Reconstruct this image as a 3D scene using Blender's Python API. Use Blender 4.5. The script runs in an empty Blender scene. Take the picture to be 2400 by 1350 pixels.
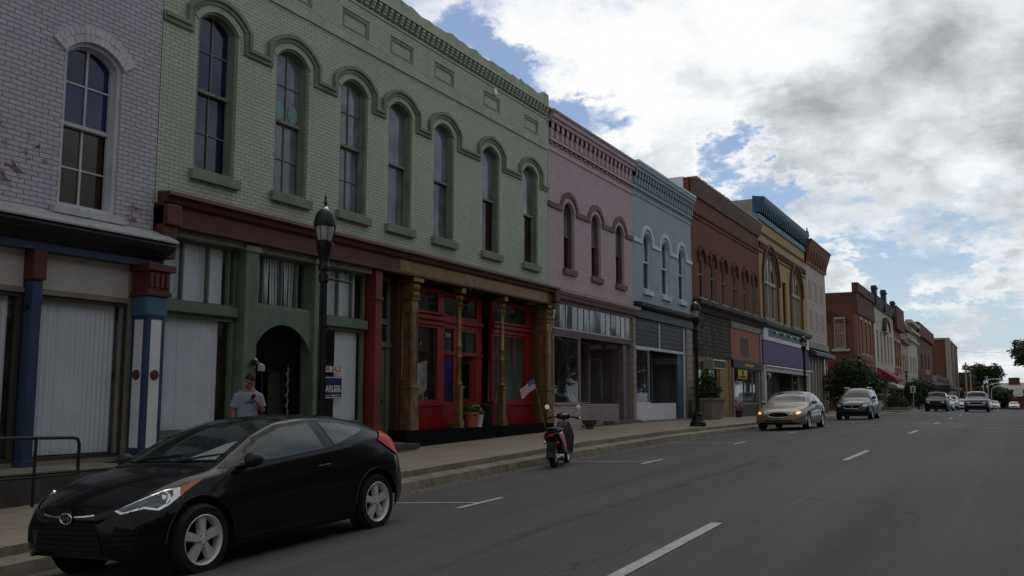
import bpy, bmesh, math, random
from math import radians as RD, sin, cos, pi, sqrt
from mathutils import Vector, Matrix
from mathutils.geometry import tessellate_polygon, delaunay_2d_cdt
from mathutils.bvhtree import BVHTree
random.seed(7)
SC = bpy.context.scene
COL = SC.collection

# ------------------------------------------------------------------ camera
F_ = 2150.0                                    # focal length in photo pixels (2400 wide)
PIT = math.atan(260 / F_); YAW = math.atan(1160 / F_ * cos(PIT)); EYE = 1.6
fw = Vector((-sin(YAW)*cos(PIT), cos(YAW)*cos(PIT), sin(PIT)))
rt = Vector((cos(YAW), sin(YAW), 0)); up = rt.cross(fw)
cd = bpy.data.cameras.new('camera'); cam = bpy.data.objects.new('camera', cd); COL.objects.link(cam)
cd.sensor_width = 36; cd.lens = 36 * F_ / 2400; cd.clip_start = .1; cd.clip_end = 6000
cam.matrix_world = Matrix(((rt.x, up.x, -fw.x, 0), (rt.y, up.y, -fw.y, 0), (rt.z, up.z, -fw.z, EYE), (0, 0, 0, 1)))
SC.camera = cam
def ray(px, py): return (fw + rt*((px-1200)/F_) + up*((675-py)/F_)).normalized()
def H(px, py, X):                               # where the sight line meets the street-parallel plane x = X
    r = ray(px, py); k = X / r.x; return (k*r.y, EYE + k*r.z)
def HY(px, py, Y):
    r = ray(px, py); k = Y / r.y; return (k*r.x, EYE + k*r.z)

# ------------------------------------------------------------------ render + light
SC.view_settings.view_transform = 'Standard'; SC.view_settings.look = 'None'
SC.view_settings.exposure = 0; SC.view_settings.gamma = 1
SUN_EL, SUN_AZ = RD(60), RD(-22)                # azimuth from +Y towards +X
W = bpy.data.worlds.new('World'); SC.world = W; W.use_nodes = True
def world():
    nt = W.node_tree; N = nt.nodes; L = nt.links; N.clear()
    def n(t, **k):
        o = N.new(t)
        for a, b in k.items(): setattr(o, a, b)
        return o
    def val(s, v):
        if isinstance(v, bpy.types.NodeSocket): L.new(v, s)
        else: s.default_value = v
    def m(op, a, b=0.0, clamp=False):
        o = n('ShaderNodeMath', operation=op, use_clamp=clamp); val(o.inputs[0], a); val(o.inputs[1], b); return o.outputs[0]
    def vm(op, a, b=None, s=None):
        o = n('ShaderNodeVectorMath', operation=op); val(o.inputs[0], a)
        if b is not None: val(o.inputs[1], b)
        if s is not None: val(o.inputs['Scale'], s)
        return o.outputs['Value'] if op == 'DOT_PRODUCT' else o.outputs[0]
    def mr(v, a, b, c=0.0, d=1.0, smooth=True):
        o = n('ShaderNodeMapRange', interpolation_type='SMOOTHSTEP' if smooth else 'LINEAR')
        val(o.inputs['Value'], v)
        for k, x in zip(('From Min', 'From Max', 'To Min', 'To Max'), (a, b, c, d)): o.inputs[k].default_value = x
        return o.outputs[0]
    def noise(vec, sc, det=6.0, rough=.55, dist=0.0, col=False):
        o = n('ShaderNodeTexNoise'); L.new(vec, o.inputs['Vector']); o.inputs['Scale'].default_value = sc
        o.inputs['Detail'].default_value = det; o.inputs['Roughness'].default_value = rough; o.inputs['Distortion'].default_value = dist
        return o.outputs['Color'] if col else o.outputs[0]
    d0 = vm('NORMALIZE', n('ShaderNodeTexCoord').outputs['Generated'])
    z = n('ShaderNodeSeparateXYZ'); L.new(d0, z.inputs[0])
    zz = m('ADD', m('MAXIMUM', z.outputs[2], -.15), 0.38)
    pl = n('ShaderNodeCombineXYZ'); L.new(m('DIVIDE', z.outputs[0], zz), pl.inputs[0]); L.new(m('DIVIDE', z.outputs[1], zz), pl.inputs[1])
    P = pl.outputs[0]
    warp = vm('SUBTRACT', noise(P, 4.5, 10, .66, col=True), (.5, .5, .5))
    dA = vm('NORMALIZE', vm('ADD', d0, vm('SCALE', warp, s=.24)))     # ragged edges
    dB = vm('NORMALIZE', vm('ADD', d0, vm('SCALE', warp, s=.16)))
    def total(lst, d):
        t = None
        for px, py, r_in, r_out, wgt in lst:
            v = m('MULTIPLY', mr(vm('DOT_PRODUCT', d, tuple(ray(px, py))), cos(RD(r_out)), cos(RD(r_in))), wgt); t = v if t is None else m('ADD', t, v)
        return t
    gaps = total([(1090, 90, 0, 2.6, .55), (1190, 165, 0, 2.4, .6), (1275, 140, 0, 1.5, .3), (1395, 250, 0, 2.7, .6), (1490, 300, 0, 2.3, .5),
                  (1345, 225, 0, 2.0, .35), (1725, 425, 0, 2.8, .8), (1830, 425, 0, 2.4, .5), (1950, 415, 0, 2.0, .45), (2090, 470, 0, 3.5, .22), (1560, 190, 0, 1.2, .2),
                  (2040, 540, 0, 3.5, .22), (2330, 440, 0, 4, .2), (2120, 680, 0, 4.0, .42), (2030, 640, 0, 2.6, .36), (2240, 590, 0, 3.2, .38), (2350, 720, 0, 2.6, .34), (2170, 790, 0, 3.0, .38), (2330, 770, 0, 2.5, .3),
                  (1180, -700, 4, 22, .4), (-300, 500, 4, 26, .5), (3800, 300, 5, 30, .3)], dA)
    puffs = total([(1300, 30, 0, 5, .3), (1700, 180, 1, 10, .35), (1600, 350, 0, 3.2, .45), (1780, 310, 0, 2.6, .4), (1330, 420, 0, 3, .4), (1980, 560, 0, 4, .12), (2240, 150, 3, 12, .6),
                   (2290, 640, 0, 2.4, .6), (2190, 650, 0, 1.8, .4), (2210, 745, 0, 1.6, .62), (2385, 640, 0, 2.2, .5), (1955, 640, 0, 1.5, .5), (2370, 790, 0, 1.5, .4), (1960, 700, 0, 1.6, .4)], dA)
    fine = noise(P, 5.0, 12, .6, .1); fine2 = noise(P, 19.0, 8, .6)
    cov = m('ADD', m('ADD', m('SUBTRACT', m('ADD', m('MULTIPLY', m('SUBTRACT', fine, .5), 1.7), .50), gaps), puffs), m('MULTIPLY', m('SUBTRACT', fine2, .5), .5))
    # added unseen cloud sheet, overhead and behind the camera, to dim the skylight
    away = mr(vm('DOT_PRODUCT', d0, tuple(ray(1700, 420))), cos(RD(70)), cos(RD(34)), 1.0, 0.0)
    alpha = m('MAXIMUM', mr(cov, -.05, .62), away)
    dark = total([(2360, 190, 0, 8.5, .05), (2400, 290, 0, 4.5, .05), (2050, 120, 0, 5, .06), (1840, 250, 0, 4, .08), (2000, 220, 0, 4, .06), (2700, 150, 4, 18, .05)], dB)
    glow = total([(1830, 20, 0, 6, .26), (1560, 120, 1, 8, .16), (1250, 40, 1, 7, .18), (1430, 180, 1, 6, .14), (2050, 30, 0, 3.5, .12), (2300, 30, 0, 3, .08), (1450, 400, 0, 5, .12), (1650, 330, 0, 4, .08), (2180, 330, 0, 4, .06), (2280, 370, 0, 2.6, .12), (2150, 130, 0, 7, .10)], dB)
    n2 = noise(P, 6.5, 12, .6, .2); n3 = noise(P, 1.9, 6, .55)
    # thick cores of the cloud are greyer than its edges
    core = m('MULTIPLY', mr(cov, .5, 1.2), .14)
    shade = m('ADD', m('ADD', m('MULTIPLY', m('SUBTRACT', n2, .5), .9), m('MULTIPLY', m('SUBTRACT', n3, .5), .5)), m('SUBTRACT', m('SUBTRACT', m('ADD', .77, glow), core), m('MAXIMUM', dark, m('MULTIPLY', away, AWAY))))
    cr = n('ShaderNodeValToRGB'); L.new(shade, cr.inputs[0]); e = cr.color_ramp.elements; cr.color_ramp.interpolation = 'B_SPLINE'
    e[0].position = 0.0; e[0].color = (.17, .18, .19, 1); e[1].position = 1.0; e[1].color = (1.02, 1.02, 1.02, 1)
    for p_, c_ in ((.22, (.23, .24, .24, 1)), (.45, (.40, .42, .43, 1)), (.62, (.62, .655, .69, 1)), (.78, (.83, .86, .89, 1)), (.9, (.98, .99, 1.0, 1))):
        q = e.new(p_); q.color = c_
    sky = n('ShaderNodeTexSky', sky_type='NISHITA'); sky.sun_disc = False; sky.sun_elevation = SUN_EL; sky.sun_rotation = SUN_AZ
    sky.air_density = 1.0; sky.dust_density = .6; sky.ozone_density = 2.0
    b1 = n('ShaderNodeBackground'); L.new(sky.outputs[0], b1.inputs[0]); b1.inputs[1].default_value = .095
    hz = mr(z.outputs[2], 0.0, .17, .7, 0.0)
    b0 = n('ShaderNodeBackground'); b0.inputs[0].default_value = (.48, .60, .76, 1)
    m0 = n('ShaderNodeMixShader'); L.new(hz, m0.inputs[0]); L.new(b1.outputs[0], m0.inputs[1]); L.new(b0.outputs[0], m0.inputs[2])
    b2 = n('ShaderNodeBackground'); L.new(cr.outputs[0], b2.inputs[0])
    mx = n('ShaderNodeMixShader'); L.new(alpha, mx.inputs[0]); L.new(m0.outputs[0], mx.inputs[1]); L.new(b2.outputs[0], mx.inputs[2])
    L.new(mx.outputs[0], n('ShaderNodeOutputWorld').inputs[0])
AWAY = .325
world()
sl = bpy.data.lights.new('sun', 'SUN'); sl.energy = .5; sl.angle = RD(45); sl.color = (1, .96, .9)
so = bpy.data.objects.new('sun', sl); COL.objects.link(so)
sd = Vector((sin(SUN_AZ)*cos(SUN_EL), cos(SUN_AZ)*cos(SUN_EL), sin(SUN_EL)))
so.rotation_euler = sd.to_track_quat('Z', 'Y').to_euler()

# ------------------------------------------------------------------ mesh helpers
class MB:
    def __init__(s): s.v = []; s.f = []; s.m = []
    def add(s, vs, fs, mi=0):
        o = len(s.v); s.v += [tuple(p) for p in vs]; s.f += [tuple(i+o for i in f) for f in fs]; s.m += [mi]*len(fs); return s
    def bx(s, x0, x1, y0, y1, z0, z1, mi=0):
        if x0 > x1: x0, x1 = x1, x0
        if y0 > y1: y0, y1 = y1, y0
        if z0 > z1: z0, z1 = z1, z0
        return s.add([(x, y, z) for z in (z0, z1) for y in (y0, y1) for x in (x0, x1)],
              [(0, 2, 3, 1), (4, 5, 7, 6), (0, 1, 5, 4), (2, 6, 7, 3), (0, 4, 6, 2), (1, 3, 7, 5)], mi)
    def prism(s, poly, x0, x1, holes=(), axis='x', mi=0):
        """poly in (y,z); extruded between x0 (back) and x1 (front)"""
        P = (lambda a, b, t: (t, a, b)) if axis == 'x' else ((lambda a, b, t: (a, t, b)) if axis == 'y' else (lambda a, b, t: (a, b, t)))
        loops = [list(poly)] + [list(h) for h in holes]
        flat = [p for l in loops for p in l]
        tris = tessellate_polygon([[Vector((a, b, 0)) for a, b in l] for l in loops])
        n = len(flat)
        vs = [P(a, b, x0) for a, b in flat] + [P(a, b, x1) for a, b in flat]
        fs = []
        for t in tris:
            a, b, c = [flat[i] for i in t]
            if (b[0]-a[0])*(c[1]-a[1]) - (b[1]-a[1])*(c[0]-a[0]) < 0: t = (t[0], t[2], t[1])
            fs.append(tuple(i+n for i in t)); fs.append((t[2], t[1], t[0]))
        o = 0
        for l in loops:
            k = len(l)
            ar = sum(l[i][0]*l[(i+1) % k][1]-l[(i+1) % k][0]*l[i][1] for i in range(k))
            for i in range(k):
                j = (i+1) % k
                q = (o+i, o+j, o+j+n, o+i+n)
                if (ar < 0) != (l is not loops[0]): q = q[::-1]
                fs.append(q)
            o += k
        return s.add(vs, fs, mi)
    def ribbon(s, path, w, x0, x1, mi=0):
        """band of width w along a (y,z) path, between depths x0 and x1"""
        n = len(path); A = []; B = []
        for i in range(n):
            p = Vector(path[i]); a = Vector(path[max(i-1, 0)]); b = Vector(path[min(i+1, n-1)])
            d1 = (p-a).normalized() if i > 0 else (b-p).normalized(); d2 = (b-p).normalized() if i < n-1 else d1
            t = (d1+d2); t = t.normalized() if t.length > 1e-6 else d1
            nn = Vector((-t.y, t.x)); k = max(.45, nn.dot(Vector((-d1.y, d1.x))))
            A.append(p+nn*(w/2/k)); B.append(p-nn*(w/2/k))
        vs = []
        for i in range(n):
            vs += [(x0, *A[i]), (x1, *A[i]), (x1, *B[i]), (x0, *B[i])]
        fs = [(0, 1, 2, 3), tuple(4*(n-1)+k for k in (3, 2, 1, 0))]
        for i in range(n-1):
            a = 4*i; b = a+4
            for k in range(4): fs.append((a+k, b+k, b+(k+1) % 4, a+(k+1) % 4))
        return s.add(vs, fs, mi)
    def tube(s, pts, r, seg=10, mi=0, cap=True):
        pts = [Vector(p) for p in pts]; n = len(pts); rs = r if isinstance(r, (list, tuple)) else [r]*n
        vs = []; prev = None
        for i in range(n):
            t = (pts[min(i+1, n-1)]-pts[max(i-1, 0)]).normalized()
            if prev is None: u = t.orthogonal().normalized()
            else: u = (prev - t*prev.dot(t)); u = u.normalized() if u.length > 1e-6 else t.orthogonal().normalized()
            prev = u; w = t.cross(u)
            vs += [pts[i]+(u*cos(2*pi*k/seg)+w*sin(2*pi*k/seg))*rs[i] for k in range(seg)]
        fs = [(i*seg+k, i*seg+(k+1) % seg, (i+1)*seg+(k+1) % seg, (i+1)*seg+k) for i in range(n-1) for k in range(seg)]
        if cap: fs += [tuple(range(seg))[::-1], tuple((n-1)*seg+k for k in range(seg))]
        return s.add(vs, fs, mi)
    def lathe(s, prof, c=(0, 0, 0), seg=20, axis='z', mi=0, a0=0.0, a1=2*pi, cap=True):
        """prof = [(r,h)...]"""
        c = Vector(c); full = abs(a1-a0-2*pi) < 1e-6; m = seg if full else seg+1
        def P(r, h, a):
            x, y = r*cos(a), r*sin(a)
            return c+Vector({'z': (x, y, h), 'x': (h, x, y), 'y': (y, h, x)}[axis])
        vs = [P(r, h, a0+(a1-a0)*k/seg) for r, h in prof for k in range(m)]
        fs = []
        for i in range(len(prof)-1):
            for k in range(seg):
                k2 = (k+1) % m
                fs.append((i*m+k, i*m+k2, (i+1)*m+k2, (i+1)*m+k))
        if full and cap:
            if prof[0][0] > 1e-5: fs.append(tuple(range(m))[::-1])
            if prof[-1][0] > 1e-5: fs.append(tuple((len(prof)-1)*m+k for k in range(m)))
        return s.add(vs, fs, mi)
    def ball(s, c, r, seg=12, rings=8, mi=0):
        r = r if isinstance(r, (tuple, list)) else (r, r, r)
        vs = [(c[0]+r[0]*sin(pi*i/rings)*cos(2*pi*k/seg), c[1]+r[1]*sin(pi*i/rings)*sin(2*pi*k/seg), c[2]+r[2]*cos(pi*i/rings)) for i in range(rings+1) for k in range(seg)]
        fs = [(i*seg+k, (i+1)*seg+k, (i+1)*seg+(k+1) % seg, i*seg+(k+1) % seg) for i in range(rings) for k in range(seg)]
        return s.add(vs, fs, mi)
    def mesh(s, name, mat, smooth=False, bevel=0, sub=0, auto=None):
        me = bpy.data.meshes.new(name); me.from_pydata(s.v, [], s.f)
        for q in (mat if isinstance(mat, (list, tuple)) else [mat]): me.materials.append(q)
        me.polygons.foreach_set('material_index', s.m)
        bm = bmesh.new(); bm.from_mesh(me)
        bmesh.ops.remove_doubles(bm, verts=bm.verts, dist=1e-5)
        bmesh.ops.dissolve_degenerate(bm, dist=1e-6, edges=bm.edges)
        bmesh.ops.recalc_face_normals(bm, faces=bm.faces)
        if bevel:
            es = [e for e in bm.edges if len(e.link_faces) == 2 and e.calc_face_angle(0) > .5]
            if es: bmesh.ops.bevel(bm, geom=es, offset=bevel, segments=2, affect='EDGES', profile=.6, clamp_overlap=True)
        if smooth:
            for fc in bm.faces: fc.smooth = True
            lim = auto if auto else RD(38)
            for e in bm.edges:
                if len(e.link_faces) == 2 and e.calc_face_angle(0) > lim: e.smooth = False
        bm.to_mesh(me); bm.free(); me.update()
        return me
    def build(s, name, mat, parent=None, **k):
        return link(name, s.mesh(name, mat, **k), parent)
def link(name, me, parent=None):
    o = bpy.data.objects.new(name, me); COL.objects.link(o)
    if parent is not None: setp(o, parent)
    return o
def wm(o):
    M = o.matrix_basis.copy()
    return wm(o.parent) @ o.matrix_parent_inverse @ M if o.parent else M
LOCAL = set()
def setp(o, p):
    o.parent = p
    r = p
    while r.parent: r = r.parent
    if r.name not in LOCAL: o.matrix_parent_inverse = wm(p).inverted()
def thing(name, label, cat, loc=(0, 0, 0), rz=0, group=None, local=False):
    o = bpy.data.objects.new(name, None); COL.objects.link(o); o.location = loc; o.rotation_euler = (0, 0, rz); o.empty_display_size = .3
    tag(o, label, cat, group)
    if local: LOCAL.add(o.name)
    return o
def tag(o, label=None, cat=None, group=None, kind=None):
    if label: o['label'] = label
    if cat: o['category'] = cat
    if group: o['group'] = group
    if kind: o['kind'] = kind
    return o
def dup(root, loc, rz=0, label=None, group=None, scale=None):
    def cp(o, par):
        c = o.copy(); COL.objects.link(c)
        if par: c.parent = par
        for ch in [k for k in bpy.data.objects if k.parent == o]: cp(ch, c)
        return c
    r = cp(root, None); r.location = loc; r.rotation_euler = (0, 0, rz)
    if scale: r.scale = scale
    if label: r['label'] = label
    if group: r['group'] = group
    return r
def text_mesh(txt, size, ext=.004, font_align='CENTER', bold=0.0):
    cu = bpy.data.curves.new('lettering', 'FONT'); cu.body = txt; cu.size = size; cu.extrude = ext; cu.align_x = font_align; cu.align_y = 'CENTER'
    cu.offset = bold; cu.resolution_u = 3
    o = bpy.data.objects.new('t', cu); COL.objects.link(o)
    me = bpy.data.meshes.new_from_object(o.evaluated_get(bpy.context.evaluated_depsgraph_get()))
    bpy.data.objects.remove(o); return me
def text_on_wall(txt, s, z, X, size, mat, parent, width=None, name='lettering', bold=0.0):
    """lettering facing +x, reading along +y"""
    me = text_mesh(txt, size, bold=bold)
    xs = [v.co.x for v in me.vertices]; w = max(xs)-min(xs); k = width/w if width else 1
    for v in me.vertices: v.co = Vector((X+v.co.z, s+v.co.x*k, z+v.co.y))
    me.materials.clear(); me.materials.append(mat)
    return link(name, me, parent)
def rect(s0, s1, z0, z1): return [(s0, z0), (s1, z0), (s1, z1), (s0, z1)]
def arch(s0, s1, z0, zs, rise, n=12):
    """rectangle with a segmental (or round) head"""
    w = (s1-s0)/2; c = (s0+s1)/2; R = (w*w+rise*rise)/(2*rise); zc = zs+rise-R; a = math.asin(min(1, w/R))
    if rise > w: a = pi-a
    return [(s0, z0), (s1, z0)] + [(c+R*sin(t), zc+R*cos(t)) for t in [a-2*a*i/n for i in range(n+1)]]
def arc(s0, s1, zs, rise, n=14):
    return arch(s0, s1, zs-1, zs, rise, n)[2:][::-1]
def R(x0, y0, x1, y1, X):                      # photo rectangle (top-left, bottom-right) -> (s0,s1,z0,z1) on plane X
    s0, z1 = H(x0, y0, X); s1, z0 = H(x1, y1, X); return s0, s1, z0, z1

# ------------------------------------------------------------------ materials
def rgb(r, g, b):                               # sRGB 0-255 -> linear
    return tuple(((c/255)/12.92 if c/255 <= .04045 else ((c/255+.055)/1.055)**2.4) for c in (r, g, b))+(1,)
class G:
    def __init__(s, name):
        s.mat = bpy.data.materials.new(name); s.mat.use_nodes = True; s.nt = s.mat.node_tree; s.N = s.nt.nodes; s.L = s.nt.links
        s.b = s.N['Principled BSDF']; s._p = None
    def n(s, t, **k):
        o = s.N.new(t)
        for a, b in k.items(): setattr(o, a, b)
        return o
    def put(s, sock, v):
        if isinstance(v, bpy.types.NodeSocket): s.L.new(v, sock)
        else: sock.default_value = v
    @property
    def pos(s):
        if s._p is None: s._p = s.n('ShaderNodeTexCoord').outputs['Object']
        return s._p
    def noise(s, sc, det=4, rough=.55, vec=None, dist=0.0, stretch=None):
        v = vec or s.pos
        if stretch:
            mp = s.n('ShaderNodeMapping'); s.L.new(v, mp.inputs[0]); mp.inputs['Scale'].default_value = stretch; v = mp.outputs[0]
        o = s.n('ShaderNodeTexNoise'); s.L.new(v, o.inputs['Vector']); o.inputs['Scale'].default_value = sc; o.inputs['Detail'].default_value = det
        o.inputs['Roughness'].default_value = rough; o.inputs['Distortion'].default_value = dist; return o.outputs[0]
    def mr(s, v, a, b, c=0.0, d=1.0):
        o = s.n('ShaderNodeMapRange'); s.put(o.inputs['Value'], v)
        for k, x in zip(('From Min', 'From Max', 'To Min', 'To Max'), (a, b, c, d)): o.inputs[k].default_value = x
        return o.outputs[0]
    def m(s, op, a, b=0.0):
        o = s.n('ShaderNodeMath', operation=op); s.put(o.inputs[0], a); s.put(o.inputs[1], b); return o.outputs[0]
    def mix(s, f, a, b, bt='MIX'):
        o = s.n('ShaderNodeMix', data_type='RGBA', blend_type=bt); s.put(o.inputs[0], f); s.put(o.inputs[6], a); s.put(o.inputs[7], b); return o.outputs[2]
    def bump(s, h, st=.5, dist=.01):
        o = s.n('ShaderNodeBump'); s.put(o.inputs['Height'], h); o.inputs['Strength'].default_value = st; o.inputs['Distance'].default_value = dist
        s.L.new(o.outputs[0], s.b.inputs['Normal']); return o
    def base(s, v): s.put(s.b.inputs['Base Color'], v)
    def set(s, **k):
        for a, v in k.items(): s.put(s.b.inputs[a.replace('_', ' ')], v)
def lin(c, k): return (c[0]*k, c[1]*k, c[2]*k, 1)
def pm(name, c, rough=.6, metal=0.0, var=.18, vs=2.0, bump=.15, bs=30.0, spec=.4, coat=0.0, grime=0.0, stretch=None):
    g = G(name); nz = g.noise(vs, 6, .6, stretch=stretch)
    col = g.mix(g.mr(nz, .3, .7), lin(c, 1-var), lin(c, 1+var))
    if grime:
        col = g.mix(g.m('MULTIPLY', g.mr(g.noise(5, 8, .7, stretch=(1, 1, .3)), .5, .68), grime), col, lin(c, .35))
    g.base(col); g.set(Roughness=g.mr(g.noise(vs*4, 3), .2, .8, max(.02, rough-.08), min(1, rough+.1)), Metallic=metal)
    g.b.inputs['Specular IOR Level'].default_value = spec
    if coat: g.b.inputs['Coat Weight'].default_value = coat; g.b.inputs['Coat Roughness'].default_value = .03
    if bump: g.bump(g.noise(bs, 4), bump, .004)
    return g.mat
def wallvec(g):
    ge = g.n('ShaderNodeNewGeometry'); sp = g.n('ShaderNodeSeparateXYZ'); g.L.new(ge.outputs['Position'], sp.inputs[0])
    sn = g.n('ShaderNodeSeparateXYZ'); g.L.new(ge.outputs['True Normal'], sn.inputs[0])
    isx = g.m('GREATER_THAN', g.m('ABSOLUTE', sn.outputs[0]), .6)
    mx = g.n('ShaderNodeMix', data_type='FLOAT'); g.L.new(isx, mx.inputs[0]); g.L.new(sp.outputs[0], mx.inputs[2]); g.L.new(sp.outputs[1], mx.inputs[3])
    cb = g.n('ShaderNodeCombineXYZ'); g.L.new(mx.outputs[0], cb.inputs[0]); g.L.new(sp.outputs[2], cb.inputs[1]); return cb.outputs[0]
def brick(name, c1, c2, mortar, bw=.215, bh=.075, ms=.009, bump=.6, patch=None, pamt=.0, stain=.3, rough=.75, thr=.66, wob=.012, smooth=.35, spots=()):
    g = G(name); wv = wallvec(g)
    # slightly wandering courses
    o = g.n('ShaderNodeTexNoise'); g.L.new(wv, o.inputs['Vector']); o.inputs['Scale'].default_value = 3; o.inputs['Detail'].default_value = 6
    sub = g.n('ShaderNodeVectorMath', operation='MULTIPLY_ADD'); g.L.new(o.outputs['Color'], sub.inputs[0]); sub.inputs[1].default_value = (wob, wob, 0); g.L.new(wv, sub.inputs[2])
    bt = g.n('ShaderNodeTexBrick'); g.L.new(sub.outputs[0], bt.inputs['Vector']); bt.inputs['Scale'].default_value = 1
    bt.inputs['Brick Width'].default_value = bw; bt.inputs['Row Height'].default_value = bh; bt.inputs['Mortar Size'].default_value = ms
    bt.inputs['Mortar Smooth'].default_value = smooth; bt.inputs['Bias'].default_value = 0.0
    bt.inputs['Color1'].default_value = c1; bt.inputs['Color2'].default_value = c2; bt.inputs['Mortar'].default_value = mortar
    big = g.noise(.8, 6, .6, vec=wv); fine = g.noise(14, 5, .6, vec=wv)
    col = g.mix(g.mr(big, .3, .72, 0, stain), bt.outputs['Color'], lin(c1, .62))
    col = g.mix(g.mr(fine, .35, .75, 0, .35), col, lin(c2, .75))
    if patch:
        pn = g.noise(2.3, 9, .68, vec=wv); pn2 = g.noise(.5, 3, .5, vec=wv)
        mk = g.m('MULTIPLY', g.mr(pn, thr, thr+.03), g.mr(pn2, .46, .56))
        for u_, v_, r_ in spots:
            cb = g.n('ShaderNodeVectorMath', operation='DISTANCE'); g.L.new(wv, cb.inputs[0]); cb.inputs[1].default_value = (u_, v_, 0)
            mk = g.m('MAXIMUM', mk, g.m('MULTIPLY', g.mr(cb.outputs['Value'], r_*.4, r_, 1, 0), g.mr(g.noise(5.5, 7, .6, vec=bt.outputs['Color'] if 0 else wv), .53, .56)))
        mk = g.m('MULTIPLY', mk, pamt)
        col = g.mix(mk, col, patch)
    # rain streaks
    mp = g.n('ShaderNodeMapping'); g.L.new(wv, mp.inputs[0]); mp.inputs['Scale'].default_value = (4, .35, 1)
    col = g.mix(g.mr(g.noise(1, 6, .6, vec=mp.outputs[0]), .52, .78, 0, .3), col, lin(c1, .45))
    g.base(col); g.set(Roughness=rough); g.b.inputs['Specular IOR Level'].default_value = .2
    h = g.m('ADD', g.m('MULTIPLY', bt.outputs['Fac'], -1), g.m('MULTIPLY', fine, .5)); g.bump(h, bump, .012); return g.mat
def glass(name, tint=(.012, .014, .018, 1), rough=.03, wave=.25):
    g = G(name); g.base(g.mix(g.mr(g.noise(1.3, 3), .35, .65), tint, lin(tint, 2.2))); g.set(Roughness=g.mr(g.noise(6, 5), .3, .8, rough, rough+.08)); g.b.inputs['Specular IOR Level'].default_value = .55
    g.bump(g.noise(1.6, 2, .4), wave, .02); return g.mat
def thin_glass(name, tint=(.92, .94, .96, 1), dirt=.05):
    g = G(name); N = g.N; L = g.L
    tr = g.n('ShaderNodeBsdfTransparent'); tr.inputs[0].default_value = tint
    gl = g.n('ShaderNodeBsdfGlossy'); gl.inputs['Roughness'].default_value = .02
    b = g.n('ShaderNodeBump'); L.new(g.noise(.9, 2, .4), b.inputs['Height']); b.inputs['Strength'].default_value = .12; b.inputs['Distance'].default_value = .02; L.new(b.outputs[0], gl.inputs['Normal'])
    ge = g.n('ShaderNodeNewGeometry'); dp = g.n('ShaderNodeVectorMath', operation='DOT_PRODUCT'); L.new(ge.outputs['Incoming'], dp.inputs[0]); L.new(ge.outputs['Normal'], dp.inputs[1])
    fr = g.m('ADD', g.m('MULTIPLY', g.m('POWER', g.m('SUBTRACT', 1.0, g.m('ABSOLUTE', dp.outputs['Value'])), 5.0), .9), .07)
    mx = g.n('ShaderNodeMixShader'); L.new(fr, mx.inputs[0]); L.new(tr.outputs[0], mx.inputs[1]); L.new(gl.outputs[0], mx.inputs[2])
    df = g.n('ShaderNodeBsdfDiffuse'); df.inputs[0].default_value = (.3, .3, .28, 1)
    m2 = g.n('ShaderNodeMixShader'); L.new(g.mr(g.noise(3, 8, .65), .4, .75, dirt*.3, dirt*2), m2.inputs[0]); L.new(mx.outputs[0], m2.inputs[1]); L.new(df.outputs[0], m2.inputs[2])
    L.new(m2.outputs[0], N['Material Output'].inputs[0]); return g.mat
def carpaint(name, c, metal=0.0, rough=.35, coat=1.0):
    g = G(name); g.base(g.mix(g.mr(g.noise(3, 5), .3, .7), lin(c, .9), lin(c, 1.12))); g.set(Metallic=metal, Roughness=rough)
    g.b.inputs['Specular IOR Level'].default_value = .5 if metal else .15
    g.b.inputs['Coat Weight'].default_value = coat; g.set(Coat_Roughness=g.mr(g.noise(8, 5), .4, .8, .02, .07)); return g.mat
def emit(name, c, st):
    g = G(name); g.base(c); g.b.inputs['Emission Color'].default_value = c; g.b.inputs['Emission Strength'].default_value = st; return g.mat

M = {}
M['green_brick'] = brick('green_brick', (.53, .585, .475, 1), (.455, .52, .42, 1), (.045, .055, .04, 1), ms=.0058, bump=.5, patch=(.52, .52, .36, 1), pamt=.25, thr=.55, stain=.45, wob=.018)
M['green_trim'] = pm('green_trim', (.20, .23, .18, 1), .7, var=.2, grime=.4, bump=.3)
M['green_stucco'] = pm('green_stucco', (.40, .44, .35, 1), .85, var=.15, bump=.8, bs=12, grime=.3)
M['green_wood'] = pm('green_wood', (.13, .17, .125, 1), .55, var=.2, grime=.3)
M['gray_brick'] = brick('gray_brick', (.56, .545, .61, 1), (.47, .46, .52, 1), (.20, .195, .22, 1), bh=.078, ms=.008, bump=1.0, patch=(.19, .07, .05, 1), pamt=.9, thr=.66, stain=.4, wob=.028, smooth=.7, spots=((8.66, 5.42, .36), (8.25, 5.0, .34), (9.5, 8.25, .30), (10.45, 4.72, .22), (7.9, 5.45, .34)))
M['gray_trim'] = pm('gray_trim', (.52, .52, .56, 1), .65, var=.12, grime=.4)
M['white_arch'] = brick('white_arch', (.62, .62, .63, 1), (.55, .55, .56, 1), (.3, .3, .3, 1), bw=.11, bh=.26, bump=.5)
M['pink_brick'] = brick('pink_brick', (.63, .51, .55, 1), (.55, .43, .475, 1), (.14, .08, .09, 1), ms=.007, bump=.6, patch=(.33, .15, .15, 1), pamt=.4, thr=.62)
M['pink_trim'] = pm('pink_trim', (.15, .095, .11, 1), .7, grime=.3)
M['blue_brick'] = brick('blue_brick', (.43, .52, .58, 1), (.37, .465, .53, 1), (.12, .16, .19, 1), ms=.007, bump=.5, patch=(.4, .45, .48, 1), pamt=.4, thr=.6)
M['blue_trim'] = pm('blue_trim', (.55, .63, .68, 1), .6, grime=.2)
M['red_brick'] = brick('red_brick', (.23, .078, .05, 1), (.17, .058, .04, 1), (.11, .06, .045, 1), bump=.5)
M['dark_red_brick'] = brick('dark_red_brick', (.15, .056, .038, 1), (.11, .04, .028, 1), (.10, .07, .055, 1), bump=.5)
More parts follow.
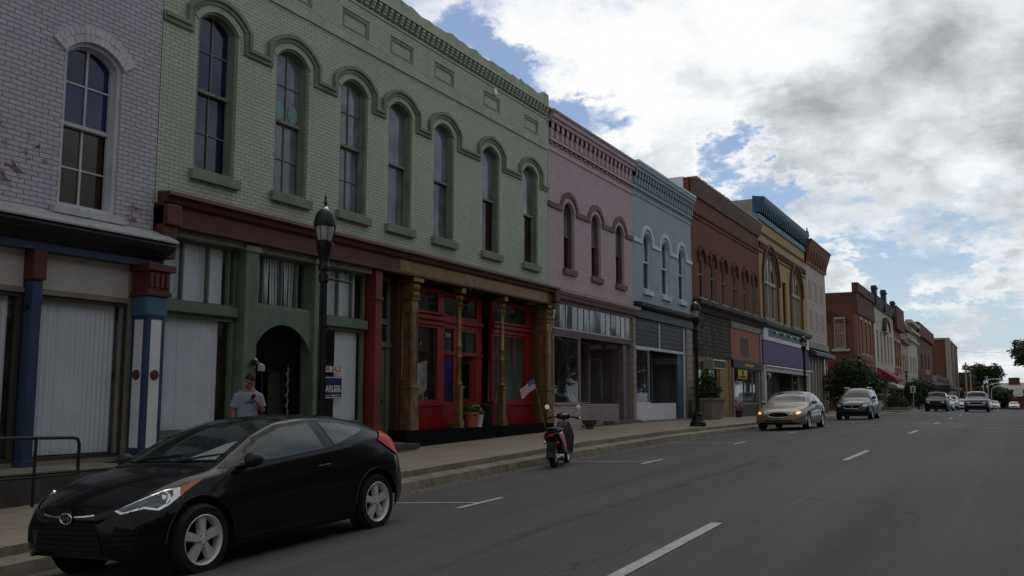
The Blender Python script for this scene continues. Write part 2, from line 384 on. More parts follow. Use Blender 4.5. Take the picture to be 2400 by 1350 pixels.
M['orange_brick'] = brick('orange_brick', (.31, .115, .055, 1), (.24, .085, .04, 1), (.2, .12, .08, 1), bump=.4)
M['side_brick'] = brick('side_brick', (.20, .073, .048, 1), (.14, .05, .036, 1), (.16, .1, .08, 1), bump=.5, patch=(.12, .05, .04, 1), pamt=.7, thr=.5)
M['yellow_brick'] = brick('yellow_brick', (.52, .39, .20, 1), (.45, .33, .16, 1), (.28, .2, .1, 1), bump=.4)
M['white_brick'] = brick('white_brick', (.60, .52, .47, 1), (.55, .47, .42, 1), (.2, .12, .09, 1), bw=.4, bh=.24, ms=.02, bump=.5, patch=(.32, .20, .16, 1), pamt=.8, thr=.54)
M['cream_brick'] = brick('cream_brick', (.55, .52, .44, 1), (.5, .46, .4, 1), (.35, .32, .28, 1), bump=.3)
M['pale_brick'] = brick('pale_brick', (.44, .37, .34, 1), (.4, .33, .3, 1), (.25, .2, .18, 1), bump=.3)
M['tan_stucco'] = pm('tan_stucco', (.30, .24, .17, 1), .9, var=.25, bump=.6, bs=8, grime=.5)
M['brown_stucco'] = pm('brown_stucco', (.23, .15, .125, 1), .9, var=.25, vs=1, bump=.4, grime=.3)
M['oxblood'] = pm('oxblood', (.10, .024, .020, 1), .5, var=.2, grime=.4)
M['dark_red'] = pm('dark_red', (.17, .022, .02, 1), .5, var=.2, grime=.3)
M['bright_red'] = pm('bright_red', (.27, .009, .012, 1), .4, var=.15, grime=.15)
M['gold_paint'] = pm('gold_paint', (.25, .155, .06, 1), .42, .45, var=.35, vs=5, bump=.5, grime=.6)
M['brown_wood'] = pm('brown_wood', (.10, .045, .025, 1), .6, var=.3, grime=.4)
M['navy'] = pm('navy', (.032, .052, .115, 1), .5, var=.15, grime=.2)
M['near_black'] = pm('near_black', (.018, .02, .026, 1), .5, var=.3)
M['cap_grey'] = pm('cap_grey', (.36, .36, .37, 1), .6, var=.15, grime=.4)
M['steel_blue'] = pm('steel_blue', (.06, .12, .19, 1), .5)
M['white_paint'] = pm('white_paint', (.70, .70, .73, 1), .55, var=.06, grime=.12)
M['beige_panel'] = pm('beige_panel', (.52, .49, .47, 1), .7, var=.10, vs=1.2, grime=.12)
M['dark_frame'] = pm('dark_frame', (.05, .045, .035, 1), .5)
M['tan_frame'] = pm('tan_frame', (.24, .21, .17, 1), .6)
M['concrete'] = pm('concrete', (.20, .175, .145, 1), .9, var=.3, vs=1.5, bump=.6, bs=20, grime=.5)
M['dark_concrete'] = pm('dark_concrete', (.09, .08, .07, 1), .9, var=.4, vs=1.5, bump=.7, bs=18, grime=.5)
M['black_iron'] = pm('black_iron', (.009, .009, .01, 1), .4, var=.3, bump=.1)
M['rail_iron'] = pm('rail_iron', (.012, .014, .016, 1), .35, bump=.2)
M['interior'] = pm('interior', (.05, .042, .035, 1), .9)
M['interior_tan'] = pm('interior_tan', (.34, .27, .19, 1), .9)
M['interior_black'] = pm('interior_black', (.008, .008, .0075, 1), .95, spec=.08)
M['old_glass'] = glass('old_glass', (.010, .011, .04, 1))
M['navy_glass'] = glass('navy_glass', (.007, .011, .06, 1), wave=.1)
M['brown_glass'] = glass('brown_glass', (.02, .008, .006, 1), wave=.15)
M['gray_glass'] = glass('gray_glass', (.10, .10, .12, 1), wave=.4)
M['shop_glass'] = thin_glass('shop_glass')
M['car_glass'] = glass('car_glass', (.01, .013, .013, 1), .02, .0)
M['lamp_glass'] = pm('lamp_glass', (.42, .43, .44, 1), .25, var=.1, bump=0, spec=.6)
M['chrome'] = pm('chrome', (.75, .75, .77, 1), .12, 1.0, var=.05, bump=0)
M['steel'] = pm('steel', (.5, .5, .5, 1), .35, .8, var=.1)
M['alloy'] = pm('alloy', (.72, .72, .74, 1), .45, .35, var=.08, bump=0)
M['rubber'] = pm('rubber', (.010, .010, .011, 1), .85, var=.3)
M['plastic'] = pm('plastic', (.013, .013, .014, 1), .5, var=.2)
M['purple'] = pm('purple', (.11, .065, .20, 1), .6, grime=.15)
M['teal_dark'] = pm('teal_dark', (.03, .06, .075, 1), .5, grime=.2)
M['cornice_blue'] = pm('cornice_blue', (.022, .065, .115, 1), .5, grime=.3)
M['light_blue'] = pm('light_blue', (.12, .22, .30, 1), .6, grime=.3)
M['rust_tile'] = pm('rust_tile', (.20, .08, .045, 1), .7, var=.3, grime=.4)
M['orange_panel'] = pm('orange_panel', (.34, .13, .08, 1), .7, grime=.15)
M['dark_wood'] = pm('dark_wood', (.035, .028, .024, 1), .6, grime=.3)
M['plywood'] = pm('plywood', (.30, .20, .10, 1), .7, var=.2, vs=3, stretch=(6, 6, .6), grime=.3)
M['purple_black'] = pm('purple_black', (.03, .026, .036, 1), .5, grime=.2)
M['awning_red'] = pm('awning_red', (.22, .02, .035, 1), .7)
M['slate'] = pm('slate', (.04, .045, .05, 1), .7)
M['white'] = pm('white', (.75, .75, .76, 1), .5, var=.05, bump=0)
M['red_ink'] = pm('red_ink', (.45, .015, .015, 1), .5, bump=0)
M['sign_navy'] = pm('sign_navy', (.016, .02, .085, 1), .4, bump=0)
M['yellow'] = pm('yellow', (.60, .38, .03, 1), .5, bump=0)
M['lime'] = pm('lime', (.42, .65, .05, 1), .6, bump=0)
M['terracotta'] = pm('terracotta', (.33, .10, .05, 1), .7)
def blind_mat():
    g = G('blinds'); sp = g.n('ShaderNodeSeparateXYZ'); g.L.new(g.pos, sp.inputs[0])
    ph = g.m('SINE', g.m('MULTIPLY', sp.outputs[1], 2*pi/.089))
    col = g.mix(g.mr(g.noise(1.2, 3), .3, .7), (.80, .84, .91, 1), (.90, .92, .96, 1))
    g.base(col); g.set(Roughness=.6); g.bump(ph, .25, .01); return g.mat
M['blinds'] = blind_mat()
def shingle_mat():
    g = G('shingles'); wv = wallvec(g); bt = g.n('ShaderNodeTexBrick'); g.L.new(wv, bt.inputs['Vector']); bt.inputs['Scale'].default_value = 1
    bt.inputs['Brick Width'].default_value = .34; bt.inputs['Row Height'].default_value = .2; bt.inputs['Mortar Size'].default_value = .02; bt.inputs['Bias'].default_value = -.2
    bt.inputs['Color1'].default_value = (.05, .038, .03, 1); bt.inputs['Color2'].default_value = (.14, .11, .085, 1); bt.inputs['Mortar'].default_value = (.008, .007, .006, 1)
    g.base(bt.outputs[0]); g.set(Roughness=.9); g.bump(g.m('MULTIPLY', bt.outputs['Fac'], -1), 1, .03); return g.mat
M['shingles'] = shingle_mat()

# ------------------------------------------------------------------ ground, road, kerbs
def interp(keys, t):
    if t <= keys[0][0]: return keys[0][1]
    for (a, b), (c, d) in zip(keys, keys[1:]):
        if t <= c: k = (t-a)/(c-a); return b+(d-b)*k
    return keys[-1][1]
def far(t): return -.38-.0111*(t-200)
FK = [(134, .2), (200, -.38), (3000, far(3000))]
PF = [(-15, -.25), (0, -.08), (8, .15), (18.8, .42), (26.5, .57), (34, .68), (42, .70), (50, .65), (79, .50), (106, .44)]+FK
PE = [(-15, -.3), (0, -.12), (6, .09), (12.8, .36), (17.3, .47), (20.8, .56), (27.7, .64), (40, .63), (60, .57), (80, .50), (106, .42)]+FK
PG = [(-15, -.55), (0, -.33), (6.4, -.13), (12.6, .10), (18.4, .25), (26.3, .37), (40, .42), (60, .43), (80, .38), (106, .34), (134, .12), (200, -.45), (3000, far(3000)-.07)]
PL = [(-15, -.4), (0, -.12), (6.3, .04), (8.8, .12), (11.2, .17), (18.3, .32), (26, .41), (36, .49), (57, .50), (80, .46), (100, .42)]+FK
PC = [(-15, -.3), (0, -.08), (7.4, .11), (10.5, .19), (20, .35), (34, .43), (48, .46), (71, .45), (100, .42)]+FK
def road_z(x, y): return interp([(-8.7, interp(PG, y)), (-6.5, interp(PL, y)), (-3, interp(PC, y)), (0, interp(PC, y)-.02), (2.7, interp(PC, y)-.14)], x)
def walk_z(x, y):
    e, f = interp(PE, y), interp(PF, y)
    return e+(f-e)*min(1, max(0, (-9.15-x)/3.75))
YS = [-14+i*1.0 for i in range(75)]+[61+i*3 for i in range(50)]+[220, 260, 320, 400, 600]
def sheet(name, xs, ys, fz, mat, smooth=True):
    v = [(x, y, fz(x, y)) for y in ys for x in xs]; n = len(xs)
    f = [(j*n+i, j*n+i+1, (j+1)*n+i+1, (j+1)*n+i) for j in range(len(ys)-1) for i in range(n-1)]
    mb = MB().add(v, f); o = mb.build(name, mat, smooth=smooth); o['kind'] = 'structure'; return o
def asphalt():
    g = G('asphalt'); p = g.pos
    big = g.noise(.45, 8, .68, stretch=(1, .22, 1)); mid = g.noise(3, 6, .65); fine = g.noise(90, 3, .7); grit = g.noise(300, 2, .7)
    col = g.mix(g.mr(big, .3, .7), (.056, .054, .051, 1), (.088, .085, .080, 1))
    blot = g.noise(9, 7, .7, stretch=(1, .5, 1)); col = g.mix(g.mr(blot, .38, .68, 0, .42), col, (.030, .029, .028, 1))
    strk = g.noise(1.6, 5, .6, stretch=(3.5, .06, 1)); col = g.mix(g.mr(strk, .5, .72, 0, .35), col, (.12, .115, .108, 1))
    col = g.mix(g.mr(fine, .35, .75, 0, .55), col, (.10, .098, .095, 1))
    col = g.mix(g.mr(grit, .62, .78, 0, .5), col, (.16, .155, .15, 1))
    col = g.mix(g.mr(mid, .58, .75, 0, .45), col, (.034, .033, .033, 1))
    sp = g.n('ShaderNodeSeparateXYZ'); g.L.new(p, sp.inputs[0])
    # oil and tyre wear down the lanes
    for cx, w in ((-4.2, .5), (-5.7, .5), (-1.4, .5), (.4, .5)):
        dd = g.m('ABSOLUTE', g.m('SUBTRACT', sp.outputs[0], cx))
        col = g.mix(g.m('MULTIPLY', g.mr(dd, 0, w, .5, 0), g.mr(g.noise(.8, 5, .6, stretch=(1, .3, 1)), .35, .7)), col, (.030, .030, .032, 1))
    wob = g.m('MULTIPLY', g.m('SUBTRACT', g.noise(.25, 3), .5), .5)
    dd = g.m('ABSOLUTE', g.m('ADD', g.m('ADD', sp.outputs[0], 4.62), wob))
    col = g.mix(g.m('MULTIPLY', g.mr(dd, .04, .12, 1, 0), g.mr(g.noise(1.1, 6, .65), .38, .62, 0, .75)), col, (.024, .024, .025, 1))
    dust = g.m('MULTIPLY', g.mr(sp.outputs[0], -8.25, -8.6, 0, 1), g.mr(g.noise(2.2, 7, .7), .35, .6, .25, 1)); col = g.mix(dust, col, (.15, .13, .105, 1))
    # cracks
    vo = g.n('ShaderNodeTexVoronoi', feature='DISTANCE_TO_EDGE'); mp = g.n('ShaderNodeMapping'); mp.inputs['Scale'].default_value = (.33, .12, 1)
    ad = g.n('ShaderNodeVectorMath', operation='MULTIPLY_ADD'); nc = g.n('ShaderNodeTexNoise'); g.L.new(p, nc.inputs[0]); nc.inputs['Scale'].default_value = 1.3; nc.inputs['Detail'].default_value = 8
    g.L.new(nc.outputs['Color'], ad.inputs[0]); ad.inputs[1].default_value = (1.4, 1.4, 0); g.L.new(p, ad.inputs[2]); g.L.new(ad.outputs[0], mp.inputs[0]); g.L.new(mp.outputs[0], vo.inputs['Vector']); vo.inputs['Scale'].default_value = 1
    ck = g.m('MULTIPLY', g.mr(vo.outputs['Distance'], 0, .006, 1, 0), g.mr(g.noise(.3, 3), .45, .6))
    col = g.mix(g.m('MULTIPLY', ck, .7), col, (.015, .015, .015, 1))
    g.base(col); g.set(Roughness=g.mr(big, .3, .7, .72, .9)); g.b.inputs['Specular IOR Level'].default_value = .35
    g.bump(g.m('ADD', g.m('MULTIPLY', fine, .5), g.m('ADD', g.m('MULTIPLY', grit, .5), g.m('MULTIPLY', ck, -1))), .7, .006); return g.mat
def pavement():
    g = G('pavement'); sp = g.n('ShaderNodeSeparateXYZ'); g.L.new(g.pos, sp.inputs[0])
    col = g.mix(g.mr(g.noise(.7, 7, .65), .3, .7), (.20, .155, .115, 1), (.30, .245, .19, 1))
    fine = g.noise(40, 5, .7)
    col = g.mix(g.mr(fine, .3, .8, 0, .4), col, (.38, .33, .27, 1))
    col = g.mix(g.mr(g.noise(2.2, 8, .7), .56, .7, 0, .6), col, (.10, .085, .07, 1))
    jy = g.m('ABSOLUTE', g.m('SUBTRACT', g.m('FRACT', g.m('DIVIDE', sp.outputs[1], 1.52)), .5)); jx = g.m('ABSOLUTE', g.m('SUBTRACT', g.m('FRACT', g.m('DIVIDE', sp.outputs[0], 1.27)), .5))
    j = g.m('MAXIMUM', g.mr(jy, .490, .496), g.mr(jx, .489, .496))
    col = g.mix(g.m('MULTIPLY', j, .8), col, (.045, .038, .03, 1))
    g.base(col); g.set(Roughness=.9); g.bump(g.m('SUBTRACT', g.m('MULTIPLY', fine, .4), j), .5, .01); return g.mat
M['asphalt'] = asphalt(); M['pavement'] = pavement()
def kerbmat():
    g = G('kerb'); sp = g.n('ShaderNodeSeparateXYZ'); g.L.new(g.pos, sp.inputs[0]); f = g.noise(22, 6, .7)
    col = g.mix(g.mr(g.noise(1.1, 8, .65), .3, .7), (.15, .13, .10, 1), (.29, .25, .195, 1)); col = g.mix(g.mr(g.noise(3.5, 8, .7, stretch=(1, 1, .4)), .5, .68, 0, .7), col, (.06, .05, .04, 1))
    col = g.mix(g.mr(f, .3, .8, 0, .3), col, (.36, .32, .26, 1))
    j = g.mr(g.m('ABSOLUTE', g.m('SUBTRACT', g.m('FRACT', g.m('DIVIDE', g.m('ADD', sp.outputs[1], g.m('MULTIPLY', g.noise(2, 3), .05)), 2.7)), .5)), .4945, .498)
    g.base(g.mix(g.m('MULTIPLY', j, .85), col, (.03, .026, .02, 1))); g.set(Roughness=.9); g.bump(g.m('SUBTRACT', g.m('MULTIPLY', f, .6), j), .7, .012); return g.mat
M['kerb'] = kerbmat()
M['earth'] = pm('earth', (.09, .10, .055, 1), .95, var=.4, vs=.05)
M['paint'] = pm('road_paint', (.42, .42, .41, 1), .7, var=.2, vs=20, bump=.3, grime=.5)
RX = [-8.7, -8.3, -7.6, -6.5, -5.3, -4.1, -3, -1.5, 0, 1.4, 2.7]
sheet('road', RX, YS, road_z, M['asphalt'])
sheet('ground', [-900, -120, -33, -9.2, 6, 60, 900], [-60, 0, 40, 100, 134, 200, 400, 1000, 2500], lambda x, y: min(interp(PC, y), interp(PF, y))-.6, M['earth'])
W1 = [y for y in YS if y <= 79.5]+[80.2]; W2 = [96.4]+[y for y in YS if y > 97]
WX = [-12.96, -12.0, -11.0, -10.0, -9.3]
for ys in (W1, W2):
    o = sheet('pavement', WX+[-9.15], ys, walk_z, M['pavement'])
    def kz(k, y): e, g_ = interp(PE, y), interp(PG, y); return [e, e-(e-g_)*.42, e-(e-g_)*.5, g_-.02][k]
    KXS = [-9.15, -9.14, -8.80, -8.76]
    v = [(KXS[k], y, kz(k, y)) for y in ys for k in range(4)]
    f = [(j*4+i, j*4+i+1, (j+1)*4+i+1, (j+1)*4+i) for j in range(len(ys)-1) for i in range(3)]
    # end cap of the kerb
    mb = MB().add(v, f); o = mb.build('kerb', M['kerb']); o['kind'] = 'structure'
sheet('cross_street', [-80, -30, -12.96, -9.15, -8.69], [79.6, 84, 90, 97], lambda x, y: interp(PG, y)+.02+(.0 if x > -12 else .05), M['asphalt'])
sheet('pavement', [2.78, 4, 5, 6.6], YS, lambda x, y: interp(PC, y)+.02, M['pavement'])
mb = MB(); v = [(x, y, interp(PC, y)+dz) for y in YS for x, dz in ((2.69, -.16), (2.70, .01), (2.79, .022))]
mb.add(v, [(j*3+i, j*3+i+1, (j+1)*3+i+1, (j+1)*3+i) for j in range(len(YS)-1) for i in range(2)]); mb.build('kerb', M['kerb'])['kind'] = 'structure'
def paint_strip(name, x0, x1, y0, y1, n=6):
    xs = [x0+(x1-x0)*i/4 for i in range(5)]; ys = [y0+(y1-y0)*i/n for i in range(n+1)]
    return sheet(name, xs, ys, lambda x, y: road_z(x, y)+.008, M['paint'])
for y0, y1 in ((7.38, 10.55), (19.95, 23.5), (34.1, 37.6), (46.6, 50.2), (59, 62.5), (71.5, 75), (84, 87.5)): paint_strip('centre_line_dash', -3.06, -2.93, y0, y1)
for y in (4.2, 11.2, 18.25, 25.3, 32.4, 39.4, 46.4):
    paint_strip('parking_bay_line', -8.5, -6.5, y-.04, y+.04); paint_strip('parking_bay_line', -6.55, -6.45, y-.62, y+.62)
for y in (42.7, 47.2): paint_strip('stop_line', -8.2, 2.4, y, y+.14)
# leaf litter and grit that gathers in the gutter
mb = MB(); rl = random.Random(3)
for k in range(420):
    y = 11+rl.random()**1.5*40; x = -8.68+abs(rl.gauss(0, .16)); z = road_z(max(-8.7, x), y)+.012; r = .012+.02*rl.random(); a = rl.random()*6
    mb.add([(x+r*cos(a), y+r*sin(a), z), (x-r*.5*sin(a), y+r*.5*cos(a), z+.012), (x-r*cos(a), y-r*sin(a), z+.003), (x+r*.5*sin(a), y-r*.5*cos(a), z)], [(0, 1, 2, 3)])
o = mb.build('gutter_litter', pm('litter', (.16, .075, .03, 1), .9, var=.5, vs=3)); tag(o, 'dry brown leaves and grit gathered along the kerb', 'litter', kind='stuff')

# ------------------------------------------------------------------ building kit
FX = -12.9
def building(name, label, s0, s1, ztop, body_mat, left_z=None, cat='building', back=-30.0, floor_z=4.85, group=None, open_front=True, xf=FX):
    zb = min(interp(PF, s0), interp(PF, s1))-.5
    t = thing(name, label, cat, (xf, (s0+s1)/2, walk_z(-12.9, (s0+s1)/2)), 0, group)
    a, b = s0+.02, s1-.02; zt = ztop-.35; mb = MB()
    mb.bx(back, xf-.3, a, b, floor_z, zt)                     # upper storey mass
    mb.bx(back, xf-.3, a, a+.22, zb, floor_z); mb.bx(back, xf-.3, b-.22, b, zb, floor_z)
    mb.bx(back, back+.3, a+.22, b-.22, zb, floor_z)
    # parapets of the side walls
    mb.bx(back, xf-.3, a, a+.28, zt, ztop-.1); mb.bx(back, xf-.3, b-.28, b, zt, ztop-.1)
    mb.build('side_wall', body_mat, t)
    zi = min(interp(PF, s0), interp(PF, s1))+.05
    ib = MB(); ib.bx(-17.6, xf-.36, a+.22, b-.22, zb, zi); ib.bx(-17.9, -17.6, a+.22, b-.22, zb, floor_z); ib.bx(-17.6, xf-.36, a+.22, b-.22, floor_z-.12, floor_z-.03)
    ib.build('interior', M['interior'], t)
    return t
def sash_window(t, s0, s1, z0, zs, rise, X, rec, trim, gls, fwid=.055, vert=True, horiz=True, sill=None, sill_mat=None, sill_out=.09, sill_ext=.11, rail=.5, bar=.022, lower_gls=None, dep=.17, drop=.035):
    """double-hung sash in a deep painted box frame"""
    def sh(k, zl=None): return arch(s0+k, s1-k, zl if zl is not None else z0+k, zs, max(.05, rise-k*.8)) if rise else rect(s0+k, s1-k, zl if zl is not None else z0+k, zs-k)
    xb = X-rec; xg = xb-dep; zt = zs+(rise or 0); zm = z0+(zt-z0)*rail; c = (s0+s1)/2
    f = MB(); f.prism(sh(-.002, z0), xg-.05, xb, [sh(fwid)])
    f.prism(sh(fwid+.001), xg-.01, xg+.055, [sh(fwid+.035)])               # sash stiles
    f.bx(xg-drop-.02, xg+.06, s0+fwid, s1-fwid, zm-.03, zm+.03)
    if vert: f.bx(xg, xg+.025, c-bar/2, c+bar/2, zm, zt-.05); f.bx(xg-drop, xg-drop+.025, c-bar/2, c+bar/2, z0+.05, zm)
    if horiz:
        for a, b, xx in ((zm, zt, xg), (z0, zm, xg-drop)): f.bx(xx, xx+.024, s0+fwid, s1-fwid, (a+b)/2-bar*.4, (a+b)/2+bar*.4)
    w = f.build('window', trim, t)
    MB().prism(sh(fwid+.01, zm), xg-.012, xg-.002).build('pane', gls, w)
    MB().prism(rect(s0+fwid+.01, s1-fwid-.01, z0+.03, zm), xg-drop-.012, xg-drop-.002).build('pane', lower_gls or gls, w)
    if sill:
        MB().bx(X-rec-.02, X+sill_out, s0-sill_ext, s1+sill_ext, z0-sill, z0-.002).build('sill', sill_mat or trim, w, bevel=.01)
    return w
def wall(t, s0, s1, z0, ztop, holes, mat, X=FX, th=.32, name='front_wall', top=None):
    outer = [(s0, z0), (s1, z0)]+(top[::-1] if top else [(s1, ztop), (s0, ztop)])
    return MB().prism(outer, X-th, X, holes).build(name, mat, t)
def hood_path(s_start, s_end, zh, wins, off, zsp, rise, n=12):
    p = [(s_start, zh)]
    for a, b in wins:
        p += [(a-off, zh)]+arc(a-off, b+off, zsp, rise, n)+[(b+off, zh)]
    p.append((s_end, zh)); return p
def shop_pane(t, s0, s1, z0, z1, X, mat=None, name='shop_window', frame=None, fw_=.05, fd=.09, mullions=(), bars=()):
    f = MB(); f.prism(rect(s0, s1, z0, z1), X-fd/2, X+fd/2, [rect(s0+fw_, s1-fw_, z0+fw_, z1-fw_)])
    for q in mullions: f.bx(X-fd/2, X+fd/2, q-.02, q+.02, z0+fw_, z1-fw_)
    for q in bars: f.bx(X-fd/2, X+fd/2, s0+fw_, s1-fw_, q-.02, q+.02)
    w = f.build(name, frame or M['dark_frame'], t)
    MB().add([(X, s0+fw_, z0+fw_), (X, s1-fw_, z0+fw_), (X, s1-fw_, z1-fw_), (X, s0+fw_, z1-fw_)], [(0, 1, 2, 3)]).build('pane', mat or M['shop_glass'], w)
    return w
def blinds(t, s0, s1, z0, z1, X, seed=0, gap=(), parent=None):
    """hanging vertical slats, each turned a little"""
    r = random.Random(seed); mb = MB(); s = s0; w = .089
    while s < s1-.02:
        e = min(s+w*.985, s1); a = .010+.002*r.random()
        if not any(g0 < s < g1 for g0, g1 in gap):
            dx = .004+.003*r.random()
            mb.add([(X-dx, s, z0+.02), (X-dx+a, (s+e)/2, z0+.02), (X-dx, e, z0+.02), (X-dx, s, z1), (X-dx+a, (s+e)/2, z1), (X-dx, e, z1)], [(0, 1, 4, 3), (1, 2, 5, 4)])
        s += w
    return mb.build('blinds', M['blinds'], t, smooth=False)

# ---- 1 pale grey painted brick building (left edge)
t = building('brick_building', 'pale grey painted brick building with peeling paint and a blue shopfront, leftmost in the row', 2.6, 10.88, 12.4, M['gray_brick'])
def gray():
    holes = [arch(s, s+1.08, 4.6, 7.12, .27) for s in (4.9, 9.03)]
    wall(t, 2.6, 10.88, 4.3, 12.4, holes, M['gray_brick'])
    for s in (4.9, 9.03):
        sash_window(t, s, s+1.08, 4.6, 7.12, .27, FX, .04, M['gray_trim'], M['navy_glass'], .07, sill=.13, sill_out=.12, bar=.036, lower_gls=M['brown_glass'])
        q = MB(); w_ = .54; rise = .27; Rr = (w_*w_+rise*rise)/(2*rise); zc = 7.12+rise-Rr; am = math.asin(w_/Rr)+.03; rb = random.Random(int(s))
        for ring in (0, 1):
            n_ = 15+ring*2
            for k in range(n_):
                a0 = -am+2*am*k/n_+.004; a1 = -am+2*am*(k+1)/n_-.004; r0 = Rr+.005+ring*.135; r1 = r0+.128; o_ = rb.uniform(0, .012)
                q.prism([(s+.54+r*sin(a), zc+r*cos(a)) for r, a in ((r0, a0), (r1, a0), (r1, a1), (r0, a1))], FX-.02, FX+.035+o_)
        q.prism([(s+.54+(Rr+.01)*sin(-am+2*am*k/12), zc+(Rr+.01)*cos(-am+2*am*k/12)) for k in range(13)]+[(s+.54+(Rr+.265)*sin(am-2*am*k/12), zc+(Rr+.265)*cos(am-2*am*k/12)) for k in range(13)], FX-.01, FX+.025)
        q.build('brick_arch', M['gray_trim'], t)
    # shopfront cornice with a metal-capped top
    prof = [(-12.9, 4.44), (-12.46, 4.27), (-12.42, 4.18), (-12.5, 4.10), (-12.62, 4.05), (-12.74, 3.96), (-12.9, 3.96)]
    MB().prism([(a, b) for a, b in prof], 2.6, 11.0, axis='y').build('cornice', M['near_black'], t)
    MB().prism([(-12.9, 4.50), (-12.45, 4.305), (-12.40, 4.27), (-12.40, 4.24), (-12.44, 4.25), (-12.9, 4.45)], 2.59, 11.03, axis='y').build('cornice_cap', M['cap_grey'], t)
    MB().bx(-13.0, -12.76, 2.6, 10.97, 3.84, 3.96).build('frieze', M['navy'], t)
    for a, b in ((3.0, 5.6), (5.95, 8.62), (8.82, 10.5)):
        MB().bx(-13.06, -12.98, a, b, 3.28, 3.86).build('sign_panel', M['beige_panel'], t)
        MB().bx(-13.06, -12.93, a, b, 3.19, 3.27).build('transom_bar', M['tan_frame'], t, bevel=.01)
        w = shop_pane(t, a, b, .66, 3.19, -13.02, frame=M['dark_frame'], fw_=.06)
        blinds(w, a+.06, b-.12, .72, 3.14, -13.13, seed=int(a*10))
        MB().bx(-13.2, -12.97, a, b, .58, .66).build('stall_riser', M['tan_frame'], t)
    MB().bx(-13.06, -12.94, 10.5, 10.60, .5, 3.86).bx(-13.06, -13.0, 10.40, 10.5, .5, 3.2).build('end_frame', M['tan_frame'], t)
    for s in (5.7, 8.64):                                  # cast-iron posts
        c = MB(); c.bx(-13.0, -12.78, s, s+.17, .60, 3.38); c.build('column', M['navy'], t, bevel=.02)
        MB().bx(-13.0, -12.74, s-.03, s+.20, 3.38, 3.84).build('capital', M['oxblood'], t, bevel=.03)
        MB().bx(-13.0, -12.74, s-.03, s+.20, .58, .70).build('column_base', M['navy'], t, bevel=.01)
        MB().lathe([(0, 0), (.045, 0), (.045, .05), (0, .05)], (-12.87, s-.055, 2.98), 10, 'y').build('bolt', M['black_iron'], t)
    p0, p1 = 10.56, 10.95
    MB().bx(-12.92, -12.56, p0, p1, .12, 3.34).build('corner_pier', M['navy'], t, bevel=.025)
    MB().bx(-12.94, -12.54, p0-.02, p1+.02, 2.98, 3.32).build('pier_neck', M['steel_blue'], t, bevel=.03)
    c = MB(); c.bx(-12.95, -12.50, p0-.06, p1+.06, 3.32, 3.40); c.bx(-12.93, -12.52, p0-.03, p1+.03, 3.40, 3.74); c.bx(-12.95, -12.46, p0-.08, p1+.10, 3.74, 3.86)
    for k in range(4): c.bx(-12.55, -12.49, p0-.02+k*.11, p0+.05+k*.11, 3.46, 3.70)
    c.build('capital', M['oxblood'], t, bevel=.012)
    MB().bx(-12.57, -12.552, p0+.09, p1-.09, .80, 2.92).build('inset_panel', M['white_paint'], t)
    MB().bx(-12.84, -12.64, p0-.008, p0+.02, .80, 2.92).build('inset_panel', M['white_paint'], t)
    MB().lathe([(0, 0), (.085, 0), (.085, .018), (.065, .03), (0, .03)], (-12.553, (p0+p1)/2, 2.0), 20, 'x').build('disc', M['oxblood'], t)
    MB().lathe([(0, 0), (.085, 0), (.085, -.018), (.065, -.03), (0, -.03)], (-12.74, p0-.004, 2.0), 20, 'y').build('disc', M['oxblood'], t)
    # concrete plinth below the windows
    v = MB(); v.bx(-12.99, -11.86, 2.6, 9.9, -.4, .575); v.bx(-12.99, -12.2, 9.9, 11.0, -.3, .45)
    v.build('plinth', M['dark_concrete'], t, bevel=.02)
    MB().bx(-12.985, -11.82, 2.6, 9.94, .577, .60).build('plinth_top', M['concrete'], t)
gray()
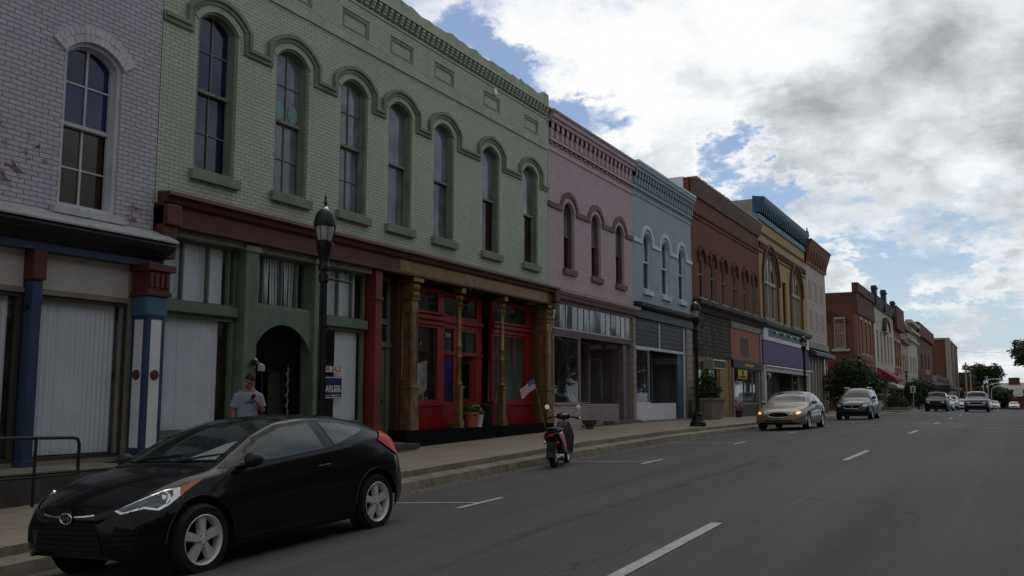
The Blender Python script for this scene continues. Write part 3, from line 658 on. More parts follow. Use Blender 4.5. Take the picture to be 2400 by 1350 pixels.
# red soldier column fragments: the joint between the two fronts
# ---- 2 green building
t = building('brick_building', 'light green brick building with seven arched windows over green and gold shopfronts', 10.9, 26.55, 11.5, M['green_stucco'])
GW = [(a, a+1.01) for a in (11.71, 13.80, 15.88, 17.72, 19.74, 22.29, 24.82)]
def green():
    s0, s1 = 10.9, 26.55
    holes = [arch(a, b, 5.78, 8.68, .26) for a, b in GW]
    rr = random.Random(5); top = []
    s = s0
    while s < s1: top.append((s, 11.50+rr.uniform(-.05, .05)+(.06 if s < 18.2 else 0))); s += rr.uniform(.12, .4)
    top += [(s1-.35, 11.5), (s1-.33, 11.63), (s1, 11.60)]
    # parapet is a separate rough-rendered band
    wall(t, s0, s1, 5.0, 11.16, holes, M['green_brick'])
    MB().prism([(s0, 11.16), (s1, 11.16)]+top[::-1], FX-.32, FX+.06).build('parapet', M['green_stucco'], t)
    for i, (a, b) in enumerate(GW):
        w = sash_window(t, a, b, 5.78, 8.68, .26, FX, .03, M['green_trim'], M['old_glass'] if i < 1 else M['gray_glass'], .06, vert=i < 3, horiz=i < 3, sill=.19, sill_out=.11, sill_ext=.10, lower_gls=M['old_glass'] if i < 1 else M['gray_glass'] if i < 4 else M['brown_glass'] if i > 4 else M['gray_glass'])  # grey glass colour stands in for pale reflections in these panes
        if i == 1:
            for c in (a+.30, b-.28):
                q = [(c+.15*cos(k*pi/7)*(1+.12*sin(k*3.1)), 7.60+.20*sin(k*pi/7)*(1+.1*cos(k*2.3))) for k in range(14)]
                MB().prism(q, FX-.197, FX-.190).build('paper_butterfly', pm('pale_teal', (.20, .34, .32, 1), .7, bump=.4), w)
        MB().ribbon(arc(a-.065, b+.065, 8.68, .32, 16), .13, FX-.02, FX+.018).build('voussoirs', M['green_stucco'], t)
    p = hood_path(s0, s1, 8.42, GW, .225, 8.80, .34)
    MB().ribbon(p, .16, FX-.01, FX+.05).build('hood_mould', M['green_trim'], t)
    p2 = hood_path(s0, s1, 8.46, GW, .265, 8.80, .38)
    MB().ribbon(p2, .075, FX+.05, FX+.095).build('hood_mould', M['green_trim'], t)
    # string course, panels, corbel table
    c = MB(); c.prism(rect(s0, s1, 9.74, 9.96), FX, FX+.045); c.build('string_course', M['green_stucco'], t)
    pans = [(a, a+1.0) for a in (11.75, 13.79, 15.82, 17.68, 19.65, 22.25, 24.80)]
    MB().prism(rect(s0, s1, 9.961, 10.74), FX-.01, FX+.045, [rect(a, b, 10.02, 10.49) for a, b in pans]).build('upper_band', M['green_brick'], t)
    for a, b in pans:
        MB().prism(rect(a-.004, b+.004, 10.016, 10.494), FX-.005, FX+.03, [rect(a+.09, b-.09, 10.11, 10.40)]).build('panel_frame', M['green_trim'], t)
    c = MB(); c.bx(FX, FX+.07, s0, s1, 10.74, 10.80)
    k = s0+.05
    while k < s1-.1:
        c.bx(FX, FX+.10, k, k+.13, 10.86, 10.93); c.bx(FX, FX+.13, k, k+.13, 10.935, 11.0); c.bx(FX, FX+.16, k, k+.13, 11.005, 11.08); k += .235
    c.bx(FX, FX+.18, s0, s1, 11.09, 11.158)
    c.build('corbel_table', M['green_brick'], t)
    MB().lathe([(0, 0), (.10, 0), (.10, .05), (0, .05)], (FX+.05, 22.9, 10.62), 18, 'x').build('vent_cap', M['white'], t)
    # shopfront cornice: red half, gold half
    def corn(a, b, mt, mf):
        MB().prism([(FX-.1, 5.22), (FX+.30, 5.20), (FX+.32, 5.13), (FX+.22, 5.09), (FX+.20, 5.02), (FX+.12, 4.98), (FX-.1, 4.98)], a, b, axis='y').build('cornice', mt, t)
        MB().bx(FX-.15, FX+.10, a, b, 4.68, 4.98).build('frieze', mf, t); MB().bx(FX-.15, FX+.13, a, b, 4.62, 4.68).build('frieze_bead', mt, t, bevel=.01)
    corn(s0+.05, 18.16, M['oxblood'], M['oxblood']); corn(18.165, 26.85, M['brown_wood'], M['gold_paint'])
    b = MB(); b.bx(FX-.1, FX+.22, 10.92, 11.22, 4.02, 4.98); b.bx(FX-.1, FX+.30, 10.92, 11.24, 4.60, 4.97); b.build('end_bracket', M['oxblood'], t, bevel=.02)
    b = MB(); b.bx(FX-.1, FX+.26, 26.62, 26.93, 4.72, 5.16); b.bx(FX-.1, FX+.16, 26.66, 26.90, 4.5, 4.72); b.build('end_bracket', M['brown_wood'], t, bevel=.02)
    g = M['green_wood']; XG = -13.17
    # left bay
    zb = .72
    MB().bx(XG-.06, XG+.03, 11.0, 13.1, -.2, zb+.12).build('stall_riser', g, t)
    MB().bx(XG-.1, XG+.09, 11.0, 13.1, zb+.12, zb+.24).build('window_board', g, t, bevel=.01)
    MB().bx(XG-.1, XG+.16, 11.0, 13.1, 3.16, 3.34).build('transom_bar', g, t, bevel=.015)
    w = shop_pane(t, 11.0, 13.1, zb+.24, 3.16, XG, frame=g, fw_=.09)
    blinds(w, 11.05, 12.82, zb+.3, 3.1, XG-.10, 1)
    w = shop_pane(t, 11.0, 13.1, 3.34, 4.50, XG, frame=g, fw_=.05, mullions=(11.33, 11.78, 12.40, 12.92))
    blinds(w, 11.05, 12.88, 3.38, 4.46, XG-.10, 2)
    MB().bx(XG-.1, FX-.02, 11.0, 17.2, 4.50, 4.66).build('soffit', M['green_trim'], t)
    # pilasters
    for a, b_ in ((13.12, 13.46), (15.16, 15.50)):
        MB().bx(XG-.05, FX+.02, a, b_, 0, 4.62).build('pilaster', g, t, bevel=.015)
        MB().bx(XG-.05, FX+.06, a-.04, b_+.04, 4.46, 4.58).build('pilaster_cap', M['green_trim'], t, bevel=.02)
    # middle bay: transom, plaster panel with an arched doorway
    w = shop_pane(t, 13.46, 15.16, 3.46, 4.50, XG, frame=g, fw_=.05, mullions=(13.85, 14.40, 14.86))
    rr = random.Random(8); mb = MB(); s = 13.5
    while s < 14.85:
        ln = rr.uniform(-.03, .06); ww = .055
        mb.add([(XG-.1, s+ln, 3.52), (XG-.1, s+ww+ln, 3.52), (XG-.1, s+ww, 4.46), (XG-.1, s, 4.46)], [(0, 1, 2, 3)]); s += .084
    mb.build('blinds', M['blinds'], w)
    MB().bx(XG-.3, FX-.10, 13.46, 15.16, 3.42, 3.47).build('window_board', M['green_trim'], t)
    da, db = 13.47, 15.15
    MB().prism(rect(13.46, 15.16, -.1, 3.42), FX-.12, FX-.06, [arch(da, db, -.05, 2.52, .58, 20)]).build('doorway_panel', g, t)
    MB().prism(rect(13.46, 15.16, -.1, 3.40), XG-.45, XG-.13, [rect(da+.14, db-.14, .2, 2.3)]).build('door_surround', M['interior_black'], t)
    d = MB(); d.prism(rect(da+.15, db-.15, .2, 2.3), XG-.42, XG-.34, [rect(a, a+.16, z, z+.58) for a in (13.93, 14.13, 14.33) for z in (.55, 1.18, 1.81-.05)])
    dd = d.build('door', M['dark_wood'], t)
    MB().bx(XG-.40, XG-.39, 13.9, 14.55, .5, 2.4).build('pane', M['car_glass'], dd)
    MB().ball((XG-.30, 13.80, 1.15), .035).build('door_knob', M['chrome'], dd)
    MB().bx(XG-.335, XG-.33, 13.74, 13.88, 1.78, 1.90).build('notice', M['tan_frame'], dd)
    n1 = MB().bx(XG-.335, XG-.33, 13.74, 13.86, 1.22, 1.42).build('notice', M['white'], dd)
    MB().bx(XG-.33, XG-.328, 13.74, 13.86, 1.34, 1.42).build('notice_heading', M['red_ink'], dd)
    # lattice post inside the doorway
    l = MB(); l.tube([(XG-.2, 14.93, .2), (XG-.2, 14.93, 2.3)], .012, 6)
    for k in range(9): z = .35+k*.22; l.tube([(XG-.2, 14.86, z), (XG-.2, 14.98, z+.11), (XG-.2, 14.86, z+.22)], .008, 5)
    l.build('iron_grille', M['steel'], t)
    # right bay
    MB().bx(XG-.06, XG+.03, 15.5, 17.2, 0, .95).build('stall_riser', g, t)
    MB().bx(XG-.1, XG+.07, 15.5, 17.2, .95, 1.05).build('window_board', g, t, bevel=.01)
    MB().bx(XG-.1, XG+.16, 15.5, 17.2, 3.20, 3.40).build('transom_bar', g, t, bevel=.015)
    w = shop_pane(t, 15.5, 17.2, 3.40, 4.50, XG, frame=g, fw_=.05, mullions=(15.72, 16.23, 16.73))
    blinds(w, 15.55, 17.0, 3.44, 4.46, XG-.10, 4)
    w = shop_pane(t, 15.5, 17.2, 1.05, 3.20, XG, frame=g, fw_=.07)
    blinds(w, 16.32, 17.1, 1.1, 3.12, XG-.10, 5)
    MB().bx(XG-.5, XG-.48, 15.6, 16.5, .9, 3.2).build('inner_screen', M['brown_wood'], w)
    # red iron post and the stair door
    c = MB(); c.bx(XG-.05, FX+.05, 17.26, 17.52, .35, 4.62); c.bx(XG-.05, FX+.09, 17.22, 17.56, .3, .95); c.bx(XG-.05, FX+.08, 17.24, 17.54, 3.9, 3.98); c.build('column', M['dark_red'], t, bevel=.015)
    MB().bx(XG-.3, XG-.22, 17.56, 18.75, 2.86, 2.96).build('transom_bar', M['green_wood'], t)
    MB().prism(rect(17.56, 18.75, .55, 4.62), XG-.32, XG-.26, [rect(17.62, 18.5, .6, 2.85), rect(17.64, 18.52, 3.0, 3.42), rect(17.64, 18.52, 3.56, 4.5)]).build('door_frame', M['green_wood'], t)
    d = MB(); d.prism(rect(17.62, 18.5, .6, 2.85), XG-.36, XG-.31, [rect(17.72, 18.02, 1.65, 2.65), rect(18.1, 18.4, 1.65, 2.65), rect(17.72, 18.02, .75, 1.45), rect(18.1, 18.4, .75, 1.45)])
    dd = d.build('door', M['green_wood'], t); MB().bx(XG-.36, XG-.335, 17.66, 18.46, .7, 2.7).build('door_panel', M['green_trim'], dd); MB().ball((XG-.28, 18.38, 1.55), .035).build('door_knob', M['black_iron'], dd)
    MB().bx(XG-.32, XG-.30, 17.6, 18.6, 3.0, 4.5).build('pane', M['car_glass'], t)
    MB().bx(XG-.4, FX+.02, 17.56, 18.78, .3, .56).build('door_step', M['concrete'], t, bevel=.02)
    # gold cast-iron pilasters and columns
    def pil(a, b_, bk=-13.2):
        q = MB(); q.bx(bk, FX+.02, a, b_, .85, 4.62); o = q.build('pilaster', M['gold_paint'], t, bevel=.02)
        q = MB(); q.bx(bk, FX+.05, a-.03, b_+.03, .83, 1.12); q.bx(bk, FX+.035, a-.02, b_+.02, 1.12, 1.85); q.bx(bk, FX+.06, a-.04, b_+.04, 1.85, 1.93); q.build('pedestal', M['gold_paint'], o, bevel=.015)
        q = MB(); q.ribbon([(a+.05, 2.05), (b_-.05, 2.05), (b_-.05, 3.75), (a+.05, 3.75), (a+.05, 2.07)], .025, FX+.02, FX+.035)
        q.add([(bk+.03, a-.022, 2.05), (-12.95, a-.022, 2.05), (-12.95, a-.022, 3.75), (bk+.03, a-.022, 3.75), (bk+.06, a-.001, 2.1), (-12.98, a-.001, 2.1), (-12.98, a-.001, 3.7), (bk+.06, a-.001, 3.7)], [(0, 1, 5, 4), (1, 2, 6, 5), (2, 3, 7, 6), (3, 0, 4, 7)])
        q.ball((FX+.03, (a+b_)/2, 1.45), (.02, .09, .16)); q.ball(((bk-12.9)/2, a-.03, 1.45), (.1, .02, .16))
        q.build('relief', M['gold_paint'], o)
        q = MB(); q.bx(-13.3, FX+.06, a-.03, b_+.03, 4.05, 4.10)
        for k in range(3):
            for j in range(2): q.ball((FX+.04, a+.05+(b_-a-.1)*k/2, 4.18+.2*j), (.05, .05, .1), 8, 6)
        q.bx(-13.3, FX+.12, a-.07, b_+.09, 4.50, 4.60); q.build('capital', M['gold_paint'], o, bevel=.01)
    pil(18.80, 19.08); pil(26.42, 26.84, -13.5)
    MB().bx(-15.1, -13.21, 18.66, 18.84, .8, 4.6).build('inner_jamb', M['brown_wood'], t); MB().bx(-13.5, -13.18, 26.28, 26.44, .83, 4.6).build('inner_jamb', M['brown_wood'], t)
    for s in (21.22, 23.64):
        q = MB(); q.lathe([(.10, .86), (.10, .92), (.09, .96), (.09, 1.15), (.085, 1.2), (.085, 1.95), (.105, 1.98), (.105, 2.02), (.07, 2.06), (.068, 2.68), (.09, 2.72), (.07, 2.77), (.07, 2.98), (.09, 3.02), (.066, 3.07), (.06, 4.0), (.085, 4.03), (.085, 4.07)], (FX-.10, s, 0), 14)
        q.bx(FX-.22, FX+.02, s-.12, s+.12, .82, 1.05); q.bx(FX-.19, FX-.01, s-.09, s+.09, 1.05, 1.88); q.bx(FX-.22, FX+.02, s-.115, s+.115, 1.88, 1.95)
        o = q.build('column', M['gold_paint'], t, smooth=True)
        q = MB()
        for k in range(6):
            for j in range(2): a_ = k*pi/3+j*.5; q.ball((FX-.10+.08*cos(a_), s+.08*sin(a_), 4.15+.17*j), (.035, .035, .08), 6, 6)
        q.bx(FX-.22, FX+.06, s-.11, s+.11, 4.46, 4.60); q.build('capital', M['gold_paint'], o)
    # red shopfront
    r_ = M['bright_red']; XR = -13.4
    MB().bx(XR-.3, FX+.03, 18.62, 26.9, .30, .83).build('plinth', M['interior_black'], t)
    MB().bx(-13.2, FX+.06, 18.55, 26.95, -.1, .62).build('plinth_base', M['interior_black'], t)
    for (a, b_) in ((19.1, 21.12), (23.76, 26.6)):
        gr = b_-.32 if a < 20 else b_-.66
        q = MB(); q.prism(rect(a, b_, .82, 4.55), XR-.08, XR, [rect(a+.03, gr, 3.92, 4.42), rect(a+.05, gr-.02, 1.58, 3.48)])
        q.bx(XR, XR+.08, a, b_, 3.70, 3.80); q.bx(XR, XR+.05, a, b_, 3.56, 3.64); q.bx(XR, XR+.06, a, b_, 1.42, 1.54); q.bx(XR-.03, XR+.10, a, b_, 3.84, 3.90)
        k = a+.06
        while k < b_-.1: q.bx(XR, XR+.012, k, k+.07, .86, 1.36); k += .1
        w = q.build('shop_front', r_, t, bevel=.006)
        MB().add([(XR-.045, a, 1.5), (XR-.045, gr+.02, 1.5), (XR-.045, gr+.02, 3.55), (XR-.045, a, 3.55)], [(0, 1, 2, 3)]).build('pane', M['shop_glass'], w); MB().bx(XR-.05, XR-.04, a, gr+.02, 3.9, 4.44).build('pane', M['car_glass'], w)
        MB().bx(-15.0, XR-.09, a, b_+.1, 1.40, 1.50).build('display_shelf', M['interior'], w)
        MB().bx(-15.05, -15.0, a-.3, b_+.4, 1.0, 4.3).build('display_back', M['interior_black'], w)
    a, b_ = 21.34, 23.54
    XD = -13.62
    q = MB(); q.prism(rect(a, b_, .82, 4.55), XD-.08, XD, [rect(a+.05, b_-.3, 3.92, 4.42), rect(a+.08, a+.62, 2.92, 3.55), rect(a+.08, a+.62, 1.5, 2.80), rect(a+.78, b_-.35, .86, 2.80), rect(a+.78, b_-.35, 2.92, 3.5)])
    q.bx(XD, XD+.07, a, b_, 3.70, 3.80); q.bx(XD, XD+.05, a, b_, 2.82, 2.88)
    w = q.build('door_screen', r_, t, bevel=.006)
    MB().bx(XD-.05, XD-.04, a+.05, b_-.3, 3.9, 4.44).build('pane', M['car_glass'], w); MB().bx(XD-.05, XD-.04, a+.05, b_-.32, 2.9, 3.56).build('pane', M['car_glass'], w); MB().bx(XD-.05, XD-.04, a+.05, a+.66, 1.5, 2.82).build('pane', M['navy_glass'], w)
    text_on_wall('914', a+.36, 3.36, XD-.034, .17, M['white'], w, name='house_number')
    # open red door leaf
    q = MB(); dx, dy = -.75, .32; hx, hy = XD-.02, b_-.36
    def leaf(u0, u1, z0, z1, th=.04):
        nx, ny = -dy, dx; l_ = sqrt(dx*dx+dy*dy); nx, ny = nx/l_*th, ny/l_*th
        A = (hx+dx*u0, hy-dy*u0*1.0); B = (hx+dx*u1, hy-dy*u1)
        q.add([(A[0], A[1], z0), (B[0], B[1], z0), (B[0]+nx, B[1]+ny, z0), (A[0]+nx, A[1]+ny, z0), (A[0], A[1], z1), (B[0], B[1], z1), (B[0]+nx, B[1]+ny, z1), (A[0]+nx, A[1]+ny, z1)], [(0, 1, 2, 3), (4, 7, 6, 5), (0, 4, 5, 1), (1, 5, 6, 2), (2, 6, 7, 3), (3, 7, 4, 0)])
    leaf(0, .16, .86, 2.8); leaf(.84, 1, .86, 2.8); leaf(.16, .84, .86, 1.6); leaf(.16, .84, 2.6, 2.8)
    dd = q.build('door', r_, t); MB().ball((XD+.02, a+.74, 1.5), .03).build('door_knob', M['chrome'], w)
green()
GREEN = t
# step in front of the stair door
tag(MB().bx(-12.86, -12.1, 16.9, 18.9, .05, .42).bx(-12.86, -12.45, 17.3, 18.6, .42, .55).build('stone_step', M['dark_concrete'], None, bevel=.025), 'worn grey stone step below the green stair door behind the black car', 'step')

# ---- 3 pink building
def corbels(t, s0, s1, z0, z1, step, w, out, mat, X=FX, base=.10, top=.30, name='corbel_table', caps=True):
    c = MB(); h = z1-z0
    c.bx(X, X+base, s0, s1, z0-.16, z0-.06); c.bx(X, X+out+.04, s0, s1, z1, z1+.14); c.bx(X, X+out+.10, s0, s1, z1+.14, z1+.30)
    k = s0+.06
    while k < s1-w:
        c.bx(X, X+out*.75, k, k+w, z0, z1); c.bx(X, X+out, k, k+w, z0+h*.55, z1)
        c.bx(X, X+.06, k, k+w, z0-.06, z0)
        c.bx(X, X+.05, k+.02, k+w-.02, z0-.24, z0-.16)
        k += step
    return c.build(name, mat, t)
def quoins(t, a, b, z0, z1, mat, h=.30, X=FX, out=.05, name='quoins'):
    c = MB(); z = z0
    while z < z1-.05:
        c.bx(X-.3, X+out, a, b, z, min(z+h-.03, z1)); c.bx(X-.3, X+out-.03, a+.02, b-.02, z+h-.03, min(z+h, z1)); z += h
    return c.build(name, mat, t, bevel=.006)
t = building('brick_building', 'pink painted brick building with three arched windows, between the green and blue ones', 26.6, 34.35, 11.2, M['pink_brick'])
def pink():
    s0, s1 = 26.57, 34.36
    ws = [(27.78, 28.66), (30.14, 31.02), (32.50, 33.38)]
    wall(t, s0, s1, 5.22, 11.12, [arch(a, b, 5.98, 7.96, .34) for a, b in ws], M['pink_brick'])
    for a, b in ws:
        sash_window(t, a, b, 5.98, 7.96, .34, FX, .10, M['pink_trim'], M['gray_glass'], .05, dep=.13, vert=False, horiz=False, sill=.2, sill_out=.10, sill_ext=.08, lower_gls=M['brown_glass'])
        MB().ribbon(arc(a-.08, b+.08, 7.96, .42, 14), .16, FX-.02, FX+.015).build('voussoirs', M['pink_brick'], t)
    MB().ribbon(hood_path(s0, s1, 7.98, ws, .22, 8.10, .46), .17, FX-.01, FX+.06).build('hood_mould', M['pink_trim'], t)
    MB().bx(FX, FX+.035, s0, s1, 9.80, 9.88).build('string_course', M['pink_brick'], t)
    corbels(t, s0+.05, s1, 10.28, 10.76, .40, .20, .11, M['pink_brick'])
    MB().bx(FX-.4, FX+.25, s0, s1, 11.06, 11.15).build('coping', M['pale_brick'], t, bevel=.01)
    MB().prism([(FX-.1, 5.24), (FX+.30, 5.20), (FX+.28, 5.10), (FX+.16, 5.02), (FX-.1, 5.02)], s0+.1, s1+.05, axis='y').build('cornice', M['pink_brick'], t)
    MB().prism([(FX-.1, 5.02), (FX+.14, 5.02), (FX+.16, 4.90), (FX+.05, 4.84), (FX+.05, 4.76), (FX-.1, 4.76)], s0+.1, s1, axis='y').build('frieze', M['pink_trim'], t)
    X = FX-.03
    w = shop_pane(t, 26.92, 33.95, 3.90, 4.76, X, mat=M['gray_glass'], frame=M['steel'], fw_=.03, fd=.05)
    r = random.Random(4); vs = MB(); fr = MB(); s = 26.95; k = 0
    while s < 33.9:                                            # ribbed transom lights, each set at a slightly different angle
        e = min(s+.50, 33.92); a = r.uniform(-.012, .012); c = r.uniform(-.01, .01)
        vs.add([(X+.006+a, s, 3.93), (X+.006-a, e, 3.93), (X+.006-a+c, e, 4.73), (X+.006+a+c, s, 4.73)], [(0, 1, 2, 3)]); fr.bx(X-.01, X+.02, e-.008, e+.008, 3.93, 4.73); s = e
        if e >= 33.9: break
    vs.build('pane', glass('transom_glass', (.05, .055, .06, 1), .05, .35), w); fr.bx(X-.01, X+.02, 26.95, 33.92, 3.93, 3.95).build('glazing_grid', M['pale_brick'], w)
    MB().bx(X-.06, X+.06, 26.92, 34.0, 3.70, 3.90).build('transom_bar', M['pink_trim'], t, bevel=.01)
    w = shop_pane(t, 26.92, 29.05, 1.44, 3.70, X, frame=M['pale_brick'], fw_=.04)
    MB().bx(X-.5, X+.05, 26.9, 29.08, -.1, 1.40).build('stall_riser', M['pink_brick'], t); MB().bx(X-.5, X+.09, 26.9, 29.1, 1.40, 1.44).build('window_board', M['pale_brick'], t)
    # splayed entrance: glass returns towards the recessed door
    XI = X-1.0
    def splay(a, b, xa, xb, z0, z1, mat, name, th=.03):
        MB().add([(xa, a, z0), (xb, b, z0), (xb-th, b+th, z0), (xa-th, a+th, z0), (xa, a, z1), (xb, b, z1), (xb-th, b+th, z1), (xa-th, a+th, z1)], [(0, 1, 2, 3), (4, 7, 6, 5), (0, 4, 5, 1), (1, 5, 6, 2), (2, 6, 7, 3), (3, 7, 4, 0)]).build(name, mat, t)
    splay(29.06, 30.2, X, XI, 1.44, 3.70, M['shop_glass'], 'pane'); splay(29.06, 30.2, X, XI, -.1, 1.42, M['pink_brick'], 'stall_riser')
    w = shop_pane(t, 30.2, 32.2, 1.44, 3.70, XI, frame=M['pale_brick'], fw_=.04, mullions=(31.2,))
    MB().bx(XI-.1, XI+.03, 30.2, 32.2, -.1, 1.42).build('stall_riser', M['pink_brick'], t)
    splay(32.2, 33.2, XI, X-.2, 1.44, 3.70, M['shop_glass'], 'pane'); splay(32.2, 33.2, XI, X-.2, -.1, 1.42, M['pink_brick'], 'stall_riser')
    MB().bx(X-.5, X, 33.2, 33.55, .5, 3.7).build('door_jamb', pm('mauve', (.16, .12, .16, 1), .6), t)
    MB().bx(X-.6, X-.5, 33.3, 34.1, .5, 3.7).build('door', M['dark_wood'], t)
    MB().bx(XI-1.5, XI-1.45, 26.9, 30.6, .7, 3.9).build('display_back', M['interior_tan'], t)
    MB().bx(X-.2, X+.25, 31.6, 34.4, .2, .80).build('door_step', M['pink_trim'], t, bevel=.02)
    quoins(t, 34.12, 34.40, .6, 4.76, M['pale_brick'])
pink()
t = building('brick_building', 'light blue painted brick building with three narrow white-framed windows', 34.4, 42.2, 11.35, M['blue_brick'])
def blue():
    s0, s1 = 34.37, 42.2
    ws = [(35.55, 36.50), (37.85, 38.80), (40.18, 41.13)]
    wall(t, s0, s1, 5.4, 11.2, [arch(a, b, 6.06, 8.10, .36) for a, b in ws], M['blue_brick'])
    for a, b in ws:
        sash_window(t, a, b, 6.06, 8.10, .36, FX, .03, M['blue_trim'], M['brown_glass'], .06, dep=.11, vert=False, horiz=False, sill=.2, sill_mat=M['blue_trim'], sill_out=.10, sill_ext=.08)
        MB().ribbon(arc(a-.07, b+.07, 8.10, .42, 14), .15, FX-.02, FX+.015).build('voussoirs', M['blue_brick'], t)
    MB().ribbon(hood_path(s0, s1, 8.02, ws, .20, 8.22, .50), .16, FX-.01, FX+.06).build('hood_mould', M['blue_trim'], t)
    MB().bx(FX, FX+.035, s0, s1, 9.86, 9.93).build('string_course', M['blue_brick'], t)
    c = corbels(t, s0, s1, 10.30, 10.84, .33, .13, .20, M['blue_brick'])
    MB().bx(FX-.4, FX+.33, s0, s1, 11.14, 11.24).build('coping', M['blue_trim'], t, bevel=.01)
    MB().prism([(FX-.1, 5.50), (FX+.36, 5.44), (FX+.34, 5.30), (FX+.2, 5.22), (FX-.1, 5.20)], s0, s1, axis='y').build('cornice', M['near_black'], t)
    MB().bx(FX-.1, FX+.10, s0, s1, 4.86, 5.20).build('frieze', M['purple_black'], t)
    X = FX-.04
    for a, b in ((34.55, 37.35), (37.45, 40.7)):
        f = MB(); f.bx(X-.05, X, a, b, 3.74, 4.84); o = f.build('sign_panel', M['purple_black'], t)
        q = MB(); z = 3.8
        while z < 4.8: q.bx(X, X+.02, a+.03, b-.03, z, z+.16); z += .19
        q.build('boarding', M['purple_black'], o)
    MB().bx(X-.03, X+.05, 34.5, 41.0, 3.60, 3.72).bx(X-.03, X+.05, 37.34, 37.46, 3.72, 4.84).bx(X-.03, X+.05, 40.72, 40.86, .7, 4.84).build('aluminium_frame', M['blue_trim'], t, bevel=.01)
    w = shop_pane(t, 34.5, 36.05, 1.46, 3.60, X, frame=M['steel'], fw_=.03)
    XI = X-1.1
    w = shop_pane(t, 36.7, 39.55, 1.46, 3.60, XI, frame=M['steel'], fw_=.03, mullions=(38.6,))
    MB().add([(X, 36.05, 1.46), (XI, 36.7, 1.46), (XI, 36.7, 3.6), (X, 36.05, 3.6)], [(0, 1, 2, 3)]).build('pane', M['shop_glass'], t)
    MB().add([(XI, 39.5, .7), (X, 40.0, .7), (X, 40.0, 3.6), (XI, 39.5, 3.6)], [(0, 1, 2, 3)]).build('pane', M['shop_glass'], t)
    MB().bx(XI-1.2, XI-1.15, 35.6, 38.2, .8, 3.5).build('display_back', M['interior_tan'], t)
    q = MB(); q.bx(X-.1, X+.05, 34.45, 36.1, .3, 1.46); q.bx(X-.15, X-.05, 36.1, 39.7, .3, 1.42)
    q.build('stall_riser', M['white_paint'], t, bevel=.01)
    MB().bx(X-.12, X-.04, 40.02, 40.70, .7, 3.6).build('door', M['steel_blue'], t)
    MB().bx(X-.3, X+.3, 34.4, 41.8, .2, .74).build('door_step', M['concrete'], t, bevel=.02)
    quoins(t, 41.05, 41.95, .6, 4.86, M['pale_brick'], out=.04)
blue()
t = building('brick_building', 'dark red brick building with six tall windows, shingled and orange shopfronts', 42.2, 56.1, 12.4, M['white_paint'])
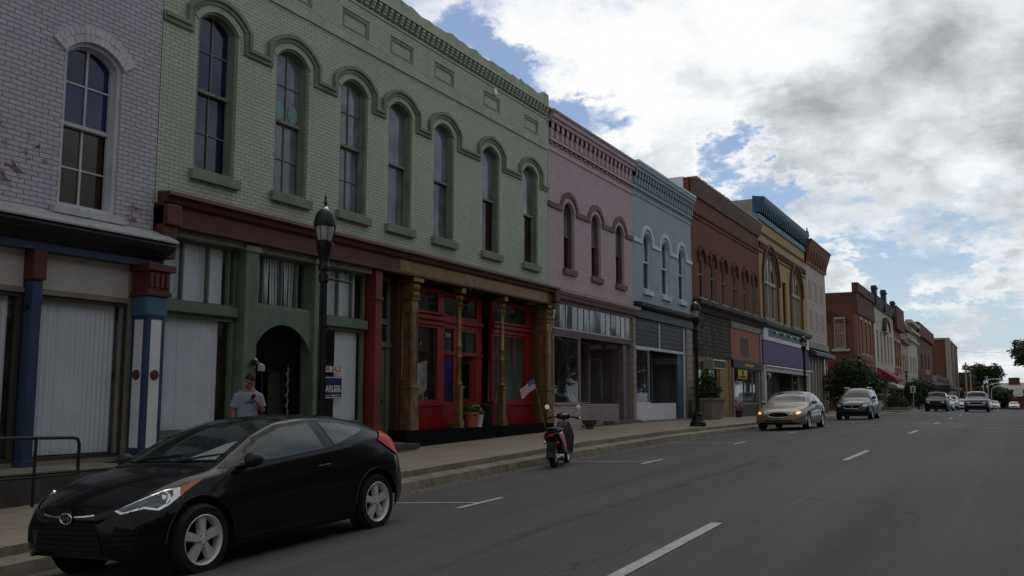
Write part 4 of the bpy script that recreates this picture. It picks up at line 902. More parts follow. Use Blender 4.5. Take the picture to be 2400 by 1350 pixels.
def red():
    s0, s1 = 42.22, 56.05
    ws = [(a, a+.95) for a in (43.45, 45.40, 47.55, 49.80, 52.05, 54.25)]
    rr = random.Random(2); top = []; s = s0
    while s < s1: top.append((s, 12.2+rr.uniform(-.03, .05))); s += .35
    top.append((s1, 12.2))
    wall(t, s0, s1, 6.3, 12.2, [arch(a, b, 6.50, 8.62, .30) for a, b in ws], M['red_brick'], top=top)
    for a, b in ws:
        sash_window(t, a, b, 6.50, 8.62, .30, FX, .03, M['tan_frame'], M['brown_glass'], .07, dep=.13, vert=False, horiz=False, sill=.18, sill_mat=M['cream_brick'], sill_out=.10, sill_ext=.05)
        MB().ribbon([(a-.12, 8.3), (a-.12, 8.66)]+arc(a-.12, b+.12, 8.66, .38, 12)+[(b+.12, 8.66), (b+.12, 8.3)], .20, FX-.01, FX+.09).build('window_hood', M['dark_red_brick'], t)
    c = MB(); c.bx(FX, FX+.05, s0, s1, 10.35, 10.50); c.bx(FX, FX+.08, s0, s1, 10.56, 10.66); c.build('string_course', M['dark_red_brick'], t)
    MB().prism([(FX-.05, 11.45), (FX+.08, 11.45), (FX+.24, 12.0), (FX+.28, 12.18), (FX-.05, 12.18)], s0, s1, axis='y').build('cornice', M['brown_wood'], t)
    k = s0+.2; c = MB()
    while k < s1: c.bx(FX-.2, FX+.31, k, k+.32, 12.19, 12.27+rr.uniform(0, .05)); k += .36
    c.build('coping', M['pale_brick'], t)
    MB().prism([(FX-.1, 6.38), (FX+.45, 6.32), (FX+.43, 6.14), (FX+.22, 6.0), (FX+.12, 5.78), (FX-.1, 5.78)], s0, s1+.05, axis='y').build('cornice', M['dark_wood'], t)
    X = FX
    MB().bx(X-.3, X+.04, 42.3, 48.9, 3.72, 5.80).build('shingle_front', M['shingles'], t)
    q = MB(); q.prism(rect(42.3, 48.9, .3, 3.72), X-.15, X-.05, [rect(43.05, 44.0, 1.0, 3.4), rect(44.9, 46.3, 1.4, 3.3)]); w = q.build('boarded_front', M['plywood'], t)
    MB().bx(X-.14, X-.12, 43.0, 46.4, 1.0, 3.4).build('pane', M['shop_glass'], w)
    for s in (42.3, 44.3, 46.6, 48.5): MB().bx(X-.1, X+.02, s, s+.22, .6, 3.72).build('post', M['plywood'], w, bevel=.01)
    MB().bx(X-.20, X-.16, 45.25, 46.0, 2.0, 2.85).build('lime_poster', M['lime'], w)
    q = MB(); q.bx(X-.3, X+.02, 48.95, 55.6, 3.72, 5.45); w = q.build('orange_panel', M['orange_panel'], t)
    MB().bx(X+.02, X+.035, 51.0, 52.7, 3.98, 5.0).build('faded_patch', pm('faded', (.10, .09, .085, 1), .8, var=.35, vs=2), w)
    MB().bx(X-.3, X+.08, 48.95, 55.7, 5.45, 5.78).build('frieze', M['tan_frame'], t)
    MB().bx(X-.3, X+.14, 48.95, 55.7, 3.25, 3.70).build('lintel', M['dark_wood'], t, bevel=.02)
    MB().bx(X+.145, X+.15, 51.3, 53.4, 3.42, 3.52).build('strip_sign', M['yellow'], t)
    w = shop_pane(t, 49.3, 54.6, 1.3, 3.25, X-.05, frame=M['tan_frame'], fw_=.08, mullions=(51.6, 53.6)); MB().bx(X-.1, X-.02, 49.0, 54.7, .3, 1.3).build('stall_riser', M['dark_wood'], t)
    MB().bx(X-.5, X-.48, 51.7, 53.5, 1.3, 2.6).build('display_card', M['white_paint'], w)
    for a, b, z in ((48.92, 49.2, 3.3), (54.75, 55.0, 3.3), (55.4, 55.75, 5.6)): MB().bx(X-.1, X+.08, a, b, .4, z).build('post', M['tan_frame'], t, bevel=.02)
    MB().bx(X-.3, X-.22, 54.95, 55.6, .4, 3.2).build('door', M['brown_wood'], t)
red()
RED = t
t = building('brick_building', 'yellow brick building with two big round-arched windows and a purple shop panel', 56.12, 70.9, 14.0, M['tan_stucco'])
def yellow():
    s0, s1 = 56.1, 70.9
    aw = [(56.75, 61.4), (65.0, 69.4)]; c = []
    hs = []
    for a, b in aw: hs.append(arch(a+.45, b-.45, 6.55, 9.0, (b-a)/2-.46, 18))
    hs.append(rect(62.6, 63.8, 6.55, 9.45))
    wall(t, s0, s1, 6.4, 12.6, hs, M['yellow_brick'])
    for a, b in aw:
        w_ = (b-a)/2-.46
        MB().ribbon([(a+.22, 6.6)]+arc(a+.22, b-.22, 9.0, (b-a)/2-.23, 20)+[(b-.22, 6.6)], .42, FX-.01, FX+.07).build('arch_surround', M['dark_red_brick'], t)
        MB().ribbon([(a+.0, 8.9)]+arc(a+.0, b-.0, 9.0, (b-a)/2-.01, 20)+[(b, 8.9)], .14, FX-.01, FX+.16).build('arch_hood', M['brown_wood'], t)
        f = MB(); o = arch(a+.46, b-.46, 6.55, 9.0, w_-.01, 18); cc = (a+b)/2
        hh = [rect(a+.66, cc-.5, 6.8, 8.8), rect(cc-.34, cc+.34, 6.8, 8.8), rect(cc+.5, b-.66, 6.8, 8.8)]
        f.prism(o, FX-.28, FX-.16, hh)
        f.bx(FX-.2, FX-.06, a+.46, b-.46, 8.82, 9.0)
        for q in (cc-.42, cc+.42): f.bx(FX-.2, FX-.08, q-.07, q+.07, 6.6, 10.6)
        w = f.build('window', M['tan_frame'] if 0 else M['cream_brick'], t)
        MB().bx(FX-.26, FX-.25, a+.5, b-.5, 6.6, 8.8).build('pane', M['brown_glass'], w)
        MB().prism(arch(a+.75, cc-.5, 9.1, 9.4, .5), FX-.15, FX-.14).prism(arch(cc-.33, cc+.33, 9.1, 10.2, .3), FX-.15, FX-.14).prism(arch(cc+.5, b-.75, 9.1, 9.4, .5), FX-.15, FX-.14).build('pane', M['car_glass'], w)
        MB().bx(FX-.1, FX+.14, a+.2, b-.2, 6.40, 6.55).build('sill', M['tan_frame'], w)
    sash_window(t, 62.6, 63.8, 6.55, 9.45, 0, FX, .1, M['brown_wood'], M['brown_glass'], .08, vert=False, horiz=False, sill=.15, sill_mat=M['tan_frame'])
    q = MB(); q.bx(FX, FX+.08, s0, s1, 11.15, 11.25); k = s0+.1
    while k < s1-.2: q.bx(FX, FX+.12, k, k+.22, 10.85, 11.15); k += .42
    q.bx(FX, FX+.05, s0, s1, 10.6, 10.68)
    q.build('corbel_table', M['dark_red_brick'], t)
    q = MB(); k = s0+.1
    while k < s1-.1: q.bx(FX, FX+.05, k, k+.14, 11.75, 11.95); k += .36
    q.build('dentils', M['brown_wood'], t)
    MB().bx(FX-.3, FX+.10, s0, s1, 12.6, 13.05).build('frieze', M['light_blue'], t)
    MB().prism([(FX-.3, 13.05), (FX+.20, 13.05), (FX+.23, 13.25), (FX+.40, 13.75), (FX+.44, 13.98), (FX-.3, 14.1)], s0+.02, s1, axis='y').build('cornice', M['cornice_blue'], t)
    q = MB(); q.bx(FX-.1, FX+.1, s0, s1, 12.95, 13.05); k = s0+.1
    while k < s1: q.prism([(FX+.1, 12.95), (FX+.26, 13.05), (FX+.38, 13.66), (FX+.1, 13.66)], k, k+.12, axis='y'); k += .55
    q.build('bracket_course', M['cornice_blue'], t)
    MB().lathe([(.12, 14.0), (.14, 14.1), (.05, 14.22), (.05, 14.38), (.0, 14.5)], (FX+.3, s1-.2, 0), 10).build('finial', M['slate'], t)
    X = FX
    MB().prism([(X-.1, 6.36), (X+.40, 6.28), (X+.36, 6.10), (X+.15, 6.0), (X-.1, 6.0)], s0, s1, axis='y').build('cornice', M['teal_dark'], t)
    w = MB().bx(X-.3, X+.06, s0+.3, s1, 5.45, 6.0).build('lamp_board', M['teal_dark'], t)
    for k in range(5): MB().ball((X+.16, 59.5+k*2.2, 5.78), (.1, .1, .09), 10, 6).build('bulb_lamp', M['chrome'], w)
    MB().prism(rect(s0+.2, s1, 5.20, 5.95), X-.2, X+.10, [rect(s0+1.4, s1-.8, 5.45, 5.9)]).build('white_frame', M['white_paint'], t)
    MB().bx(X-.3, X+.04, s0+.2, s1, 3.75, 5.20).build('purple_panel', M['purple'], t)
    MB().prism([(X-.3, 3.75), (X+.22, 3.66), (X+.24, 3.58), (X+.1, 3.54), (X+.06, 3.30), (X-.3, 3.30)], s0+.2, s1+.3, axis='y').build('ledge', M['white_paint'], t)
    w = shop_pane(t, 57.2, 60.4, 1.2, 3.3, X-.3, frame=M['dark_frame']); w = shop_pane(t, 66.2, 69.6, 1.2, 3.3, X-.3, frame=M['tan_frame'])
    MB().bx(X-1.3, X-1.2, 60.4, 66.2, .5, 3.3).build('door_screen', M['dark_wood'], t); MB().bx(X-1.18, X-1.15, 61.5, 62.6, .6, 2.9).build('door', M['oxblood'], t)
    MB().bx(X-.35, X-.2, 57.0, 60.4, .3, 1.2).bx(X-.35, X-.2, 66.2, 70.6, .3, 1.2).build('stall_riser', M['dark_wood'], t)
    for a in (56.3, 70.3): MB().bx(X-.1, X+.1, a, a+.3, .4, 3.3).build('post', M['white_paint'], t)
yellow()
t = building('brick_building', 'whitewashed block building with a red tiled cornice, last before the side street', 71.0, 79.6, 13.6, M['white_brick'])
def whitewashed():
    s0, s1 = 71.0, 79.6
    wall(t, s0, s1, 5.9, 12.3, [], M['white_brick'])
    MB().prism([(FX-.3, 11.9), (FX+.10, 11.9), (FX+.16, 12.4), (FX+.42, 13.2), (FX+.52, 13.5), (FX-.3, 13.9)], s0, s1+.2, axis='y').build('cornice', M['rust_tile'], t)
    q = MB(); q.bx(FX-.1, FX+.1, s0, s1, 11.85, 13.0); k = s0+.3
    while k < s1: q.prism([(FX+.1, 12.0), (FX+.22, 12.1), (FX+.40, 13.0), (FX+.1, 13.0)], k, k+.25, axis='y'); k += 1.05
    k = s0
    while k < s1: q.bx(FX-.3, FX+.56, k, k+.3, 13.52, 13.66); k += .45
    q.build('bracket_course', M['rust_tile'], t)
    for i, s in enumerate((72.2, 74.7, 77.2)):
        for z in (9.2, 6.9): MB().bx(FX-.02, FX+.015, s, s+1.1, z, z+1.5).build('blocked_window', M['pale_brick'], t)
    MB().bx(FX-.3, FX+.12, s0, s1, 5.45, 5.9).build('lintel', M['tan_frame'], t)
    MB().prism([(FX-.2, 5.45), (FX+.6, 5.1), (FX+.6, 4.85), (FX-.2, 4.85)], s0, s1, axis='y').build('awning', M['teal_dark'], t)
    k = s0+.2
    while k < s1-.5: MB().bx(FX-.1, FX, k, k+.42, 1.2, 4.85).build('post', M['cream_brick'], t); k += 1.25
    MB().bx(FX-.25, FX-.2, s0+.1, s1-.1, 1.0, 4.85).build('pane', M['car_glass'], t); MB().bx(FX-.3, FX-.1, s0, s1, .2, 1.1).build('stall_riser', M['dark_wood'], t)
whitewashed()

# ---- 4 the next block, beyond the side street
def far_building(label, s0, s1, top, body, front, cat='brick_building', wins=(), wz=(6.6, 9.5), trim=None, xf=FX, back=-26, storey=4.9, extra=None, belt=None):
    z0 = walk_z(-12.9, s0)-.6
    t = thing(cat, label, 'building', (xf, (s0+s1)/2, z0+.6))
    MB().bx(back, xf-.3, s0+.02, s1-.02, z0, top-.3).build('side_wall', body, t)
    gl = M['brown_glass']
    wall(t, s0, s1, storey, top, [rect(a, b, *wz) for a, b in wins], front, X=xf, th=.31)
    for a, b in wins:
        w = MB().prism(rect(a-.01, b+.01, wz[0], wz[1]), xf-.2, xf-.12, [rect(a+.1, b-.1, wz[0]+.1, wz[1]-.1)]).bx(xf-.2, xf-.1, a, b, (wz[0]+wz[1])/2-.05, (wz[0]+wz[1])/2+.05).build('window', trim or M['tan_frame'], t)
        MB().bx(xf-.19, xf-.18, a+.05, b-.05, wz[0]+.05, wz[1]-.05).build('pane', gl, w)
        MB().bx(xf-.1, xf+.1, a-.1, b+.1, wz[0]-.18, wz[0]).build('sill', M['cream_brick'], w)
        if trim: MB().bx(xf-.02, xf+.06, a-.12, b+.12, wz[1], wz[1]+.35).build('lintel', M['cream_brick'], w)
    MB().prism(rect(s0, s1, z0, storey), xf-.3, xf-.02, [rect(s0+.5, (s0+s1)/2-.2, z0+1.6, storey-1.2), rect((s0+s1)/2+.2, s1-.5, z0+.8, storey-1.2)]).build('shop_front', belt or M['dark_wood'], t)
    MB().bx(xf-.25, xf-.2, s0+.4, s1-.4, z0+.7, storey-1.1).build('pane', M['car_glass'], t)
    return t
t = far_building('dark red brick corner building with boarded side window beyond the side street', 97.4, 111.4, 12.3, M['side_brick'], M['orange_brick'], wins=[(100.3, 101.6), (103.6, 104.9), (106.9, 108.2)], wz=(6.3, 9.7), trim=M['cream_brick'])
def corner():
    Y = 97.4
    MB().bx(-26, FX+.12, Y-.02, 111.4, 11.3, 12.35).bx(FX-.3, FX+.30, Y-.1, 111.4, 12.35, 13.3).bx(FX-.3, FX+.16, Y-.04, 111.4, 10.2, 11.3).build('parapet', M['dark_red_brick'], t)
    # side window
    a0, z1 = HY(1957, 748, Y-.02); a1, z0 = HY(1980, 815, Y-.02)
    MB().prism(rect(a0-.13, a1+.13, z0-.1, z1+.2), Y-.10, Y+.05, [rect(a0-.03, a1+.03, z0+.05, z1-.02)], axis='y').bx(a0, a1, Y-.08, Y, (z0+z1)/2-.05, (z0+z1)/2+.05).build('window_frame', M['pale_brick'], t)
    MB().bx(a0, a1, Y-.03, Y-.022, z0, z1).build('boarding', M['brown_stucco'], t); MB().bx(a0-.4, a1+.5, Y-.25, Y, z0-.35, z0-.12).build('sill', M['steel'], t)
    x0, za = HY(1930, 845, Y-.02); x1, zb = HY(1970, 878, Y-.02)
    MB().bx(-26, x1+.2, Y-.06, Y-.02, zb, za).build('painted_sign', M['dark_red'], t)
    MB().bx(-26, FX, Y-.05, Y, 5.35, 5.5).build('string_course', M['brown_stucco'], t)
    q = MB()
    for k in range(6): q.bx(-26, FX-.6-k*.3, Y-.08-.0*k, Y, 9.3+k*.22, 9.4+k*.22)
    q.build('corbel_table', M['dark_red_brick'], t)
    MB().prism(rect(98.6, 110.6, 5.6, 11.0), FX, FX+.08, [rect(99.4, 109.8, 6.1, 10.3)]).build('surround', M['orange_brick'], t)
corner()
t = far_building('pale grey two-storey front with a pedimented window and spiked dark cornice', 111.5, 131.4, 12.9, M['dark_red_brick'], M['cream_brick'], wins=[(a, a+1.5) for a in (113.5, 117.2, 120.9, 124.4, 127.9)], wz=(6.2, 9.6), belt=M['cream_brick'])
t['label'] = 'pale grey two-storey front with a pedimented middle window and dark roof cornice'
def pediment():
    MB().prism([(FX-.3, 12.2), (FX+.15, 12.2), (FX+.35, 13.0), (FX+.45, 13.4), (FX-.3, 13.6)], 111.2, 131.5, axis='y').build('cornice', M['slate'], t)
    for s in (111.6, 120.8, 130.9):
        k = 1 if s != 120.8 else 1.7
        MB().bx(FX-.1, FX+.45, s-.4*k, s+.4*k, 12.3, 14.5+.6*(k-1)).bx(FX-.15, FX+.55, s-.55*k, s+.55*k, 14.1+.5*(k-1), 14.25+.5*(k-1)).build('pier_cap', M['slate'], t)
    MB().prism([(119.6, 9.7), (124.0, 9.7), (121.8, 11.0)], FX, FX+.4).build('pediment', M['cream_brick'], t)
    MB().ribbon(arc(119.4, 124.1, 9.9, 1.5, 12), .35, FX, FX+.5).build('pediment_arch', M['slate'], t)
    quoins(t, 111.5, 112.2, 5.6, 12, M['white_paint'], .4); quoins(t, 130.7, 131.4, 5.6, 12, M['white_paint'], .4)
    MB().prism([(FX, 5.2), (FX+1.9, 4.0), (FX+1.9, 3.7), (FX, 3.7)], 112.5, 121.5, axis='y').build('awning', M['awning_red'], t)
    MB().bx(FX, FX+.1, 122.2, 130.3, 3.4, 5.0).build('sign_board', M['slate'], t)
    MB().prism([(FX+.0, 3.6), (FX+1.1, 3.3), (FX+1.1, 3.0), (FX+.0, 3.0)], 122.0, 131, axis='y').build('awning', M['white_paint'], t)
pediment()
t = far_building('narrow orange-red brick front with three windows over a red shopfront', 131.5, 141.5, 12.2, M['dark_red_brick'], M['orange_brick'], wins=[(133, 134.6), (135.8, 137.4), (138.6, 140.2)], wz=(6.0, 9.4), trim=M['cream_brick'], belt=M['dark_red'])
MB().bx(FX-.3, FX+.6, 131.5, 141.5, 10.9, 14.0).build('cornice', M['dark_red_brick'], t); MB().bx(FX-.3, FX+.4, 131.5, 141.5, 2.9, 4.9).build('fascia', M['dark_red'], t)
t = far_building('faded pinkish plastered front with low upper windows beside the cream building', 141.6, 152, 11.9, M['pale_brick'], M['pale_brick'], wins=[(143, 144.6), (146, 147.6), (149, 150.6)], wz=(5.6, 8.0), storey=4.4)
MB().bx(FX-.2, FX+.5, 141.6, 152, 9.6, 10.1).bx(FX-.2, FX+.7, 141.6, 152, 11.6, 12.2).build('cornice', M['brown_stucco'], t); MB().prism([(FX, 4.3), (FX+1.8, 3.2), (FX+1.8, 2.8), (FX, 2.8)], 142, 151.8, axis='y').build('awning', M['tan_stucco'], t)
t = far_building('tall cream painted building rising above its faded pink neighbour', 152.1, 169, 13.4, M['cream_brick'], M['cream_brick'], wins=[(155, 157), (159.5, 161.5), (164, 166)], wz=(5.8, 8.2), storey=4.2)
MB().bx(FX-.2, FX+.6, 152.1, 169, 12.0, 12.4).bx(FX-.2, FX+.4, 152.1, 169, 10.6, 10.9).bx(FX-.2, FX+.7, 152.1, 169, 13.2, 13.7).build('cornice', M['cream_brick'], t)
t = far_building('brown rendered building with a brick corner and stone canopy', 169.1, 205, 13.8, M['brown_stucco'], M['dark_red_brick'], wins=[(176, 179), (184, 187), (192, 195)], wz=(5.6, 9.6), storey=4.2)
MB().bx(FX-3.5, FX+.5, 168.9, 205, 12.4, 14.6).build('parapet', M['dark_red_brick'], t); MB().bx(FX-6, FX+2.2, 168.5, 178, 4.6, 5.6).bx(FX-6, FX+1.2, 168.6, 178, 5.6, 6.6).build('canopy', M['brown_stucco'], t)
t = far_building('big plain red brick building with pale corner strips, tallest at the far end', 268, 320, 17.6, M['side_brick'], M['dark_red_brick'], wins=[(276, 281), (290, 295), (304, 309)], wz=(7, 14), storey=4.2, back=-46)
MB().bx(-46, FX+.2, 267.8, 320, 17.2, 17.7).bx(FX-.7, FX+.4, 267.6, 272, -1.2, 17.6).bx(FX-.2, FX+.5, 283, 286, -1.2, 16.6).bx(FX-.2, FX+.5, 304, 307, -1.2, 15.6).build('corner_strip', M['pale_brick'], t)
t = far_building('low brown brick shop with a long flat canopy and white window signs', 206, 262, 6.2, M['dark_red_brick'], M['brown_stucco'], wins=[], storey=3.4, back=-24)
MB().bx(FX-.2, FX+3.0, 206, 262, 3.6, 4.4).bx(FX-.2, FX+.3, 208, 262, 5.6, 6.6).build('canopy', M['slate'], t)
for s in (214, 232, 250): MB().bx(FX+.1, FX+.2, s, s+11, .6, 2.8).build('window_sign', M['white_paint'], t)

# ---- opposite side of the street (only ever seen mirrored in the shop glass)
def opposite(label, s0, s1, top, mat):
    t = thing('brick_building', label, 'building', (6.6, (s0+s1)/2, .4))
    MB().bx(6.62, 18, s0, s1, -.3, top).build('wall', mat, t)
    q = MB(); q.bx(6.3, 6.62, s0, s1, top-.6, top+.2); q.bx(6.45, 6.62, s0, s1, 4.6, 5.2); q.build('cornice', M['cream_brick'], t)
    k = s0+1.2
    while k < s1-1.5:
        for z0, z1 in ((1.2, 4.0), (6.2, 8.6)):
            w = MB().prism(rect(k, k+1.4, z0, z1), 6.55, 6.66, [rect(k+.1, k+1.3, z0+.1, z1-.1)]).build('window', M['cream_brick'], t); MB().bx(6.6, 6.61, k+.05, k+1.35, z0+.05, z1-.05).build('pane', M['car_glass'], w)
        k += 2.8
opposite('dark red brick building across the street, nearest the camera', -22, 18, 10.2, M['dark_red_brick'])
opposite('brown brick building across the street with a cream cornice, lower than its neighbours', 18.1, 38, 8.6, M['side_brick'])
opposite('tall pale brick building across the street', 41, 66, 11.5, M['pale_brick'])

# ------------------------------------------------------------------ trees and shrubs
def leafmat(name, a, b):
    g = G(name); oi = g.n('ShaderNodeNewGeometry'); g.base(g.mix(g.m('MULTIPLY', oi.outputs['Random Per Island'], 1.0), a, b)); g.set(Roughness=.6)
    g.b.inputs['Specular IOR Level'].default_value = .35; g.b.inputs['Subsurface Weight'].default_value = 0; return g.mat
M['leaf_dark'] = leafmat('leaf_dark', (.012, .028, .010, 1), (.05, .085, .025, 1)); M['leaf_mid'] = leafmat('leaf_mid', (.03, .06, .015, 1), (.09, .13, .04, 1))
M['leaf_grey'] = leafmat('leaf_grey', (.06, .08, .05, 1), (.16, .18, .12, 1)); M['bark'] = pm('bark', (.07, .055, .042, 1), .9, var=.4, vs=6, bump=.8)
def leaves(mb, blobs, n, size, r, gap=.0):
    tot = sum(b[3]**2.2 for b in blobs)
    for (cx, cy, cz, rr) in blobs:
        for _ in range(int(n*rr**2.2/tot)):
            d_ = Vector((r.gauss(0, 1), r.gauss(0, 1), r.gauss(0, 1))).normalized(); q = rr*(.55+.5*r.random()**.6)
            wob = 1+.22*sin(d_.x*7+cx*3)*sin(d_.y*6+cy)+.18*sin(d_.z*9+cz*2)
            p = Vector((cx, cy, cz))+Vector((d_.x, d_.y, d_.z*.9))*q*wob
            s = size*(.5+r.random()); u = Vector((r.gauss(0, 1), r.gauss(0, 1), r.gauss(0, .7))).normalized(); v = u.cross(d_+Vector((r.gauss(0, .5), r.gauss(0, .5), r.gauss(0, .5)))).normalized()
            mb.add([p-u*s, p+v*s*.55, p+u*s, p-v*s*.55], [(0, 1, 2, 3)])
def tree(name, label, loc, trunk_h, trunk_r, blobs, n, size, mat='leaf_dark', seed=1, group=None, cat='tree'):
    r = random.Random(seed); t = thing(name, label, cat, loc, 0, group, local=True)
    mb = MB(); mb.tube([(0, 0, -.2), (.03, .02, trunk_h*.5), (0, 0, trunk_h)], [trunk_r*1.25, trunk_r, trunk_r*.8], 9)
    for (cx, cy, cz, rr) in blobs:
        m_ = Vector((cx*.4, cy*.4, (trunk_h*.8+cz)*.5)); mb.tube([(0, 0, trunk_h*.75), m_, (cx, cy, cz)], [trunk_r*.6, trunk_r*.38, trunk_r*.12], 6)
        for k in range(3):
            e = Vector((cx, cy, cz))+Vector((r.gauss(0, 1), r.gauss(0, 1), r.gauss(0, 1))).normalized()*rr*.7; mb.tube([m_, (Vector((cx, cy, cz))+e)/2, e], [trunk_r*.25, trunk_r*.15, .01], 5)
    mb.build('trunk', M['bark'], t, smooth=True)
    lb = MB(); leaves(lb, blobs, n, size, r); me = bpy.data.meshes.new('crown'); me.from_pydata(lb.v, [], lb.f); me.materials.append(M[mat]); link('crown', me, t); return t
def blobset(r, w, h, z, n, rad): return [(r.uniform(-w, w), r.uniform(-w, w), z+r.uniform(0, h), rad*r.uniform(.7, 1.2)) for _ in range(n)]
r1 = random.Random(11)
tree('street_tree', 'low dense dark tree in front of the brick corner building, behind the dark SUV', (-10.7, 77.3, walk_z(-10, 78)), 1.6, .09, [(-.6, 0, 2.2, 1.2), (.7, .3, 2.6, 1.35), (0, 0, 3.3, 1.2), (1.5, .2, 2.1, .95), (-1.5, .1, 2.4, 1.1), (.3, -.3, 1.5, 1.3), (-1.0, .4, 1.2, 1.0), (-.9, .2, 3.4, .7), (1.0, 0, 1.3, .9)], 15000, .075, 'leaf_dark', 3)
tree('street_tree', 'second street tree, small, to the right of the white parking sign', (HY(2153, 930, 122)[0], 122, .3), 1.4, .1, blobset(r1, 1.1, 1.9, 1.2, 9, 1.0), 5000, .12, 'leaf_dark', 5)
tree('big_tree', 'large dark tree behind the curved lamp posts at the end of the street', (HY(2316, 950, 300)[0], 300, -1.8), 5, .4, [(r1.uniform(-2.6, 2.6), r1.uniform(-3, 3), 2.5+r1.random()*9.5, 2.0*r1.uniform(.7, 1.15)) for _ in range(18)], 14000, .26, 'leaf_dark', 9)
tree('big_tree', 'thin pale leafed tree left of the large dark one at the street end', (HY(2276, 950, 285)[0], 285, -1.5), 7, .2, [(r1.uniform(-1.3, 1.3), r1.uniform(-1, 1), 8.5+r1.random()*3.5, 1.0) for _ in range(6)], 420, .28, 'leaf_grey', 10)
tree('big_tree', 'leafy tree with its branches cut by the right edge of the photo', (5.6, 128, .1), 4.5, .35, [(r1.uniform(-3.3, 5), r1.uniform(-2, 3), 4.6+r1.random()*4.2, 1.5*r1.uniform(.7, 1.1)) for _ in range(16)], 15000, .17, 'leaf_dark', 12)
tree('big_tree', 'dark undergrowth trees along the far right side below the highway lamps', (HY(2328, 950, 290)[0], 290, -1.5), 2, .3, [(r1.uniform(-4.5, 4.5), r1.uniform(-5, 5), .5+r1.random()*4.5, 1.9) for _ in range(12)], 9000, .35, 'leaf_dark', 14)
for yy_, nm_ in ((74, 'nearer'), (87, 'middle'), (101, 'farther')): tree('big_tree', 'leafy dark tree across the street, the %s of three' % nm_, (8.8, yy_, .3), 3, .25, [(r1.uniform(-2, 2), r1.uniform(-4, 4), 2.6+r1.random()*4, 2.1*r1.uniform(.8, 1.1)) for _ in range(10)], 2600, .3, 'leaf_dark', int(yy_))
def shrub(name, label, loc, blobs, n, size, mat='leaf_dark', seed=1, group=None):
    t = thing(name, label, 'shrub', loc, 0, group, local=True); r = random.Random(seed)
    mb = MB(); mb.tube([(0, 0, 0), (0, 0, blobs[0][2])], .02, 6)
    for b in blobs: mb.tube([(0, 0, .05), (b[0]*.6, b[1]*.6, b[2]*.6), b[:3]], .012, 5)
    mb.build('stem', M['bark'], t); lb = MB(); leaves(lb, blobs, n, size, r); me = bpy.data.meshes.new('foliage'); me.from_pydata(lb.v, [], lb.f); me.materials.append(M[mat]); link('foliage', me, t)
for px, n_ in ((2030, 1),):
    pass
tubx, tuby = -10.3, 104.0
tt = thing('planter', 'square planter bed with layered dark shrubs at the side street corner', 'planter', (tubx, tuby, .42), local=True)
MB().prism(rect(-1.3, 1.3, -1.4, 1.4), 0, .35, [rect(-1.15, 1.15, -1.25, 1.25)], axis='z').bx(-1.2, 1.2, -1.3, 1.3, .1, .28).build('bed_wall', M['concrete'], tt)
shrub('shrub', 'clipped dark shrub in the corner planter, a ball over a low mound', (tubx, tuby, .7), [(0, 0, 1.6, .55), (-.6, 0, .5, .6), (.6, .2, .5, .6), (0, -.5, .6, .6), (0, .5, .9, .5)], 4500, .06, 'leaf_dark', 4)

# ------------------------------------------------------------------ street lamps
def make_lamp(label, loc, arm=False):
    t = thing('street_lamp', label, 'street lamp', loc, 0, 'black acorn street lamps along the kerb', local=True); K = M['black_iron']
    MB().lathe([(.28, 0), (.29, .05), (.27, .10), (.27, .15), (.22, .18), (.19, .30), (.15, .40), (.16, .44), (.12, .47), (.09, .62), (.085, .70)], seg=20).build('base', K, t, smooth=True)
    f = MB(); n = 16; r0, r1_ = .072, .058; prof = []
    vs = []
    for z, rr in ((.68, r0), (3.50, r1_)):
        for k in range(n*2): a = pi*k/n; q = rr*(1 if k % 2 else .86); vs.append((q*cos(a), q*sin(a), z))
    f.add(vs, [(k, (k+1) % (2*n), (k+1) % (2*n)+2*n, k+2*n) for k in range(2*n)])
    f.lathe([(.09, 3.38), (.10, 3.42), (.09, 3.46), (.075, 3.50), (.08, 3.56), (.12, 3.72), (.14, 3.80), (.14, 3.84), (.11, 3.85)], seg=16)
    f.build('pole', K, t, smooth=True)
    h = MB(); h.lathe([(.155, 4.10), (.185, 4.11), (.187, 4.15), (.18, 4.21), (.162, 4.28), (.13, 4.34), (.09, 4.38), (.05, 4.395)], seg=20); hd = h.build('lamp_cap', K, t, smooth=True)
    MB().lathe([(.05, 4.375), (.06, 4.39), (.045, 4.42), (.03, 4.435)], seg=14).build('collar', M['chrome'], hd, smooth=True)
    MB().lathe([(.028, 4.43), (.02, 4.47), (.035, 4.50), (.02, 4.54), (.012, 4.56), (.03, 4.585), (.012, 4.61), (0, 4.68)], seg=12).build('finial', K, hd, smooth=True)
    MB().lathe([(.095, 3.85), (.12, 3.93), (.145, 4.05), (.15, 4.13), (.0, 4.14)], seg=18).build('globe', M['lamp_glass'], t, smooth=True)
    c = MB()
    for k in range(8): a = k*pi/4+.2; c.tube([(q*cos(a), q*sin(a), z) for q, z in ((.12, 3.84), (.145, 3.92), (.168, 4.04), (.175, 4.13))], .007, 5)
    c.lathe([(.118, 3.83), (.135, 3.85), (.118, 3.87)], seg=18)
    c.build('cage', K, t)
    if arm:
        a = MB(); a.lathe([(.07, 3.18), (.085, 3.20), (.085, 3.32), (.07, 3.34)], seg=14); a.tube([(0, 0, 3.26), (.05, .60, 3.24)], .019, 8); a.tube([(0, 0, 3.20), (.02, .22, 3.25)], .01, 6); a.ball((.05, .61, 3.24), .026); a.build('banner_arm', K, t)
    return t
LX = -9.7
def lz(y): return walk_z(LX, y)
lamp = make_lamp('black acorn street lamp with a banner arm, in front of the dark red cornice', (LX, H(751, 970, LX)[0], lz(11.6)), True)
lamp2 = make_lamp('black acorn street lamp standing between the blue and red brick fronts', (LX, H(1636, 997, LX)[0], lz(32)))
